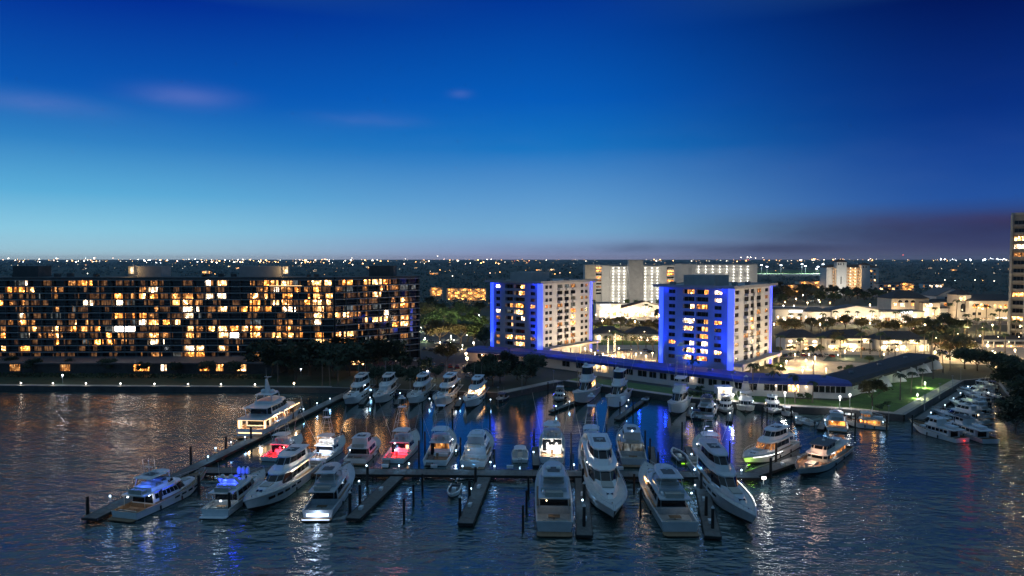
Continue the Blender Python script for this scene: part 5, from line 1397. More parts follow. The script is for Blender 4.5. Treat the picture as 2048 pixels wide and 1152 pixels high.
def tender_boat(par, L, B, o):
    """small open boat: a fat pale collar round a dark well"""
    hs, hb = .75, 1.15
    bd, sh = make_hull(par, L, B, hs, hb, o.get('hull', 'canvas'), 'canvas', .78, .32, full=.45)
    m = MB()
    for s in (-1, 1):
        pts = [(t*L, s*max(.02, bd(t) - .08), sh(t) + .05) for t in (0, .2, .4, .55, .7, .82, .92, .985)]
        m.path(pts, .26 if not o.get('thin') else .16, 8)
    m.build('tube_collar', o.get('collar', 'gelcoat'), par, True)
    MB().box(.38*L, .50*L, -.4, .4, .33, 1.15).build('console', 'gelcoat', par)
    MB().box(.24*L, .32*L, -.55, .55, .33, .75).build('bench_seat', 'cushion', par)
    MB().box(.58*L, .68*L, -.5, .5, .33, .62).build('bow_seat', 'cushion', par)
    e = MB().loft([[(-.5, -.2, .6), (-.02, -.2, .6), (-.02, .2, .6), (-.5, .2, .6)], [(-.55, -.22, .95), (-.02, -.22, .95), (-.02, .22, .95), (-.55, .22, .95)], [(-.4, -.14, 1.25), (-.08, -.14, 1.25), (-.08, .14, 1.25), (-.4, .14, 1.25)]]).build('outboard', o.get('motor', 'outboard_black'), par)
    MB().box(-.38, -.18, -.07, .07, -.4, .59).build('outboard_shaft', 'outboard_black', e)
    return dict(bd=bd, sh=sh)

def trawler(par, L, B, o):
    """trawler yacht: high bulwarked bow, long house with upright windows, raised pilothouse, boat deck and mast"""
    s = min(L / 15.0, 1.02); hs, hb = 1.35*s, 2.7*s
    bd, sh = make_hull(par, L, B, hs, hb, o.get('hull', 'navy_hull'), o.get('deck', 'deck_teak'), .14, .8*s, bul=.55*s, full=.58, rub='gelcoat_cream')
    hm = o.get('house', 'gelcoat_cream'); w = B*.37
    z0 = .85*s; z1 = z0 + 2.2*s
    h = blockq(par, 'deckhouse', hm, ring(.15*L, .60*L, w, z0, .12, .92), ring(.15*L, .585*L, w*.95, z1, .12, .92))
    for e in (0, 6): panes(h, 'side_window', o.get('side', 'dark_glass'), (e,), .50, .86, 5, frm=.05, inset=.12)
    panes(h, 'front_window', o.get('front', 'dark_glass'), (1, 2, 3, 4, 5), .56, .88, inset=.1)
    panes(h, 'aft_door', 'dark_glass', (7,), .1, .85, inset=.8)
    MB().loft([ring(.05*L, .62*L, w*1.08, z1 + .003, .12, .9), ring(.05*L, .615*L, w*1.08, z1 + .16, .12, .9)]).build('boat_deck', hm, par)
    z2 = z1 + .163
    p = blockq(par, 'pilothouse', hm, ring(.38*L, .575*L, w*.82, z2, .2, .85), ring(.38*L, .545*L, w*.78, z2 + 1.9*s, .2, .85))
    panes(p, 'pilothouse_window', o.get('pilot', 'dark_glass'), (1, 2, 3, 4, 5), .45, .85, inset=.08)
    for e in (0, 6): panes(p, 'pilothouse_window', o.get('pilot', 'dark_glass'), (e,), .45, .85, 2, inset=.12)
    zt = z2 + 1.9*s
    MB().loft([ring(.34*L, .59*L, w*.92, zt + .003, .2, .85), ring(.35*L, .58*L, w*.86, zt + .16, .2, .85)]).build('pilothouse_roof', o.get('topm', hm), par)
    MB().path([(.36*L, 0, z2), (.33*L, 0, zt + 2.4*s)], .09, 6).tube((.345*L, -.9, zt + 1.2*s), (.345*L, .9, zt + 1.2*s), .04, .04, 5).build('mast', 'gelcoat', par)
    MB().tube((.33*L, 0, zt + .4), (.12*L, 0, z2 + 1.6*s), .06, .05, 6).build('boom', 'gelcoat', par)
    dome(par, .45*L, 0, zt + .165, .36*s)
    MB().loft([ring(.12*L, .32*L, w*.38, z2 + .25, .5, .3), ring(.11*L, .33*L, w*.46, z2 + .8, .5, .3)]).build('dinghy_hull', 'gelcoat', par)
    MB().box(.66*L, .76*L, -w*.4, w*.4, sh(.7) - .55*s, sh(.7) - .05*s).build('trunk_cabin', hm, par)
    rail(par, L, bd, sh, .45, .98, .4, 6)
    for y in (-1, 1):
        m = MB(); pts = [(x*L, y*w*1.03, z2) for x in (.06, .16, .26, .36)]
        for q in pts: m.tube(q, (q[0], q[1], q[2] + .85), .025, .025, 4)
        m.path([(q[0], q[1], q[2] + .85) for q in pts], .03, 4); m.build('deck_rail', 'steel', par)
    MB().tube((.965*L, 0, sh(.96) - .1), (1.04*L, 0, hb + .1), .09, .07, 6).build('bowsprit', 'deck_teak', par)
    fenders(par, L, bd, sh, (.3, .5))
    return dict(bd=bd, sh=sh, w=w, z1=z1, z2=z2, zt=zt, s=s)

def superyacht(par, L, B, o):
    s = L / 34.0; hs, hb = 2.4*s, 4.0*s
    bd, sh = make_hull(par, L, B, hs, hb, 'gelcoat', 'deck_teak', .14, 2.0*s, bul=.5*s, full=.6)
    platform(par, L, B, .5, .05)
    w = B*.42; z0 = 2.05*s; z1 = z0 + 2.5*s
    h = blockq(par, 'main_deckhouse', 'gelcoat', ring(.15*L, .70*L, w, z0, .3, .7), ring(.15*L, .66*L, w*.97, z1, .3, .7))
    for e in (0, 6): panes(h, 'side_window', 'room_dim', (e,), .32, .80, 7, frm=.04, inset=.3)
    panes(h, 'windshield', 'dark_glass', (1, 2, 3, 4, 5), .3, .85)
    panes(h, 'saloon_door', 'dark_glass', (7,), .05, .85, inset=.6)
    for y in (-1, 1): MB().box(.03*L, .042*L, y*w*1.0 - .22, y*w*1.0 + .22, 2.1*s, z1 - .15).build('aft_light', 'led_warm', par)
    MB().box(-.01, .02, -B*.38, B*.38, 1.2*s, 1.5*s).build('transom_light', 'led_warm', par)
    MB().loft([ring(.02*L, .72*L, w*1.08, z1 + .003, .3, .7), ring(.02*L, .72*L, w*1.08, z1 + .3, .3, .7)]).build('upper_deck', 'gelcoat', par)
    for y in (-1, 1):
        MB().box(.03*L, .72*L, y*w*1.03 - .05, y*w*1.03 + .05, z1 - .26, z1 - .005).build('eave_light', 'led_warm', par)
        MB().box(.045*L, .06*L, y*w*.95 - .3, y*w*.95 + .3, 2.0*s, z1).build('aft_pillar', 'gelcoat', par)
    MB().box(.025*L, .033*L, -w*.9, w*.9, z1 - .14, z1 - .005).build('eave_light', 'led_warm', par)
    z2 = z1 + .303
    u = blockq(par, 'upper_deckhouse', 'gelcoat', ring(.20*L, .62*L, w*.86, z2, .4, .6), ring(.20*L, .55*L, w*.80, z2 + 2.3*s, .4, .6))
    panes(u, 'bridge_window', 'dark_glass', (1, 2, 3, 4, 5), .35, .9)
    for e in (0, 6): panes(u, 'upper_window', 'dark_glass', (e,), .35, .85, 4, frm=.05)
    panes(u, 'sky_lounge_door', 'dark_glass', (7,), .05, .85)
    z3 = z2 + 2.3*s
    MB().loft([ring(.09*L, .57*L, w*.92, z3 + .003, .4, .6), ring(.09*L, .56*L, w*.92, z3 + .25, .4, .6)]).build('sun_deck', 'gelcoat', par)
    for y in (-1, 1): MB().tube((.115*L, y*w*.84, z2), (.115*L, y*w*.84, z3), .1, .1, 6).build('deck_support', 'steel', par)
    b = blockq(par, 'sun_deck_screen', 'gelcoat', ring(.25*L, .52*L, w*.75, z3 + .252, .4, .5), ring(.25*L, .49*L, w*.72, z3 + 1.0, .4, .5))
    MB().loft([ring(.24*L, .44*L, w*.66, z3 + 2.7*s, .4, .6), ring(.25*L, .43*L, w*.62, z3 + 2.9*s, .4, .6)]).build('hardtop', 'gelcoat', par)
    for x in (.26, .40):
        for y in (-1, 1): MB().tube((x*L, y*w*.66, z3 + .25), (x*L, y*w*.58, z3 + 2.7*s), .12, .1, 6).build('top_support', 'gelcoat', par)
    zt = z3 + 2.9*s
    MB().loft([[(.30*L, -.5, zt), (.36*L, -.5, zt), (.36*L, .5, zt), (.30*L, .5, zt)], [(.29*L, -.15, zt + 4*s), (.315*L, -.15, zt + 4*s), (.315*L, .15, zt + 4*s), (.29*L, .15, zt + 4*s)]]).build('mast', 'gelcoat', par)
    dome(par, .33*L, -1.4, zt, .7*s); dome(par, .33*L, 1.4, zt, .7*s); radar_bar(par, .33*L, 0, zt + 4*s, 2)
    MB().tube((.305*L, 0, zt + 4*s), (.30*L, 0, zt + 7*s), .05, .03, 5).build('antenna', 'frame_white', par)
    rail(par, L, bd, sh, .62, .985)
    for y in (-.45, .45): point(par, (.085*L, y*w, z1 - .5), 620, (1, .68, .38), .4)
    for y in (-1, 1):
        for x in (.25, .42, .58): point(par, (x*L, y*w*1.25, z1 - .45), 300, (1, .66, .36), .3)
    MB().box(.075*L, .11*L, -w*.6, w*.6, 2.02*s, 2.6*s).build('aft_sofa', 'cushion', par)
    return dict(bd=bd, sh=sh)

KIND = {'yacht': (motor_yacht, 'motor_yacht', 'yacht', 2.7), 'fish': (sport_fisher, 'sport_fisher', 'fishing boat', 2.8), 'cc': (center_console, 'center_console_boat', 'motorboat', 1.45),
        'tender': (tender_boat, 'tender_boat', 'small boat', 1.15), 'trawler': (trawler, 'trawler_yacht', 'trawler', 2.7), 'super': (superyacht, 'superyacht', 'yacht', 4.0)}
def boat(kind, label, stern, bow, B, group, o=None, L=None):
    """stern: pixel of the transom at the water; bow: pixel of the stem head"""
    o = o or {}
    fn, name, cat, hb = KIND[kind]
    S = at(*stern, .3); hbz = o.get('hb', hb)
    Bw = at(*bow, hbz); d = V2(Bw) - V2(S)
    if L is None: L = d.length
    B *= 1.05 if group == GF else 1.14 if group in (GM, GB) else 1.0
    t = thing(name, label, cat, (S.x, S.y, 0), math.atan2(d.y, d.x), group)
    r = fn(t, L, B, o); r['L'] = L; r['B'] = B
    if kind in ('yacht', 'fish', 'trawler') and rnd.random() < .75:      # small lamps left on about the deck
        w_ = r['w']; z_ = r['z1'] - .25
        for x_, y_ in rnd.sample([(.10*L if kind == 'yacht' else r.get('ck', .2)*L - .5, w_*.5), (.18*L, -w_*.8), (.45*L, w_ + .05), (.45*L, -w_ - .05)], 2):
            cl_ = rnd.choice(((1, .86, .62), (.75, .88, 1), (1, .95, .9)))
            MB().box(x_ - .12, x_ + .12, y_ - .08, y_ + .08, z_ - .08, z_ + .06).build('deck_light', 'bulb_warm' if cl_[2] < .7 else 'bulb_cool', t)
            point(t, (x_ - .1, y_ * 1.25, z_ - .25), rnd.uniform(22, 60), cl_, .25)
    return t, r
GF, GM, GB, GQ = 'yachts of the front row', 'boats moored behind the main dock', 'boats of the back row', 'boats along the sloping quay'
# ---- front row
t, r = boat('yacht', 'long grey yacht lying stern-out along the outer side dock with blue radar arch', (248, 1037), (413, 940), 6.2, GF, dict(nside=6, mast=1, domes=0, deck='deck_teak', house='gelcoat', hullwin=4))
MB().box(.21*r['L'], .43*r['L'], -r['w']*1.035 - .04, -r['w']*1.035 - .005, r['z1'] + .03, r['z1'] + .12).build('deck_light', 'led_blue', t)
for x in (.22, .36): point(t, (x*r['L'], 0, r['z2'] + 1.7), 130, (.05, .14, 1), .3)
point(t, (.3*r['L'], -r['w'] - 1.6, r['z1'] + .4), 120, (.08, .2, 1), .3)
t, r = boat('yacht', 'white yacht with its open flybridge glowing deep blue', (430, 1032), (528, 934), 5.8, GF, dict(top=False, domes=2, nside=3, low=1, seat='gelcoat', plat='gelcoat'))
for k, (x, y) in enumerate(((.26, -.5), (.26, .4), (.40, 0))): point(t, (x*r['L'], y*r['w'], r['z2'] + 1.5), 240, (.02, .04, 1), .25)
MB().box(.22*r['L'], .24*r['L'], -r['w']*.6, r['w']*.6, r['z2'] + .3, r['z2'] + .5).build('bridge_light', 'led_blue', t)
for y in (-.6, -.2, .2): MB().lathe((.50*r['L'], y*r['w'], r['z2'] + .8), [(.3, 0), (.45, .3), (.42, 1.2), (.15, 1.6)], 8).build('covered_seat', 'gelcoat', t)
point(t, (.08*r['L'], 0, 2.2), 60, (.7, .85, 1), .2); MB().box(.1*r['L'], .1*r['L'] + .1, -.2, .2, 2.3, 2.5).build('cockpit_light', 'bulb_cool', t)
t, r = boat('yacht', 'large grey yacht facing bow-out with dark bands and white lit bulwark', (622, 935), (487, 1012), 6.6, GF, dict(enclosed=1, domes=0, nside=4, hullwin=5))
point(t, (.45*r['L'], r['w'] + 1.3, r['z1'] - .2), 220, (1, .9, .72), .25); point(t, (.30*r['L'], r['w'] + 1.3, r['z1'] - .2), 160, (1, .8, .5), .25)
MB().box(.24*r['L'], .5*r['L'], r['w']*1.0, r['w']*1.03, r['z1'] - .12, r['z1'] - .02).build('eave_light', 'led_warm', t)
t, r = boat('yacht', 'dark decked yacht with a dazzling white lit transom', (635, 1036), (700, 925), 6.2, GF, dict(top=True, domes=0, nside=3, house='gelcoat_grey', hull='gelcoat_grey', low=1, deck='gelcoat_grey'))
MB().box(-.06, -.015, -r['B']*.33, r['B']*.33, .62, 1.15).build('transom_light', 'led_bluewhite', t)
MB().box(-.05*r['L'], -.05*r['L'] + .06, -r['B']*.40, r['B']*.40, .40, .50).build('platform_light', 'led_bluewhite', t)
point(t, (-.9, 0, 1.0), 160, (.6, .75, 1), .4)
t, r = boat('tender', 'small open white tender tied alongside the finger pier', (913, 972), (893, 1008), 2.7, None, dict(hull='gelcoat', thin=1), L=8.2)
t, r = boat('yacht', 'broad grey yacht stern-out with twin arched pods at its bow end', (1109, 1064), (1103, 920), 7.0, GF, dict(top=True, domes=2, nside=5, low=1, nooverhang=None, hull='gelcoat_grey', house='gelcoat_grey', deck='deck_white'))
t, r = boat('yacht', 'large grey sport yacht with full rounded bow facing bow-out between two finger piers', (1188, 918), (1230, 1034), 7.8, GF, dict(enclosed=1, domes=0, nside=4, hb=2.6, low=1, full=.62))
t, r = boat('yacht', 'broad yacht lying stern-out with amber side windows', (1360, 1064), (1290, 925), 7.0, GF, dict(top=True, domes=0, nside=4, low=1, hull='gelcoat_grey', house='gelcoat_grey', side='dark_glass'))
for k in range(2):
    MB().box((.50 + .045*k)*r['L'], (.535 + .045*k)*r['L'], r['w']*.985, r['w']*1.02, r['z1'] - 1.5, r['z1'] - .6).build('lit_window', 'room_soft', t)
point(t, (.52*r['L'], r['w'] + 1.2, r['z1'] - .8), 70, (1, .6, .22), .2)
t, r = boat('yacht', 'sleek yacht facing bow-out with a thin white lit gunwale', (1398, 930), (1512, 1042), 6.6, GF, dict(enclosed=1, domes=0, nside=3, low=1, hull='gelcoat_grey', house='gelcoat_grey'))
bd, sh, L_ = r['bd'], r['sh'], r['L']
MB().path([(x*L_, bd(x) + .03, sh(x) + .02) for x in (.35, .5, .6, .7, .78, .85)], .05, 5).build('gunwale_light', 'led_white', t)
# ---- behind the main dock
t, r = boat('fish', 'white sport fisher with red glowing cockpit nearest the lit superyacht', (541, 921), (602, 866), 5.4, GM, dict(seat='gelcoat'))
cockpit_light(t, r['ck']*r['L'] - .95*r['s'], 1.0*r['s'], r['w']*.8, 'led_red', (1, .02, .05), 420, 1.5)
point(t, (1.6, 0, 1.5), 260, (1, .02, .05), .3)
t, r = boat('fish', 'sport fisher flooded with white light under a tall tower', (632, 923), (686, 868), 5.4, GM, dict(th=4.6, spread=.22))
cockpit_light(t, r['ck']*r['L'] - .95*r['s'], 1.3*r['s'], r['w']*.8, 'led_bluewhite', (.75, .84, 1), 330, 2.6)
for y in (-.4, .4): point(t, (r['ck']*r['L'] + .3, y*r['w'], r['zt'] - .6), 200, (1, .95, .88), .25)
MB().box(r['ck']*r['L'], r['ck']*r['L'] + .4, -.5, .5, r['zt'] - .32, r['zt'] - .15).build('bridge_light', 'led_white', t)
point(t, (-.8, 0, 1.6), 110, (.55, .65, 1), .3)
t, r = boat('yacht', 'cream white cruiser without tower between white and red lit boats', (710, 927), (752, 868), 5.6, GM, dict(enclosed=1, domes=1, nside=2, low=1, hb=2.6))
t, r = boat('fish', 'sport fisher with red glowing cockpit next to the open berth and twin pedestals', (786, 925), (832, 862), 5.6, GM, dict(th=4.8))
cockpit_light(t, r['ck']*r['L'] - .95*r['s'], 1.0*r['s'], r['w']*.8, 'led_red', (1, .02, .05), 360, 1.5)
point(t, (1.7, 0, 1.5), 230, (1, .02, .05), .3); MB().box(r['ck']*r['L'] - .2, r['ck']*r['L'], -r['w']*.85, -r['w']*.6, 1.9*r['s'], 2.6*r['s']).build('door_light', 'led_warm', t)
t, r = boat('fish', 'unlit grey sport fisher with white domed tower mid dock', (870, 930), (900, 862), 5.8, GM, dict(th=4.4, aft='room_dim'))
t, r = boat('yacht', 'tall grey boat with pale canvas sides and cyan glow at its stern', (945, 934), (972, 860), 6.0, GM, dict(enclosed=1, domes=0, nside=3, nooverhang=1, hb=3.0, aft='gelcoat_grey'))
point(t, (1.0, 0, 2.4), 130, (.1, .45, 1), .3)
MB().loft([ring(.22*r['L'], .42*r['L'], r['w']*.5, r['zt'] + .02, .3, .6), ring(.23*r['L'], .41*r['L'], r['w']*.45, r['zt'] + .35, .3, .6)]).build('stowed_raft', 'gelcoat', t)
t, r = boat('cc', 'centre console boat with pale hardtop and paired outboards at the dock', (1040, 924), (1040, 886), 3.7, GM, dict(motor='outboard_white'), L=11.5)
point(t, (.6, 0, 1.5), 25, (.4, .7, 1), .2)
t, r = boat('fish', 'sport fisher with a blazing white cockpit and two thin outriggers', (1104, 925), (1104, 855), 5.9, GM, dict(tower=False, spread=.10))
cockpit_light(t, r['ck']*r['L'] - .95*r['s'], 1.0*r['s'], r['w']*.85, 'led_white', (1, .93, .78), 620, 2.3)
point(t, (1.2, 0, 2.2), 320, (1, .9, .72), .3)
t, r = boat('fish', 'unlit fishing boat with an amber saloon light seen past a big bow', (1180, 928), (1186, 860), 5.6, GM, dict(aft='room_amber', rigm='gelcoat_cream', spread=.1))
point(t, (r['ck']*r['L'] - 1.0, r['w']*.3, 2.3), 80, (1, .6, .25), .2)
t, r = boat('yacht', 'grey enclosed sport boat with olive glass beside the blue water reflection', (1268, 930), (1252, 852), 6.0, GM, dict(enclosed=1, domes=0, nside=3, low=1, nooverhang=1, aft='room_dimcool', hull='gelcoat_grey', house='gelcoat_grey'))
MB().box(.2*r['L'], .22*r['L'], -.15, .15, r['zt'] + .02, r['zt'] + .2).build('masthead_light', 'bulb_dock', t)
t, r = boat('tender', 'small skiff floating above green underwater light', (1370, 925), (1343, 893), 2.9, GM, dict(collar='gelcoat_grey'), L=10.0)
MB().box(-.12, -.03, -.9, .9, -.15, .18).build('underwater_light', 'led_green', t); point(t, (-1.6, -1.2, .8), 70, (.5, 1, .04), .3)
t, r = boat('fish', 'sport fisher with bluish flybridge light and cream cockpit screen', (1432, 936), (1398, 870), 5.8, GM, dict(th=3.6, seat='gelcoat_cream'))
cockpit_light(t, r['ck']*r['L'] - .95*r['s'], 1.5*r['s'], r['w']*.5, 'led_warm', (1, .85, .66), 170, 2.2)
point(t, (.2, -1.5, 2.2), 150, (1, .95, .9), .2); point(t, (r['ck']*r['L'] + .6, 0, r['zt'] + 1.2), 110, (.45, .55, 1), .25)
MB().box(r['ck']*r['L'] + .4, r['ck']*r['L'] + .9, -.6, .6, r['zt'] + .9, r['zt'] + 1.0).build('tower_light', 'led_bluewhite', t)
t, r = boat('yacht', 'white yacht with amber windshield and green glow under its bow', (1578, 890), (1486, 912), 5.8, GM, dict(enclosed=1, domes=0, nside=3, front='room_dim', low=1, hb=2.9))
bd, sh, L_ = r['bd'], r['sh'], r['L']
MB().path([(x*L_, bd(x) + .03, sh(x) - .25) for x in (.45, .55, .65, .75, .83, .9)], .07, 5).build('gunwale_light', 'led_white', t)
point(t, (.95*L_, 1.8, .9), 200, (.55, 1, .10), .3); MB().box(.86*L_, .90*L_, -.1, .1, -.1, .12).build('underwater_light', 'led_green', t)
point(t, (.6*L_, r['w'] + 3.0, 2.2), 140, (1, .97, .9), .3); point(t, (.5*L_, -r['w'] - 2.5, 2.4), 120, (1, .96, .9), .3)
t, r = boat('trawler', 'dark hulled trawler with pink cream wheelhouse facing the open water', (1683, 897), (1594, 938), 6.0, GM, dict(front='dark_glass', topm='canvas', side='room_dim', hull='gelcoat_grey'))
point(t, (.70*r['L'], 0, r['z1'] + .9), 420, (1, .66, .42), .3); point(t, (.64*r['L'], 0, r['zt'] - .2), 320, (1, .55, .42), .25); point(t, (.30*r['L'], -r['w'] - 1.2, r['z1']), 90, (1, .7, .4), .25)
t, r = boat('super', 'superyacht trimmed in warm light lying beyond the side dock', (500, 874), (600, 794), 9.0, None, dict(hb=4.4))
# ---- back row along the bank
t, r = boat('yacht', 'first motor yacht of the back row next to the side dock', (737, 778), (688, 806), 5.4, GB, dict(enclosed=1, domes=1, nside=2, hb=2.4))
t, r = boat('yacht', 'second back row yacht with white dome above a long raked face', (788, 777), (749, 803), 5.2, GB, dict(enclosed=1, domes=1, nside=2, hb=2.4, front='gelcoat_grey'))
t, r = boat('yacht', 'third back row yacht with bluish side and no dome', (858, 777), (816, 804), 5.3, GB, dict(enclosed=1, domes=0, nside=2, hb=2.4, side='gelcoat_grey'))
t, r = boat('yacht', 'fourth back row yacht with blue tinted dome and black windshield', (912, 779), (868, 809), 5.6, GB, dict(enclosed=1, domes=1, nside=3, hb=2.5))
t, r = boat('yacht', 'fifth back row yacht with brightly lit windshield', (965, 783), (931, 811), 5.2, GB, dict(enclosed=1, domes=0, nside=3, front='room_white', side='room_soft', hb=2.4))
t, r = boat('cc', 'dark open motorboat under a cyan lamp at the row end', (1010, 794), (982, 811), 3.2, GB, dict(hull='navy_hull', topm='canvas_blue'), L=10.5)
t, r = boat('fish', 'white convertible by the quay corner with lit saloon side', (1191, 778), (1147, 803), 5.4, GB, dict(tower=False, curtain=1, side='room_soft', hb=2.7))
t, r = boat('fish', 'white convertible beside the wide finger pier', (1252, 786), (1214, 812), 5.2, GB, dict(tower=False, curtain=1, hb=2.6))
t, r = boat('fish', 'blue tinted sport fisher with a see-through tower near the lawn', (1371, 798), (1341, 822), 5.2, GB, dict(th=4.0, hb=2.7))
t, r = boat('yacht', 'cabin cruiser with rounded blue roof moored stern-out', (1408, 838), (1424, 800), 5.0, GB, dict(top=True, domes=0, nside=2, low=1, hb=2.3, topm='canvas_blue'))
t, r = boat('fish', 'blue tinted sport fisher lying bow-out by the pavilion lamp', (1491, 806), (1492, 836), 5.2, GB, dict(tower=True, th=3.6, hb=2.7), L=17)
t, r = boat('yacht', 'small white cruiser beside the slim piles near the quay wall', (1543, 812), (1553, 838), 4.8, GB, dict(enclosed=1, domes=1, nside=2, hb=2.3, low=1), L=14)
t, r = boat('cc', 'small skiff with windscreen between a cruiser and tall bridgedeck boat', (1628, 850), (1602, 834), 2.9, GB, dict(top=False, n=1), L=8.5)
t, r = boat('yacht', 'tall bridgedeck boat with orange saloon glow, stern to the open basin', (1674, 862), (1668, 822), 5.4, GB, dict(enclosed=1, domes=0, nside=2, aft='room_amber', hb=2.5), L=15)
t, r = boat('trawler', 'small trawler lying broadside with orange lit cabin windows', (1776, 856), (1712, 838), 4.2, GB, dict(hull='gelcoat', side='room_amber', front='room_amber', pilot='room_dim', hb=2.2), L=12.5)
point(t, (.3*r['L'], r['w'] + .8, 1.9), 60, (1, .5, .12), .2)
# ---- along the sloping quay
t, r = boat('trawler', 'big pale trawler with its stem at the quay corner', (1925, 884), (1820, 834), 5.6, GQ, dict(hull='gelcoat', house='gelcoat', hb=3.3))
MB().dome((-.25, -.4, .55), .2, .25, 8).build('stern_light', 'bulb_red', t); point(t, (-1.1, -.6, .9), 16, (1, .02, .02), .5)
t, r = boat('trawler', 'dark sterned trawler alongside the big pale one, by the red light', (1982, 886), (1872, 829), 5.6, GQ, dict(hull='gelcoat_grey', house='gelcoat', hb=3.0, topm='canvas'))
t, r = boat('yacht', 'white sedan cruiser behind the two trawlers', (1972, 848), (1893, 818), 5.0, GQ, dict(enclosed=1, domes=0, nside=3, low=1, hb=2.5), L=17)
t, r = boat('yacht', 'grey flybridge cruiser in the middle of the quay row', (1968, 822), (1914, 797), 4.6, GQ, dict(top=True, domes=0, nside=2, low=1, hb=2.3, hull='gelcoat_grey'), L=14)
t, r = boat('cc', 'white open boat moored under two blue dock lamps', (1975, 803), (1940, 786), 3.4, GQ, dict(), L=11)
t, r = boat('yacht', 'small white cruiser near the inner end of the quay row', (1984, 790), (1950, 774), 4.2, GQ, dict(top=True, domes=0, nside=2, low=1, hb=2.2), L=12)
t, r = boat('cc', 'blue canopied open boat innermost along the quay', (1998, 778), (1972, 764), 3.2, GQ, dict(topm='canvas_blue', hull='gelcoat_grey'), L=10)
t, r = boat('tender', 'low grey skiff outside the innermost boats of the quay', (2004, 798), (1980, 788), 2.6, GQ, dict(collar='gelcoat_grey'), L=7.5)

t, r = boat('yacht', 'low white sports cruiser squeezed behind the sedan cruiser', (1980, 836), (1905, 806), 4.4, GQ, dict(top=True, domes=0, nside=2, low=1, hb=2.2), L=13)
t, r = boat('cc', 'open boat with grey hull between the flybridge cruiser and blue lamps', (1978, 812), (1930, 791), 3.2, GQ, dict(hull='gelcoat_grey', n=2), L=10)
t, r = boat('fish', 'small white convertible in the inner half of the quay row', (1988, 796), (1946, 780), 4.4, GQ, dict(tower=False, hb=2.2), L=12)
t, r = boat('cc', 'pale open boat just inside the inner small cruiser', (1992, 783), (1960, 769), 3.0, GQ, dict(), L=9)
t, r = boat('cc', 'open boat with blue canopy moored beside the cabin cruiser with rounded roof', (1392, 840), (1396, 812), 3.0, GB, dict(topm='canvas_blue', hull='navy_hull'), L=9)
t, r = boat('tender', 'tiny dinghy tied at the head of the wide finger pier', (1292, 800), (1280, 806), 2.0, GB, dict(), L=4.5)
t, r = boat('tender', 'tiny dark dinghy between the second and third back row yachts', (800, 790), (792, 797), 2.0, GB, dict(collar='canvas_blue'), L=4.5)
# dock boxes on the piers
for px, py in ((770, 934), (868, 935), (950, 935), (1020, 936), (1090, 937), (1240, 939), (1330, 940), (1430, 944), (660, 934), (600, 936)):
    q = at(px, py, 1.2); b = thing('dock_box', 'white fibreglass dock box on the main dock', 'dock box', (q.x, q.y, 1.2), rnd.uniform(-.1, .1), 'dock boxes on the main dock')
    MB().box(-.75, .75, -.33, .33, 0, .5).build('chest', 'gelcoat', b); MB().box(-.78, .78, -.36, .36, .505, .62).build('lid', 'gelcoat', b)
for px, py in ((762, 980), (722, 1018), (958, 975), (940, 1012), (1165, 990), (1170, 1040), (1408, 1000), (1420, 1045), (1565, 930), (1598, 918)):
    q = at(px, py, .9); b = thing('dock_box', 'white fibreglass dock box on a finger pier', 'dock box', (q.x, q.y, .9), R(80) + rnd.uniform(-.1, .1), 'dock boxes on the finger piers')
    MB().box(-.6, .6, -.3, .3, 0, .45).build('chest', 'gelcoat', b); MB().box(-.63, .63, -.33, .33, .455, .56).build('lid', 'gelcoat', b)

t, r = boat('yacht', 'low white cruiser moored between the rounded roof cruiser and pavilion sport fisher', (1452, 812), (1446, 836), 4.2, GB, dict(top=True, domes=0, nside=2, low=1, hb=2.1), L=12)
t, r = boat('cc', 'white open boat beside the small white cruiser by the slim piles', (1572, 822), (1580, 838), 3.2, GB, dict(), L=9.5)
t, r = boat('cc', 'dark open boat near the broadside trawler\'s bow', (1700, 838), (1692, 852), 3.0, GB, dict(hull='navy_hull', n=1), L=8.5)
t, r = boat('tender', 'small pale skiff floating between the two tall grey boats mid dock', (905, 905), (908, 890), 2.4, GM, dict(collar='gelcoat'), L=6.5)
t, r = boat('yacht', 'low white cruiser between the quay corner convertible and the finger pier', (1122, 792), (1108, 806), 3.8, GB, dict(top=True, domes=0, nside=2, low=1, hb=1.9), L=10)
# ================================================================ trees, lamps, cars, the far plain
def crown_mesh(seed, rx, ry, rz, n, leaf, clumps=14, flat=.0):
    r = random.Random(seed); m = MB(); cs = []
    for k in range(clumps):
        a = r.uniform(0, 2*math.pi); e = r.uniform(-.35, 1.0); q = r.uniform(.35, .85)
        cs.append((rx*q*math.cos(a)*math.sqrt(max(.1, 1 - e*e*.7)), ry*q*math.sin(a)*math.sqrt(max(.1, 1 - e*e*.7)), rz*e*.75, r.uniform(.28, .5)))
    for k in range(n):
        c = cs[r.randrange(clumps)]; s = c[3]
        d = Vector((r.gauss(0, 1), r.gauss(0, 1), r.gauss(0, 1))).normalized() * (abs(r.gauss(.62, .34)))
        p = Vector((c[0] + d.x*rx*s, c[1] + d.y*ry*s, c[2] + d.z*rz*s*.85))
        u = Vector((r.uniform(-1, 1), r.uniform(-1, 1), r.uniform(-.6, .6))).normalized(); v = u.orthogonal().normalized()
        l = leaf * r.uniform(.6, 1.3)
        m.add([p - u*l, p - v*l*.45, p + u*l, p + v*l*.45], [(0, 1, 2, 3)])
    return m
PROTO = {}
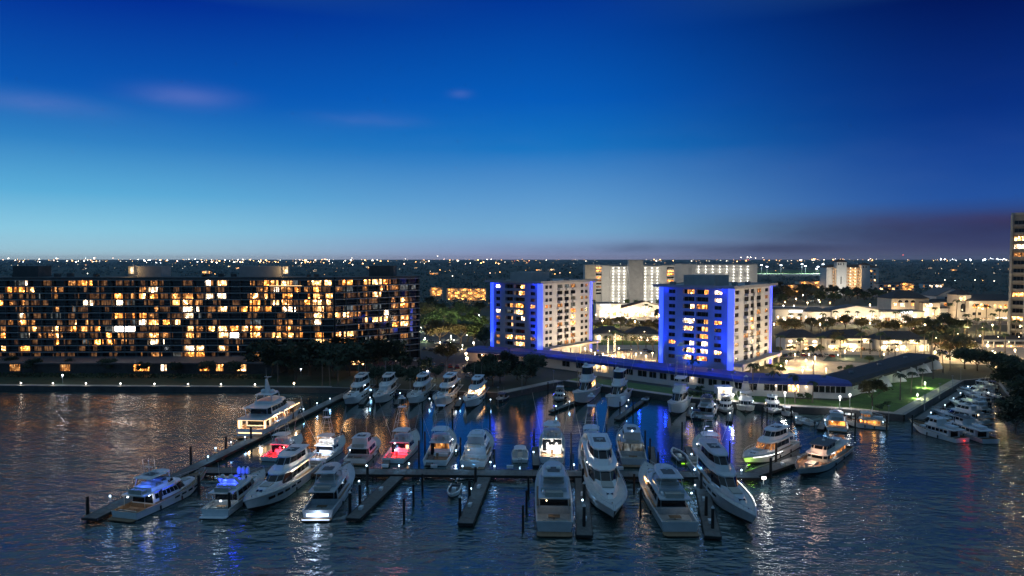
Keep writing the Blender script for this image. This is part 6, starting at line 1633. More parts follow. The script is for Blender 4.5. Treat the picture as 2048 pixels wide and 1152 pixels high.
def tree_proto(key, seed, h, cr, leafmat, flat=.6, n=620, leaf=.75, limbs=5, bark='bark'):
    """a trunk with limbs and a crown of many small leaf faces; stored as meshes and copied as objects"""
    r = random.Random(seed)
    th = h - cr * flat * 1.5
    t = MB(); tr = h * .030
    pts = [(0, 0, 0)]; x = y = 0
    for k in range(1, 4): x += r.uniform(-.3, .3); y += r.uniform(-.3, .3); pts.append((x, y, th * k / 3))
    for k in range(3): t.tube(pts[k], pts[k+1], tr * (1.3 - .25*k), tr * (1.05 - .25*k), 7)
    for k in range(limbs):
        a = 2*math.pi*k/limbs + r.uniform(-.4, .4); l = cr * r.uniform(.45, .8)
        b = Vector(pts[2]).lerp(Vector(pts[3]), r.uniform(.2, 1)); e = b + Vector((math.cos(a)*l, math.sin(a)*l, cr*flat*r.uniform(.6, 1.1)))
        t.tube(b, e, tr*.55, tr*.2, 5)
        t.tube(b.lerp(e, .5), b.lerp(e, .5) + Vector((math.cos(a + .8)*l*.5, math.sin(a + .8)*l*.5, cr*flat*.6)), tr*.3, tr*.12, 4)
    me_t = t.build('trunk', bark); 
    c = crown_mesh(seed + 1, cr, cr, cr*flat, n, leaf)
    c.v = [(p[0], p[1], p[2] + th + cr*flat*.72) for p in c.v]
    me_c = c.build('crown', leafmat)
    PROTO[key] = ([('trunk', me_t.data), ('crown', me_c.data)], h)
    bpy.data.objects.remove(me_t); bpy.data.objects.remove(me_c)
def palm_proto(key, seed, h, fr=3.0, nf=17, leafmat='leaf_palm', trunkm='palm_bark'):
    r = random.Random(seed)
    t = MB(); bx, by_ = r.uniform(-.08, .08)*h, r.uniform(-.05, .05)*h; pts = [(bx*(k/6)**2, by_*(k/6)**2, h*k/6) for k in range(7)]
    for k in range(6): t.tube(pts[k], pts[k+1], .24 - .015*k + (.1 if k == 0 else 0), .24 - .015*(k+1), 7)
    f = MB(); top = Vector(pts[-1])
    for k in range(nf):
        a = 2*math.pi*k/nf*1.618*3 + r.uniform(-.2, .2); up = r.uniform(-.1, 1.1); L = fr*r.uniform(.8, 1.1)
        d = Vector((math.cos(a), math.sin(a), 0)); side = Vector((-d.y, d.x, 0)); rows = []
        for i in range(9):
            s = i / 8; p = top + d*(L*s*(1 - .18*s)) + Vector((0, 0, L*(up*s*.75 - (.55 + .5*up)*s*s)))
            w = .52*math.sin(math.pi*min(1, s*.86 + .12))
            rows.append((p, w))
        for i in range(8):
            (p, w), (q, w2) = rows[i], rows[i+1]
            for sg in (-1, 1):
                for j in (0, .5):
                    a0 = p.lerp(q, j); a1 = p.lerp(q, j + .34)
                    f.add([a0, a1, a1 + side*sg*w2 + d*.22 - Vector((0, 0, w*.55)), a0 + side*sg*w + d*.22 - Vector((0, 0, w*.55))], [(0, 1, 2, 3)])
    a = t.build('trunk', trunkm); b = f.build('crown', leafmat)
    PROTO[key] = ([('trunk', a.data), ('crown', b.data)], h)
    bpy.data.objects.remove(a); bpy.data.objects.remove(b)
for i in range(3):
    tree_proto('dark%d' % i, 20 + i, 9.0, 5.0, 'leaf_dark', .80, 1500, .66)
    tree_proto('broad%d' % i, 40 + i, 10.0, 6.2, 'leaf_olive', .66, 1700, .64)
    tree_proto('green%d' % i, 60 + i, 8.5, 4.2, 'leaf', .85, 1300, .58)
    palm_proto('palm%d' % i, 80 + i, 9.0 + i*1.2)
    palm_proto('dpalm%d' % i, 90 + i, 8.0 + i*1.2, 2.8, 15, 'leaf_dark')
tree_proto('round', 71, 5.5, 3.6, 'leaf_olive', .78, 1500, .42)
tree_proto('umbrella', 72, 11.0, 9.5, 'leaf_olive', .46, 2600, .70, 7)
tree_proto('bush', 73, 2.4, 1.5, 'leaf', .75, 260, .36, 3)
tree_proto('bare', 74, 8.0, 4.2, 'leaf_olive', .6, 130, .5, 8)
palm_proto('lightpalm', 99, 10.5, 3.2, 18, 'leaf_palm', 'palm_bark')
NM = {'dark': ('shade_tree', 'tree'), 'broad': ('shade_tree', 'tree'), 'green': ('garden_tree', 'tree'), 'palm': ('palm_tree', 'palm tree'), 'dpalm': ('palm_tree', 'palm tree'), 'round': ('round_tree', 'tree'), 'umbrella': ('spreading_tree', 'tree'), 'bush': ('bush', 'bush'), 'bare': ('thin_tree', 'tree')}
def tree(kind, loc, label, sc=1.0, group=None):
    k = kind if kind in PROTO else kind + str(rnd.randrange(3))
    base = ''.join(c for c in kind if not c.isdigit())
    nm, cat = NM[base]
    o = thing(nm, label, cat, loc, rnd.uniform(0, 6.28), group)
    o.scale = (sc*rnd.uniform(.9, 1.1), sc*rnd.uniform(.9, 1.1), sc)
    for n, me in PROTO[k][0]:
        c = bpy.data.objects.new(n, me); C.objects.link(c); c.parent = o
    return o
def trees(kind, pts, sc, label, group):
    for i, (px, py) in enumerate(pts):
        tree(kind, at(px, py, G0), label.replace('#', ORD[i]), sc * rnd.uniform(.85, 1.15), group)

# dark garden before the long block
trees('dark', [(20, 742), (66, 748), (140, 744), (215, 747), (288, 752), (352, 750), (415, 752), (470, 752)], .62, '# low dark tree counting from the garden\'s outer end, before the long block', 'low dark trees before the long apartment block')
trees('dark', [(545, 752), (590, 760), (632, 742), (668, 755), (700, 752), (738, 742), (640, 718), (600, 728), (755, 728), (560, 730), (528, 742), (575, 745), (618, 752), (655, 728), (690, 732), (720, 745), (770, 748), (790, 738)], 1.35, '# dark tree in the grove at the bend of the long block', 'dark grove at the bend of the long block')
trees('dpalm', [(645, 772), (660, 772), (676, 770), (720, 772), (735, 768), (772, 758), (556, 765), (802, 752)], .95, '# slim palm along the dark bank behind the superyacht', 'slim palms on the dark bank')
trees('dark', [(835, 765), (812, 742), (850, 752), (872, 762), (790, 768), (825, 775), (755, 772)], .7, '# bushy dark tree behind the back row of yachts', 'bushy dark trees behind the back row')
trees('dark', [(960, 770), (1000, 766), (1035, 760), (1068, 752), (1015, 742), (975, 748), (945, 760), (1050, 770), (985, 772)], .82, '# dark spreading tree between the clubhouse and the quay path', 'dark trees before the clubhouse')
tree('round', at(893, 722, G0), 'round clipped brown-green tree by the parking lot', 1.5)
tree('umbrella', at(880, 690, G0), 'spreading tree with uplit pale trunk beside the dark block', 1.15)
tree('umbrella', at(922, 688, G0), 'spreading tree with forked uplit limbs near the pale tower', 1.0)
tree('broad', at(845, 650, G0), 'leafy tree glowing green at the dark block\'s end', 1.5)
trees('green', [(868, 660), (905, 652), (938, 662), (962, 668), (950, 690), (970, 705), (855, 668), (888, 645), (920, 640), (950, 640), (868, 640), (900, 668), (934, 684)], 1.35, '# garden tree between the dark block and the pale tower', 'garden trees beside the pale tower')
trees('dark', [(850, 630), (880, 628), (915, 624), (960, 630), (988, 612), (868, 622), (900, 640), (935, 634), (1000, 604), (1040, 596), (860, 612)], 1.15, '# dark tree behind the floodlit garden', 'dark trees behind the floodlit garden')
for i, (px, py, s) in enumerate(((1229, 706, 1.0), (1216, 708, .8))):
    q = at(px, py, G0)
    o = tree('lightpalm' if 0 else 'palm0', q, ('tall', 'shorter')[i] + ' palm with its trunk wrapped in lamps between the towers', s * 1.25, 'lamp wrapped palms')
    hh = PROTO['palm0'][1]
    m = MB()
    for k in range(46):
        a = k * 1.9; z = .4 + k * (hh - .6) / 46; m.box(.3*math.cos(a) - .05, .3*math.cos(a) + .05, .3*math.sin(a) - .05, .3*math.sin(a) + .05, z, z + .14)
    m.build('light_string', 'bulb_warm', o)
    point(o, (.9, -.9, hh*.45), 520, (1, .78, .45), .4); point(o, (0, -1.5, hh - 1.0), 420, (1, .86, .4), .4)
trees('bare', [(1262, 694), (1276, 700), (1292, 696), (1306, 704), (1245, 690)], .9, '# thin leaved courtyard tree between the two towers', 'thin courtyard trees between the towers')
trees('broad', [(1215, 662), (1240, 660), (1265, 664), (1292, 662), (1312, 666), (1196, 668)], .75, '# brownish tree between the boulevard and the dark roofed villas', 'trees along the boulevard between the towers')
trees('palm', [(1188, 622), (1250, 628), (1275, 632), (1290, 636), (1302, 640), (1220, 632)], .9, '# palm before the bright shops between the towers', 'palms before the shops between the towers')
trees('dark', [(1186, 628), (1322, 640), (1336, 638)], .8, '# dark tree flanking the shops between the towers', 'dark trees flanking those shops')
trees('green', [(1255, 612), (1272, 612), (1296, 614), (1316, 612)], .7, '# bushy tree on the terrace behind the gabled shop', 'bushy terrace trees behind the gabled shop')
# around the clubhouse lawn
trees('dpalm', [(1505, 790), (1625, 805), (1590, 806), (1382, 772), (1545, 790)], .95, '# dark palm before the clubhouse front', 'dark palms before the clubhouse')
tree('dpalm', at(1627, 762, G0), 'palm leaning over the pool terrace behind the clubhouse roof', 1.3)
tree('broad', at(1745, 812, G0), 'flat crowned dark tree at the clubhouse corner', .80)
trees('dpalm', [(1800, 800), (1822, 786), (1845, 772), (1866, 758), (1886, 745), (1900, 742)], .9, '# dark palm along the sloping lawn beside the gable fins', 'dark palms along the sloping lawn')
trees('bush', [(1600, 800), (1616, 802), (1760, 822), (1775, 815), (1445, 793), (1480, 797), (1512, 742), (1535, 738), (1680, 742), (1707, 745), (1400, 786)], .9, '# clipped bush near the clubhouse lawns and terrace', 'bushes round the clubhouse')
# villas and lane
trees('broad', [(1590, 668), (1622, 662), (1655, 664), (1690, 660), (1722, 664), (1758, 668), (1706, 690), (1676, 700)], .95, '# broad brown crowned tree above the villa roofs', 'broad trees above the villa roofs')
trees('dark', [(1885, 690), (1868, 668), (1888, 660), (1905, 664), (1928, 668), (1868, 700), (1850, 660)], 1.05, '# dark tree of the clump between villas and shopping hall', 'dark clump between villas and shopping hall')
trees('dark', [(1955, 742), (1985, 750), (2005, 756), (2030, 762), (2048, 772), (1930, 738), (2020, 790), (2040, 800), (2055, 840), (2062, 815)], .95, '# dark tree on the unlit bank past the quay', 'dark trees on the unlit bank')
trees('round', [(1972, 722), (2000, 724), (2030, 730), (1950, 726)], .85, '# round dark shrub tree before the low glowing villa', 'round shrub trees before the glowing villa')
trees('dark', [(2085, 842), (2120, 868), (2160, 850), (2205, 890), (2130, 830), (2250, 870), (2180, 920), (2290, 940), (2100, 800), (2220, 820)], 1.1, '# dark tree farther out on the unlit bank', 'dark trees farther along the unlit bank')
trees('dark', [(2010, 842), (2030, 868), (2048, 845)], .8, '# dark tree at the water edge past the crowded quay', 'dark trees at the water edge')
trees('palm', [(1952, 676), (1968, 682), (1990, 684), (1935, 670), (1985, 662), (2000, 668), (2010, 706), (1918, 708), (1880, 712), (1905, 700), (1965, 700)], 1.0, '# palm among the lamps round the arcade and lane', 'palms round the arcade and lane')
trees('palm', [(1646, 660), (1694, 650), (1672, 652), (1580, 652), (1792, 652), (1804, 655), (1815, 652), (1714, 648), (1744, 648), (1600, 652)], .95, '# palm standing before the boulevard shops', 'palms before the boulevard shops')
trees('green', [(1560, 742), (1562, 752), (1550, 746), (1700, 752), (1738, 728), (1560, 708), (1582, 706), (1640, 704)], .45, '# small lamplit tree round the pool terrace', 'small trees round the pool terrace')
trees('dpalm', [(1790, 712), (1812, 716), (1830, 714), (1776, 710), (1740, 708)], .9, '# palm at the head of the tennis court', 'palms at the tennis court')
trees('dark', [(1665, 596), (1690, 602), (1716, 598), (1745, 596), (1770, 594), (1560, 580), (1590, 588), (1615, 596), (1640, 590), (1550, 600), (1575, 604)], 1.5, '# dark tree round the foot of the white condominium', 'dark trees round the white condominium')
trees('broad', [(1590, 606), (1568, 596), (1612, 604), (1630, 606)], 1.7, '# big rounded tree mass beside the nearer tower\'s outer edge', 'big rounded trees beside the nearer tower')

trees('palm', [(1560, 712), (1600, 716), (1642, 712), (1680, 716), (1722, 716), (1760, 714), (1650, 690), (1730, 690), (1848, 712), (1862, 716)], 1.05, '# palm in the gardens before the terrace villas', 'palms before the terrace villas')
trees('broad', [(1845, 690), (1900, 720), (1925, 716), (1870, 690), (1790, 672), (1820, 670), (1640, 668), (1570, 672)], 1.05, '# olive crowned tree between villas and lane', 'olive crowned trees between villas and lane')
trees('green', [(1700, 606), (1730, 606), (1755, 604), (1775, 608), (1640, 612), (1668, 612), (1560, 612)], 1.5, '# green tree behind the boulevard shops', 'green trees behind the boulevard shops')
trees('palm', [(1868, 640), (1895, 648), (1912, 640), (1950, 650), (1972, 648), (1998, 652), (2015, 660), (2030, 690)], 1.25, '# tall palm before the arcade range', 'tall palms before the arcade range')
# hedge along the left seawall and at the clubhouse
def hedge(pts, z0, h, w, label, n=900):
    o = thing('hedge', label, 'hedge', (pts[0].x, pts[0].y, z0))
    r = random.Random(len(label)); m = MB(); tot = sum((b - a).length for a, b in zip(pts, pts[1:]))
    for a, b in zip(pts, pts[1:]):
        for k in range(int(n * (b - a).length / tot)):
            p = a.lerp(b, r.random()); d = (b - a).normalized()
            c = Vector((p.x - d.y*r.uniform(-w, w)/2 - pts[0].x, p.y + d.x*r.uniform(-w, w)/2 - pts[0].y, h*r.random()**.6))
            u = Vector((r.uniform(-1, 1), r.uniform(-1, 1), r.uniform(-1, 1))).normalized(); v = u.orthogonal().normalized(); l = r.uniform(.25, .6)
            m.add([c - u*l, c - v*l*.5, c + u*l, c + v*l*.5], [(0, 1, 2, 3)])
    m.build('foliage', 'hedge_leaf', o)
hedge([V2(at(-200, 752, G0)), V2(at(300, 756, G0)), V2(at(540, 758, G0))], G0, 1.7, 2.4, 'long dark hedge between the garden lawn and the long block', 2600)
hedge([V2(at(1370, 790, G0)), V2(at(1430, 796, G0))], G0, 1.4, 1.6, 'low dark hedge on the quay lawn beside the pavilion', 400)
hedge([V2(at(1560, 716, G0)), V2(at(1640, 700, G0)), V2(at(1790, 706, G0))], G0, 1.6, 1.6, 'clipped hedge behind the pool terrace', 800)
hedge([V2(at(1190, 650, G0)), V2(at(1320, 656, G0))], G0, 1.2, 2.5, 'roadside hedge between the towers', 700)

# ---------------------------------------------------------------- lamps of the place
def lamp(px, py, z, h, label, group, power=350, col=(1, .8, .55), bulb='bulb_warm', r=.28, arm=0.0, name='street_lamp', real=True):
    q = at(px, py, z + h)                                # px, py: the glowing head
    o = thing(name, label, 'street lamp' if name == 'street_lamp' else 'garden light', (q.x, q.y, z), 0, group)
    m = MB().tube((0, 0, 0), (0, 0, h - .1), .09, .06, 6)
    if arm: m.tube((0, 0, h - .15), (arm, 0, h), .05, .05, 5)
    m.build('pole', 'pole_grey', o)
    if bulb in ('unlit',):
        MB().box(arm - .35, arm + .35, -.2, .2, h, h + .18).build('lamp_head', 'pole_grey', o); return o
    MB().lathe((arm, 0, h - .12), [(r*.6, 0), (r, r*.5), (r*.9, r*1.2), (r*.4, r*1.6)], 8).build('lamp_head', bulb, o)
    if real: point(o, (arm, -.3, h - .45), power, col, .25)
    return o
for i, px in enumerate((-25, 42, 106, 172, 241, 309, 376, 442, 510)):
    lamp(px, 766 + px*.006, G0, 1.0, 'low white path lamp along the seawall, %s of its line' % ORD[i], 'seawall path lamps', 45, (1, .86, .66), 'bulb_white', .24, name='path_light')
lamp(125, 751, G0, 3.0, 'garden lamp standing behind the seawall path lamps', None, 160, (.85, .92, 1), 'bulb_cool', .3)
lamp(588, 767, G0, 2.4, 'low garden lamp near the superyacht mast', None, 160, (1, .85, .6), 'bulb_warm', .3)
lamp(602, 738, G0, 3.0, 'small bluish garden lamp below the lit pavilion window', None, 60, (.7, .8, 1), 'bulb_cool', .22)
lamp(797, 714, G0, 5.5, 'white street lamp by the corner of the dark block', None, 700, (.9, .95, 1), 'bulb_cool', .34)
lamp(855, 744, G0, 3.2, 'lamp glowing over green lawn behind the back row', None, 600, (1, .86, .7), 'bulb_white', .42)
lamp(845, 736, G0, 4.0, 'slender pink-white lamp next to that lawn', None, 120, (1, .7, .6), 'bulb_warm', .2)
lamp(934, 718, G0, 4.0, 'blazing warm lamp at the clubhouse end by the parking lot', None, 1800, (1, .72, .38), 'bulb_warm', .62)
lamp(932, 708, G0, 5.2, 'second blazing lamp just behind at the clubhouse end', None, 700, (1, .72, .4), 'bulb_warm', .5)
lamp(947, 686, G0, 4.0, 'pinkish lamp at the foot of the pale tower', None, 700, (1, .7, .5), 'bulb_white', .4)
for i, (px, py, pw, cl) in enumerate(((902, 672, 500, (.95, 1, .7)), (842, 655, 500, (.8, 1, .6)), (932, 652, 400, (.8, 1, .75)), (958, 630, 500, (.8, 1, .8)), (954, 646, 240, (1, 1, 1)), (880, 684, 380, (1, .72, .38)), (925, 690, 300, (1, .70, .34)), (870, 644, 300, (1, .9, .7)), (850, 676, 300, (.7, 1, .5)))):
    lamp(px, py, G0, 2.2, '%s garden light among the trees beside the pale tower' % ORD[i], 'garden lights beside the pale tower', pw * 4.5, cl, 'bulb_white', .22)
for i, (px, py, pw) in enumerate(((1238, 697, 700), (1262, 700, 520), (1206, 708, 400), (1190, 706, 300), (1225, 712, 320), (1248, 714, 320), (1272, 708, 320), (1292, 712, 260), (1182, 700, 260), (1170, 697, 360), (1305, 706, 200))):
    lamp(px, py, G0, 3.4, '%s warm lamp of the entrance court between the towers' % ORD[i], 'entrance court lamps', pw * 5.5, (1, .68, .32), 'bulb_warm', .3)
for i, (px, py, pw) in enumerate(((1573, 722, 900), (1612, 720, 900), (1630, 714, 900), (1626, 725, 520), (1605, 740, 420), (1590, 708, 300), (1690, 703, 600), (1652, 738, 300), (1562, 732, 600), (1747, 726, 160), (1738, 735, 160), (1618, 708, 420), (1768, 708, 300))):
    lamp(px, py, G0, 3.2, '%s warm lamp of the pool terrace behind the clubhouse' % ORD[i], 'pool terrace lamps', pw * 6, (1, .70, .34), 'bulb_warm', .28)
for i, (px, py, pw) in enumerate(((1570, 786, 320), (1680, 794, 420), (1452, 777, 320), (1466, 790, 100), (1700, 790, 60))):
    lamp(px, py, G0, 4.2, '%s white lamp on the quay lawn before the clubhouse' % ORD[i], 'quay lawn lamps', pw * 4, (1, .96, .88), 'bulb_white', .3)
for i, (px, py) in enumerate(((1044, 752), (1107, 741), (1155, 742), (873, 772), (996, 775), (820, 758))):
    lamp(px, py, G0, 6.0, '%s unlit grey lamp post by the quay path' % ORD[i], 'unlit lamp posts of the quay path', 0, bulb='unlit')
for i, (px, py) in enumerate(((1850, 790), (1880, 768), (1905, 752), (1922, 738), (1778, 812))):
    lamp(px, py, G0, 5.0, '%s pale unlit lamp post beside the sloping path' % ORD[i], 'unlit lamp posts of the sloping path', 0, bulb='unlit')
lamp(1850, 765, G0, 2.0, 'low green-white light on the sloping lawn', None, 1900, (.85, 1, .5), 'bulb_white', .16)
lamp(1835, 788, G0, 1.6, 'second low light lower down the sloping lawn', None, 1300, (.85, 1, .5), 'bulb_white', .14)
for i, (px, py, pw) in enumerate(((1896, 696, 1100), (1930, 702, 900), (1945, 690, 900), (1975, 690, 700), (1990, 706, 400), (1872, 676, 500), (1915, 668, 1200), (1960, 672, 900), (1935, 655, 900), (1887, 637, 1200), (1882, 645, 600), (1840, 641, 900), (1965, 656, 1000), (1985, 650, 1000), (1992, 735, 60), (1870, 704, 500), (2030, 700, 700))):
    lamp(px, py, G0, 4.5, '%s lamp among palms round the arcade and lane' % ORD[i], 'arcade and lane lamps', pw * 6.5, (1, .72, .34), 'bulb_warm', .34)
for i, (px, py, pw, cl) in enumerate(((1551, 630, 3000, (1, .72, .5)), (1203, 621, 2200, (1, .8, .55)), (1226, 622, 3200, (1, .8, .55)), (1252, 624, 2600, (1, .85, .62)), (1281, 622, 2200, (1, .8, .55)), (1213, 630, 900, (1, .8, .6)), (1567, 612, 900, (1, .9, .75)), (1588, 612, 900, (1, .8, .7)), (1632, 592, 1500, (.95, .97, 1)), (1637, 600, 900, (1, .9, .7)), (1645, 632, 1500, (1, .9, .7)), (1702, 638, 1200, (1, .9, .7)), (1725, 640, 1200, (1, .9, .7)), (1762, 636, 1200, (1, .9, .75)), (1786, 648, 700, (1, .75, .3)))):
    lamp(px, py, G0, 5.0, '%s lamp along the boulevard shops' % ORD[i], 'lamps of the boulevard shops', pw * 3.2, cl, 'bulb_white', .5)

for i, (px, py) in enumerate(((1192, 642), (1215, 643), (1240, 642), (1262, 643), (1290, 641), (1318, 642), (1556, 646), (1584, 645), (1612, 646), (1642, 645), (1672, 646), (1700, 645), (1736, 645), (1768, 644), (1800, 643), (1832, 642), (1866, 640), (1548, 660), (1640, 660), (1740, 658), (1800, 660), (1850, 662), (1205, 654), (1270, 655), (1320, 654))):
    lamp(px, py - 12, G0, 7.5, '%s golden street lamp along the boulevard between shops and villas' % ORD[i], 'golden street lamps of the boulevard', 3200, (1, .66, .30), 'bulb_warm', .4)
for i, (px, py) in enumerate(((1570, 604), (1592, 598), (1615, 606), (1640, 604), (1606, 590), (1576, 588), (1660, 606), (1700, 612), (1740, 610), (1768, 604), (1560, 596), (1628, 580))):
    lamp(px, py, G0, 6.0, '%s amber lamp among trees round the white condominium' % ORD[i], 'amber lamps round the white condominium', 3600, (1, .60, .25), 'bulb_orange' if i % 3 == 0 else 'bulb_warm', .6)
# spotlights added on the ground to brighten the dark trees
def added_tree_light(px, py, pw, col, label, group):
    q = at(px, py, G0)
    o = thing('added_tree_spotlight', label, 'garden light', (q.x, q.y, G0), 0, group)
    MB().tube((0, 0, 0), (0, 0, .35), .06, .06, 6).build('added_spotlight_stake', 'pole_grey', o)
    MB().lathe((0, 0, .36), [(.12, 0), (.2, .1), (.2, .3), (.14, .34)], 8).build('lamp_head', 'bulb_white', o)
    spot(o, (0, 0, .9), (0, 9.0, 7.5), pw, col, 120, .8, .3)
for i, (px, py) in enumerate(((848, 664), (866, 672), (880, 700), (900, 664), (908, 682), (924, 700), (934, 672), (950, 664), (958, 680), (915, 656), (885, 656), (862, 650))):
    added_tree_light(px, py, (14000, 9000, 20000, 9000, 8000, 20000)[i % 6], ((.85, 1, .55), (1, .9, .6), (1, .78, .45))[i % 3], '%s added spotlight under the garden trees beside the pale tower' % ORD[i], 'added spotlights of the garden beside the pale tower')
for i, (px, py) in enumerate(((1585, 690), (1618, 690), (1650, 692), (1686, 690), (1720, 692), (1752, 692), (1676, 712), (1706, 704), (1880, 712), (1905, 712), (1935, 700), (1960, 704), (1985, 704), (1950, 690), (1925, 684), (1895, 690))):
    added_tree_light(px, py, (9000, 7000, 12000)[i % 3], ((1, .66, .30), (1, .80, .42))[i % 2], '%s added spotlight under the trees of villas and lane' % ORD[i], 'added spotlights of villas and lane')
for i, (px, py) in enumerate(((1200, 676), (1225, 674), (1252, 676), (1280, 676), (1306, 678), (1255, 706), (1282, 708), (1266, 622), (1300, 622))):
    added_tree_light(px, py, (6500, 8000)[i % 2], ((1, .68, .34), (1, .84, .45))[i % 2], '%s added spotlight under the trees between the towers' % ORD[i], 'added spotlights between the towers')

# stadium masts far behind: a mast and a panel of floodlights
for i, (px, pt) in enumerate(((1523, 531), (1534, 534), (1562, 531), (1604, 529), (1611, 533), (1633, 538), (1646, 529), (1636, 534))):
    D = 2300
    q = atY(px, pt, D)
    o = thing('stadium_mast', '%s floodlight mast of the hazy white sports ground' % ORD[i], 'floodlight mast', (q.x, D, G0), 0, 'floodlight masts of the sports ground')
    h = q.z - G0
    MB().tube((0, 0, 0), (0, 0, h), .55, .35, 6).build('mast', 'pole_grey', o)
    MB().box(-3.2, 3.2, -.5, .1, h, h + 2.2).build('light_panel', 'bulb_cool', o)
    spot(o, (0, -2.5, h), (0, -22, 0), 300000, (.75, .9, 1), 120, .6, 1.0)
q0, q1 = at(1510, 549, G0), at(1655, 552, G0)
struct(MB().quad((atY(1505, 560, 2200).x, 2200, G0 + .1), (atY(1655, 560, 2200).x, 2200, G0 + .1), (atY(1660, 560, 2900).x, 2900, G0 + .1), (atY(1500, 560, 2900).x, 2900, G0 + .1)), 'sports_field', 'lawn_grass')

# ---------------------------------------------------------------- cars
def car_proto(paint):
    o = thing('parked_car', None, None)
    b = MB().loft([[(-2.2, -.85, .35), (2.15, -.85, .35), (2.15, .85, .35), (-2.2, .85, .35)], [(-2.25, -.9, .6), (2.25, -.9, .6), (2.25, .9, .6), (-2.25, .9, .6)], [(-2.2, -.86, .92), (2.1, -.84, .85), (2.1, .84, .85), (-2.2, .86, .92)]])
    b.build('body', paint, o)
    MB().loft([[(-1.9, -.78, .92), (1.05, -.78, .88), (1.05, .78, .88), (-1.9, .78, .92)], [(-1.35, -.62, 1.42), (.35, -.62, 1.42), (.35, .62, 1.42), (-1.35, .62, 1.42)]]).build('cabin_glass', 'dark_glass', o)
    MB().box(-1.33, .33, -.60, .60, 1.425, 1.47).build('roof', paint, o)
    for x in (-1.35, 1.35):
        for y in (-.86, .86): MB().tube((x, y - .1, .33), (x, y + .1, .33), .33, .33, 10).build('wheel', 'rubber', o)
    for y in (-.62, .62):
        MB().box(2.12, 2.27, y - .2, y + .2, .62, .78).build('headlight', 'frame_white', o)
        MB().box(-2.28, -2.2, y - .22, y + .22, .68, .84).build('tail_light', 'car_red', o)
    return o
cars = {}
def car(px, py, rz, paint, label, group, lights=None, z=None):
    if paint not in cars: cars[paint] = c = car_proto(paint)
    else: c = copy_tree(cars[paint])
    q = at(px, py, G0) if z is None else at(px, py, z)
    c.location = (q.x, q.y, G0 + .03); c.rotation_euler = (0, 0, rz)
    tag(c, label, 'car', group)
    if lights == 'on':
        for ch in c.children:
            if ch.name.startswith('headlight') or ch.name.startswith('tail_light'):
                ch.data = ch.data.copy(); ch.data.materials[0] = M['bulb_white' if ch.name.startswith('head') else 'bulb_red']
        point(c, (4.5, 0, .8), 260, (1, .92, .8), .3); point(c, (-3.4, 0, .8), 160, (1, .05, .03), .3)
    return c
P_ = ['car_dark', 'car_silver', 'car_white', 'car_blue', 'car_red']
CN = {'car_dark': 'black', 'car_silver': 'silver', 'car_white': 'white', 'car_blue': 'blue', 'car_red': 'red'}
for i, (px, py, p) in enumerate(((868, 733, 'car_silver'), (884, 733, 'car_dark'), (900, 735, 'car_red'), (914, 737, 'car_red'), (930, 739, 'car_dark'), (945, 741, 'car_white'), (860, 738, 'car_blue'), (935, 753, 'car_white'), (980, 759, 'car_silver'), (958, 756, 'car_dark'), (845, 730, 'car_dark'), (830, 722, 'car_white'))):
    car(px, py, R(100) + rnd.uniform(-.1, .1), p, '%s %s car in the dim parking lot, counted from the grove' % (ORD[i], CN[p]), 'cars in the dim parking lot')
for i, (px, py, p) in enumerate(((848, 683, 'car_dark'), (862, 684, 'car_silver'), (895, 688, 'car_blue'), (912, 690, 'car_dark'), (876, 688, 'car_white'))):
    car(px, py, R(20), p, '%s %s car under the uplit spreading trees' % (ORD[i], CN[p]), 'cars under the uplit trees')
for i, (px, py, p, rz) in enumerate(((1274, 646.5, 'car_white', 0), (1296, 643, 'car_red', 3.14), (1311, 644, 'car_silver', 3.14), (1590, 651, 'car_white', 0), (1571, 652, 'car_red', 3.14), (1632, 653, 'car_silver', 3.14), (1833, 659, 'car_white', 0), (1852, 657, 'car_red', 3.14), (1866, 658, 'car_silver', 3.14), (1545, 652, 'car_dark', 3.14))):
    car(px, py, rz - R(1), p, '%s %s car driving the boulevard with its lights on' % (ORD[i], CN[p]), 'cars driving the boulevard', 'on')
for i in range(16):
    px = (1200 + i*8.5) if i < 8 else (1560 + (i - 8)*26)
    p = P_[(i*3) % 5]
    car(px, 640.0 if i < 8 else 645.5, R(90), p, '%s %s car parked before the boulevard shops' % (ORD[i], CN[p]), 'cars parked before the boulevard shops')
for i in range(22):
    px, py = ((1560 + i*11.5, 712.5 + (i % 2)*1.5) if i < 10 else (1880 + (i - 10)*9, 703 + (i % 3)*2) if i < 16 else (850 + (i - 16)*13, 700 + (i % 2)*2))
    p = P_[(i*2 + 1) % 5]
    car(px, py, R(80) + rnd.uniform(-.1, .1), p, '%s %s car %s' % (ORD[i], CN[p], 'parked on the lane before the villas' if i < 10 else 'parked on the lamplit lane by the palms' if i < 16 else 'parked beside the garden drive'), 'cars parked on the lanes and garden drive')
for i, (px, py, p) in enumerate(((1293, 703, 'car_blue'), (1302, 706, 'car_dark'), (1192, 712, 'car_dark'), (1205, 714, 'car_silver'))):
    car(px, py, R(12), p, '%s %s car in the entrance court between towers' % (ORD[i], CN[p]), 'cars in the entrance court')

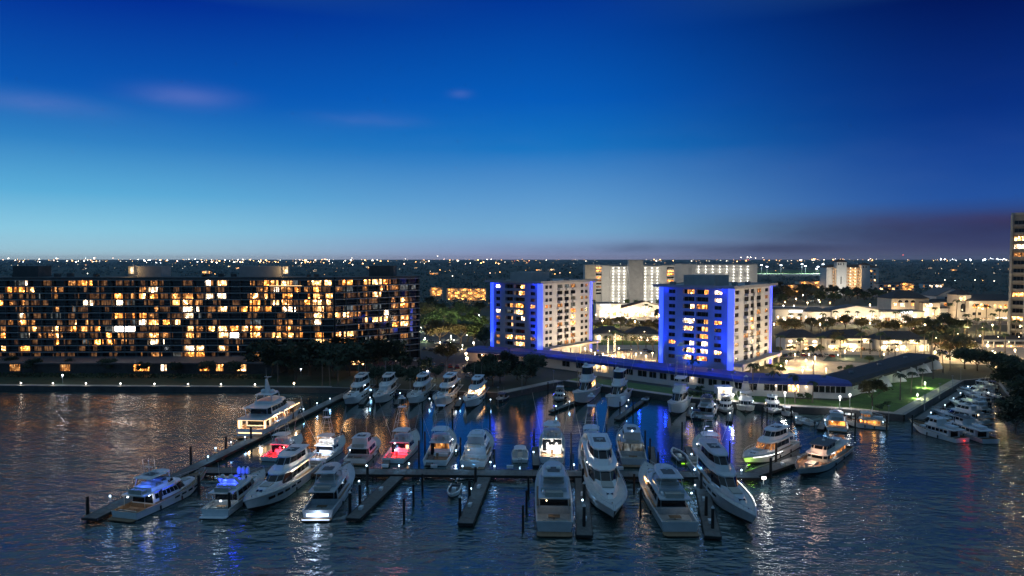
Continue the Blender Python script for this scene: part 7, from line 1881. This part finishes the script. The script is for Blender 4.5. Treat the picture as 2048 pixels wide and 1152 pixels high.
# ---------------------------------------------------------------- the wooded plain out to the horizon
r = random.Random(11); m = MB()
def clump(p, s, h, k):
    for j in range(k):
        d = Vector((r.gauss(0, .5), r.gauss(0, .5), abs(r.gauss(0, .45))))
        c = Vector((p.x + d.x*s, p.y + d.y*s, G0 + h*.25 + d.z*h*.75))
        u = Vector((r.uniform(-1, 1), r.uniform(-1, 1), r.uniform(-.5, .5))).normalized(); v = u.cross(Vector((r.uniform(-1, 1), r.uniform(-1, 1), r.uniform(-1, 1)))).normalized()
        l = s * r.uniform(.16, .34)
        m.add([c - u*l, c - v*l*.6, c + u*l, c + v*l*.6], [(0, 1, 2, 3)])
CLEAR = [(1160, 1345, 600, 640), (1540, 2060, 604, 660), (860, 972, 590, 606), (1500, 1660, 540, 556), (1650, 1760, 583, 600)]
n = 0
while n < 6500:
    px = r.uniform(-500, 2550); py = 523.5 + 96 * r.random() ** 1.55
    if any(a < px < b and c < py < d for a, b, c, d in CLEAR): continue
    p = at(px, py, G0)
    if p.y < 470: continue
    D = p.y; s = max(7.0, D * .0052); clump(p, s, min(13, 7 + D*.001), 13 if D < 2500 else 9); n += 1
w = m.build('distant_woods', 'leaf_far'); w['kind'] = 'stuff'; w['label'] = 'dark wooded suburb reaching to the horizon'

# low lit houses among those woods
r = random.Random(5)
for i in range(46):
    px = r.uniform(-60, 2060); py = r.choice((r.uniform(536, 552), r.uniform(552, 585)))
    if 1160 < px < 1520 or 1640 < px < 1830 or px > 2010: continue
    if px < 840 and py > 548: py = r.uniform(530, 546)
    D = 48 * FPX / (py - HOR); w_ = r.uniform(14, 34) * FPX / D
    hh = r.uniform(5, 9)
    pt = HOR + (CAMH - G0 - hh) * FPX / D
    ws = []
    n_ = max(2, int(w_ / 4)); mt = r.choice(('room_amber', 'room_warm', 'room_soft', 'room_white'))
    for k in range(n_):
        if r.random() < .7: ws.append((px + w_ * (k + .2) / n_, px + w_ * (k + .8) / n_, pt + 2.2 * FPX / D, pt + (hh - 1.2) * FPX / D, r.choice((mt, mt, 'room_dim'))))
    o = house('distant_house', 'low lit house half hidden in the far dark woods', 'house', D, px, px + w_, pt, 12, r.choice(('stucco_cream', 'stucco_white', 'stucco_grey')), r.choice((('hip', 3, 'roof_dark'), ('flat', .6, 'roof_grey'))), ws, 'low lit houses in the far woods')
    if r.random() < .6: point(o, (r.uniform(-5, 5), -7, 5), 1500 * (D / 1500) , r.choice(((1, .6, .25), (1, .8, .55))), .6)
r = random.Random(17)
# lights of the far city: the larger ones as lamps of their own
def far_lamp_mesh(nm, bulb):
    m = MB().tube((0, 0, -1), (0, 0, -.14), .02, .02, 4, 0)
    m.lathe((0, 0, -.14), [(.08, 0), (.2, .12), (.2, .2), (.06, .3)], 6, 1)
    o = m.build('distant_lamp', ['pole_grey', bulb]); me = o.data; bpy.data.objects.remove(o); return me
em('far_white', (1, .86, .66), 20); em('far_cool', (.85, .92, 1), 20); em('far_amber', (1, .5, .16), 15); em('glow_white', (1, .82, .58), 4); em('glow_amber', (1, .5, .16), 4); em('far_red', (1, .12, .05), 9); em('far_pink', (1, .62, .42), 15)
FL = {c: far_lamp_mesh(c, b) for c, b in (('w', 'far_white'), ('c', 'far_cool'), ('a', 'far_amber'), ('r', 'far_red'), ('p', 'far_pink'))}
FN = {'w': 'white', 'c': 'cool white', 'a': 'amber', 'r': 'red', 'p': 'pinkish'}
def far_lamp(px, py, c, size=1.0, strong=1.0):
    # height of a tall mast at the distance where the lamp shows in the photo
    pyg = max(py, 519.6)
    D = 47.0 * FPX / max(2.2, (pyg + 3.2 - HOR)) if py > 521 else r.uniform(7000, 11000)
    D = min(D, 12000)
    q = atY(px, py, D)
    if q.z < G0 + 2: q.z = G0 + 2
    o = bpy.data.objects.new('distant_lamp', FL[c]); C.objects.link(o); o.location = q
    s = D * .0025 * size
    o.scale = (s, s, s)
    tag(o, '%s lamp glittering in the far suburb below the horizon' % FN[c], 'distant lamp', 'far %s lamps of the suburb' % FN[c])
n = 0
for x0, x1, k, pal, y0, y1, sz in ((-60, 130, 26, 'wapac', 516, 524, 1.0), (130, 260, 22, 'wcawp', 515.5, 524, 1.0), (260, 400, 24, 'awcpa', 518, 526, 1.1), (400, 660, 62, 'wapwaa', 519, 526, 1.15), (600, 760, 20, 'wawa', 515, 530, 1.2),
                                  (760, 1000, 26, 'wapwa', 518, 528, 1.1), (1000, 1180, 14, 'waar', 517, 526, 1.0), (1290, 1540, 18, 'aawar', 519, 523, .9), (1480, 1530, 8, 'w', 514, 516.5, .9), (1540, 1760, 34, 'waawp', 517, 522, 1.1),
                                  (1870, 2016, 26, 'cwcc', 516.5, 521, 1.15), (1780, 1900, 6, 'aw', 519, 522, 1.0), (2040, 2200, 10, 'wa', 517, 524, 1.0)):
    for i in range(k):
        far_lamp(r.uniform(x0, x1), r.uniform(y0, y1), pal[r.randrange(len(pal))], sz * r.choice((.5, .6, .8, 1.0, 1.5))); n += 1
for px, py, c in ((875, 512.5, 'w'), (1806, 510, 'r'), (100, 548, 'w'), (175, 547, 'w'), (415, 556, 'w'), (430, 548, 'a'), (1890, 560, 'w'), (1910, 561, 'c'), (1950, 560, 'w'), (1965, 561, 'a'), (1988, 562, 'w'), (1875, 573, 'w'), (1883, 573, 'a'), (820, 552, 'a'), (980, 546, 'p'), (1000, 544, 'a'), (1110, 548, 'a'), (1120, 546, 'p'), (1140, 545, 'a'), (905, 552, 'w'), (880, 540, 'a')):
    far_lamp(px, py, c, .9); n += 1
# the countless smaller lights between them
m = MB(); mats = ['glow_white', 'glow_amber', 'glow_amber', 'glow_white']
for i in range(430):
    px = r.uniform(-500, 2550); t_ = r.random()
    py = 519.2 + 30 * t_ ** 2.6
    D = 47 * FPX / max(2.4, py + 2 - HOR); D = min(D, 11000)
    q = atY(px, py, D); s = D * .00036 * r.uniform(.5, 1.2)
    if q.z < G0 + 1: q.z = G0 + 1
    m.lathe((q.x, q.y, q.z), [(s*.5, -s), (s, 0), (s*.5, s)], 5, r.choice((0, 0, 1, 1, 2, 3)))
o = m.build('distant_city_lights', mats); o['kind'] = 'stuff'; o['label'] = 'countless small lights of the far suburb'

# thin evening haze over the plain, softening the far lights
hz_ = bpy.data.materials.new('haze'); hz_.use_nodes = True
t = hz_.node_tree
for n_ in list(t.nodes):
    if n_.type == 'BSDF_PRINCIPLED': t.nodes.remove(n_)
v = N(t, 'ShaderNodeVolumePrincipled'); v.inputs['Color'].default_value = (.80, .88, .95, 1); v.inputs['Density'].default_value = .000036; v.inputs['Anisotropy'].default_value = .2
t.links.new(v.outputs[0], [n_ for n_ in t.nodes if n_.type == 'OUTPUT_MATERIAL'][0].inputs['Volume'])
M['haze'] = hz_
o = MB().box(-12000, 12000, -600, 12500, -3, 95).build('haze', 'haze'); o['kind'] = 'stuff'; o['label'] = 'thin evening haze over the harbour and plain'
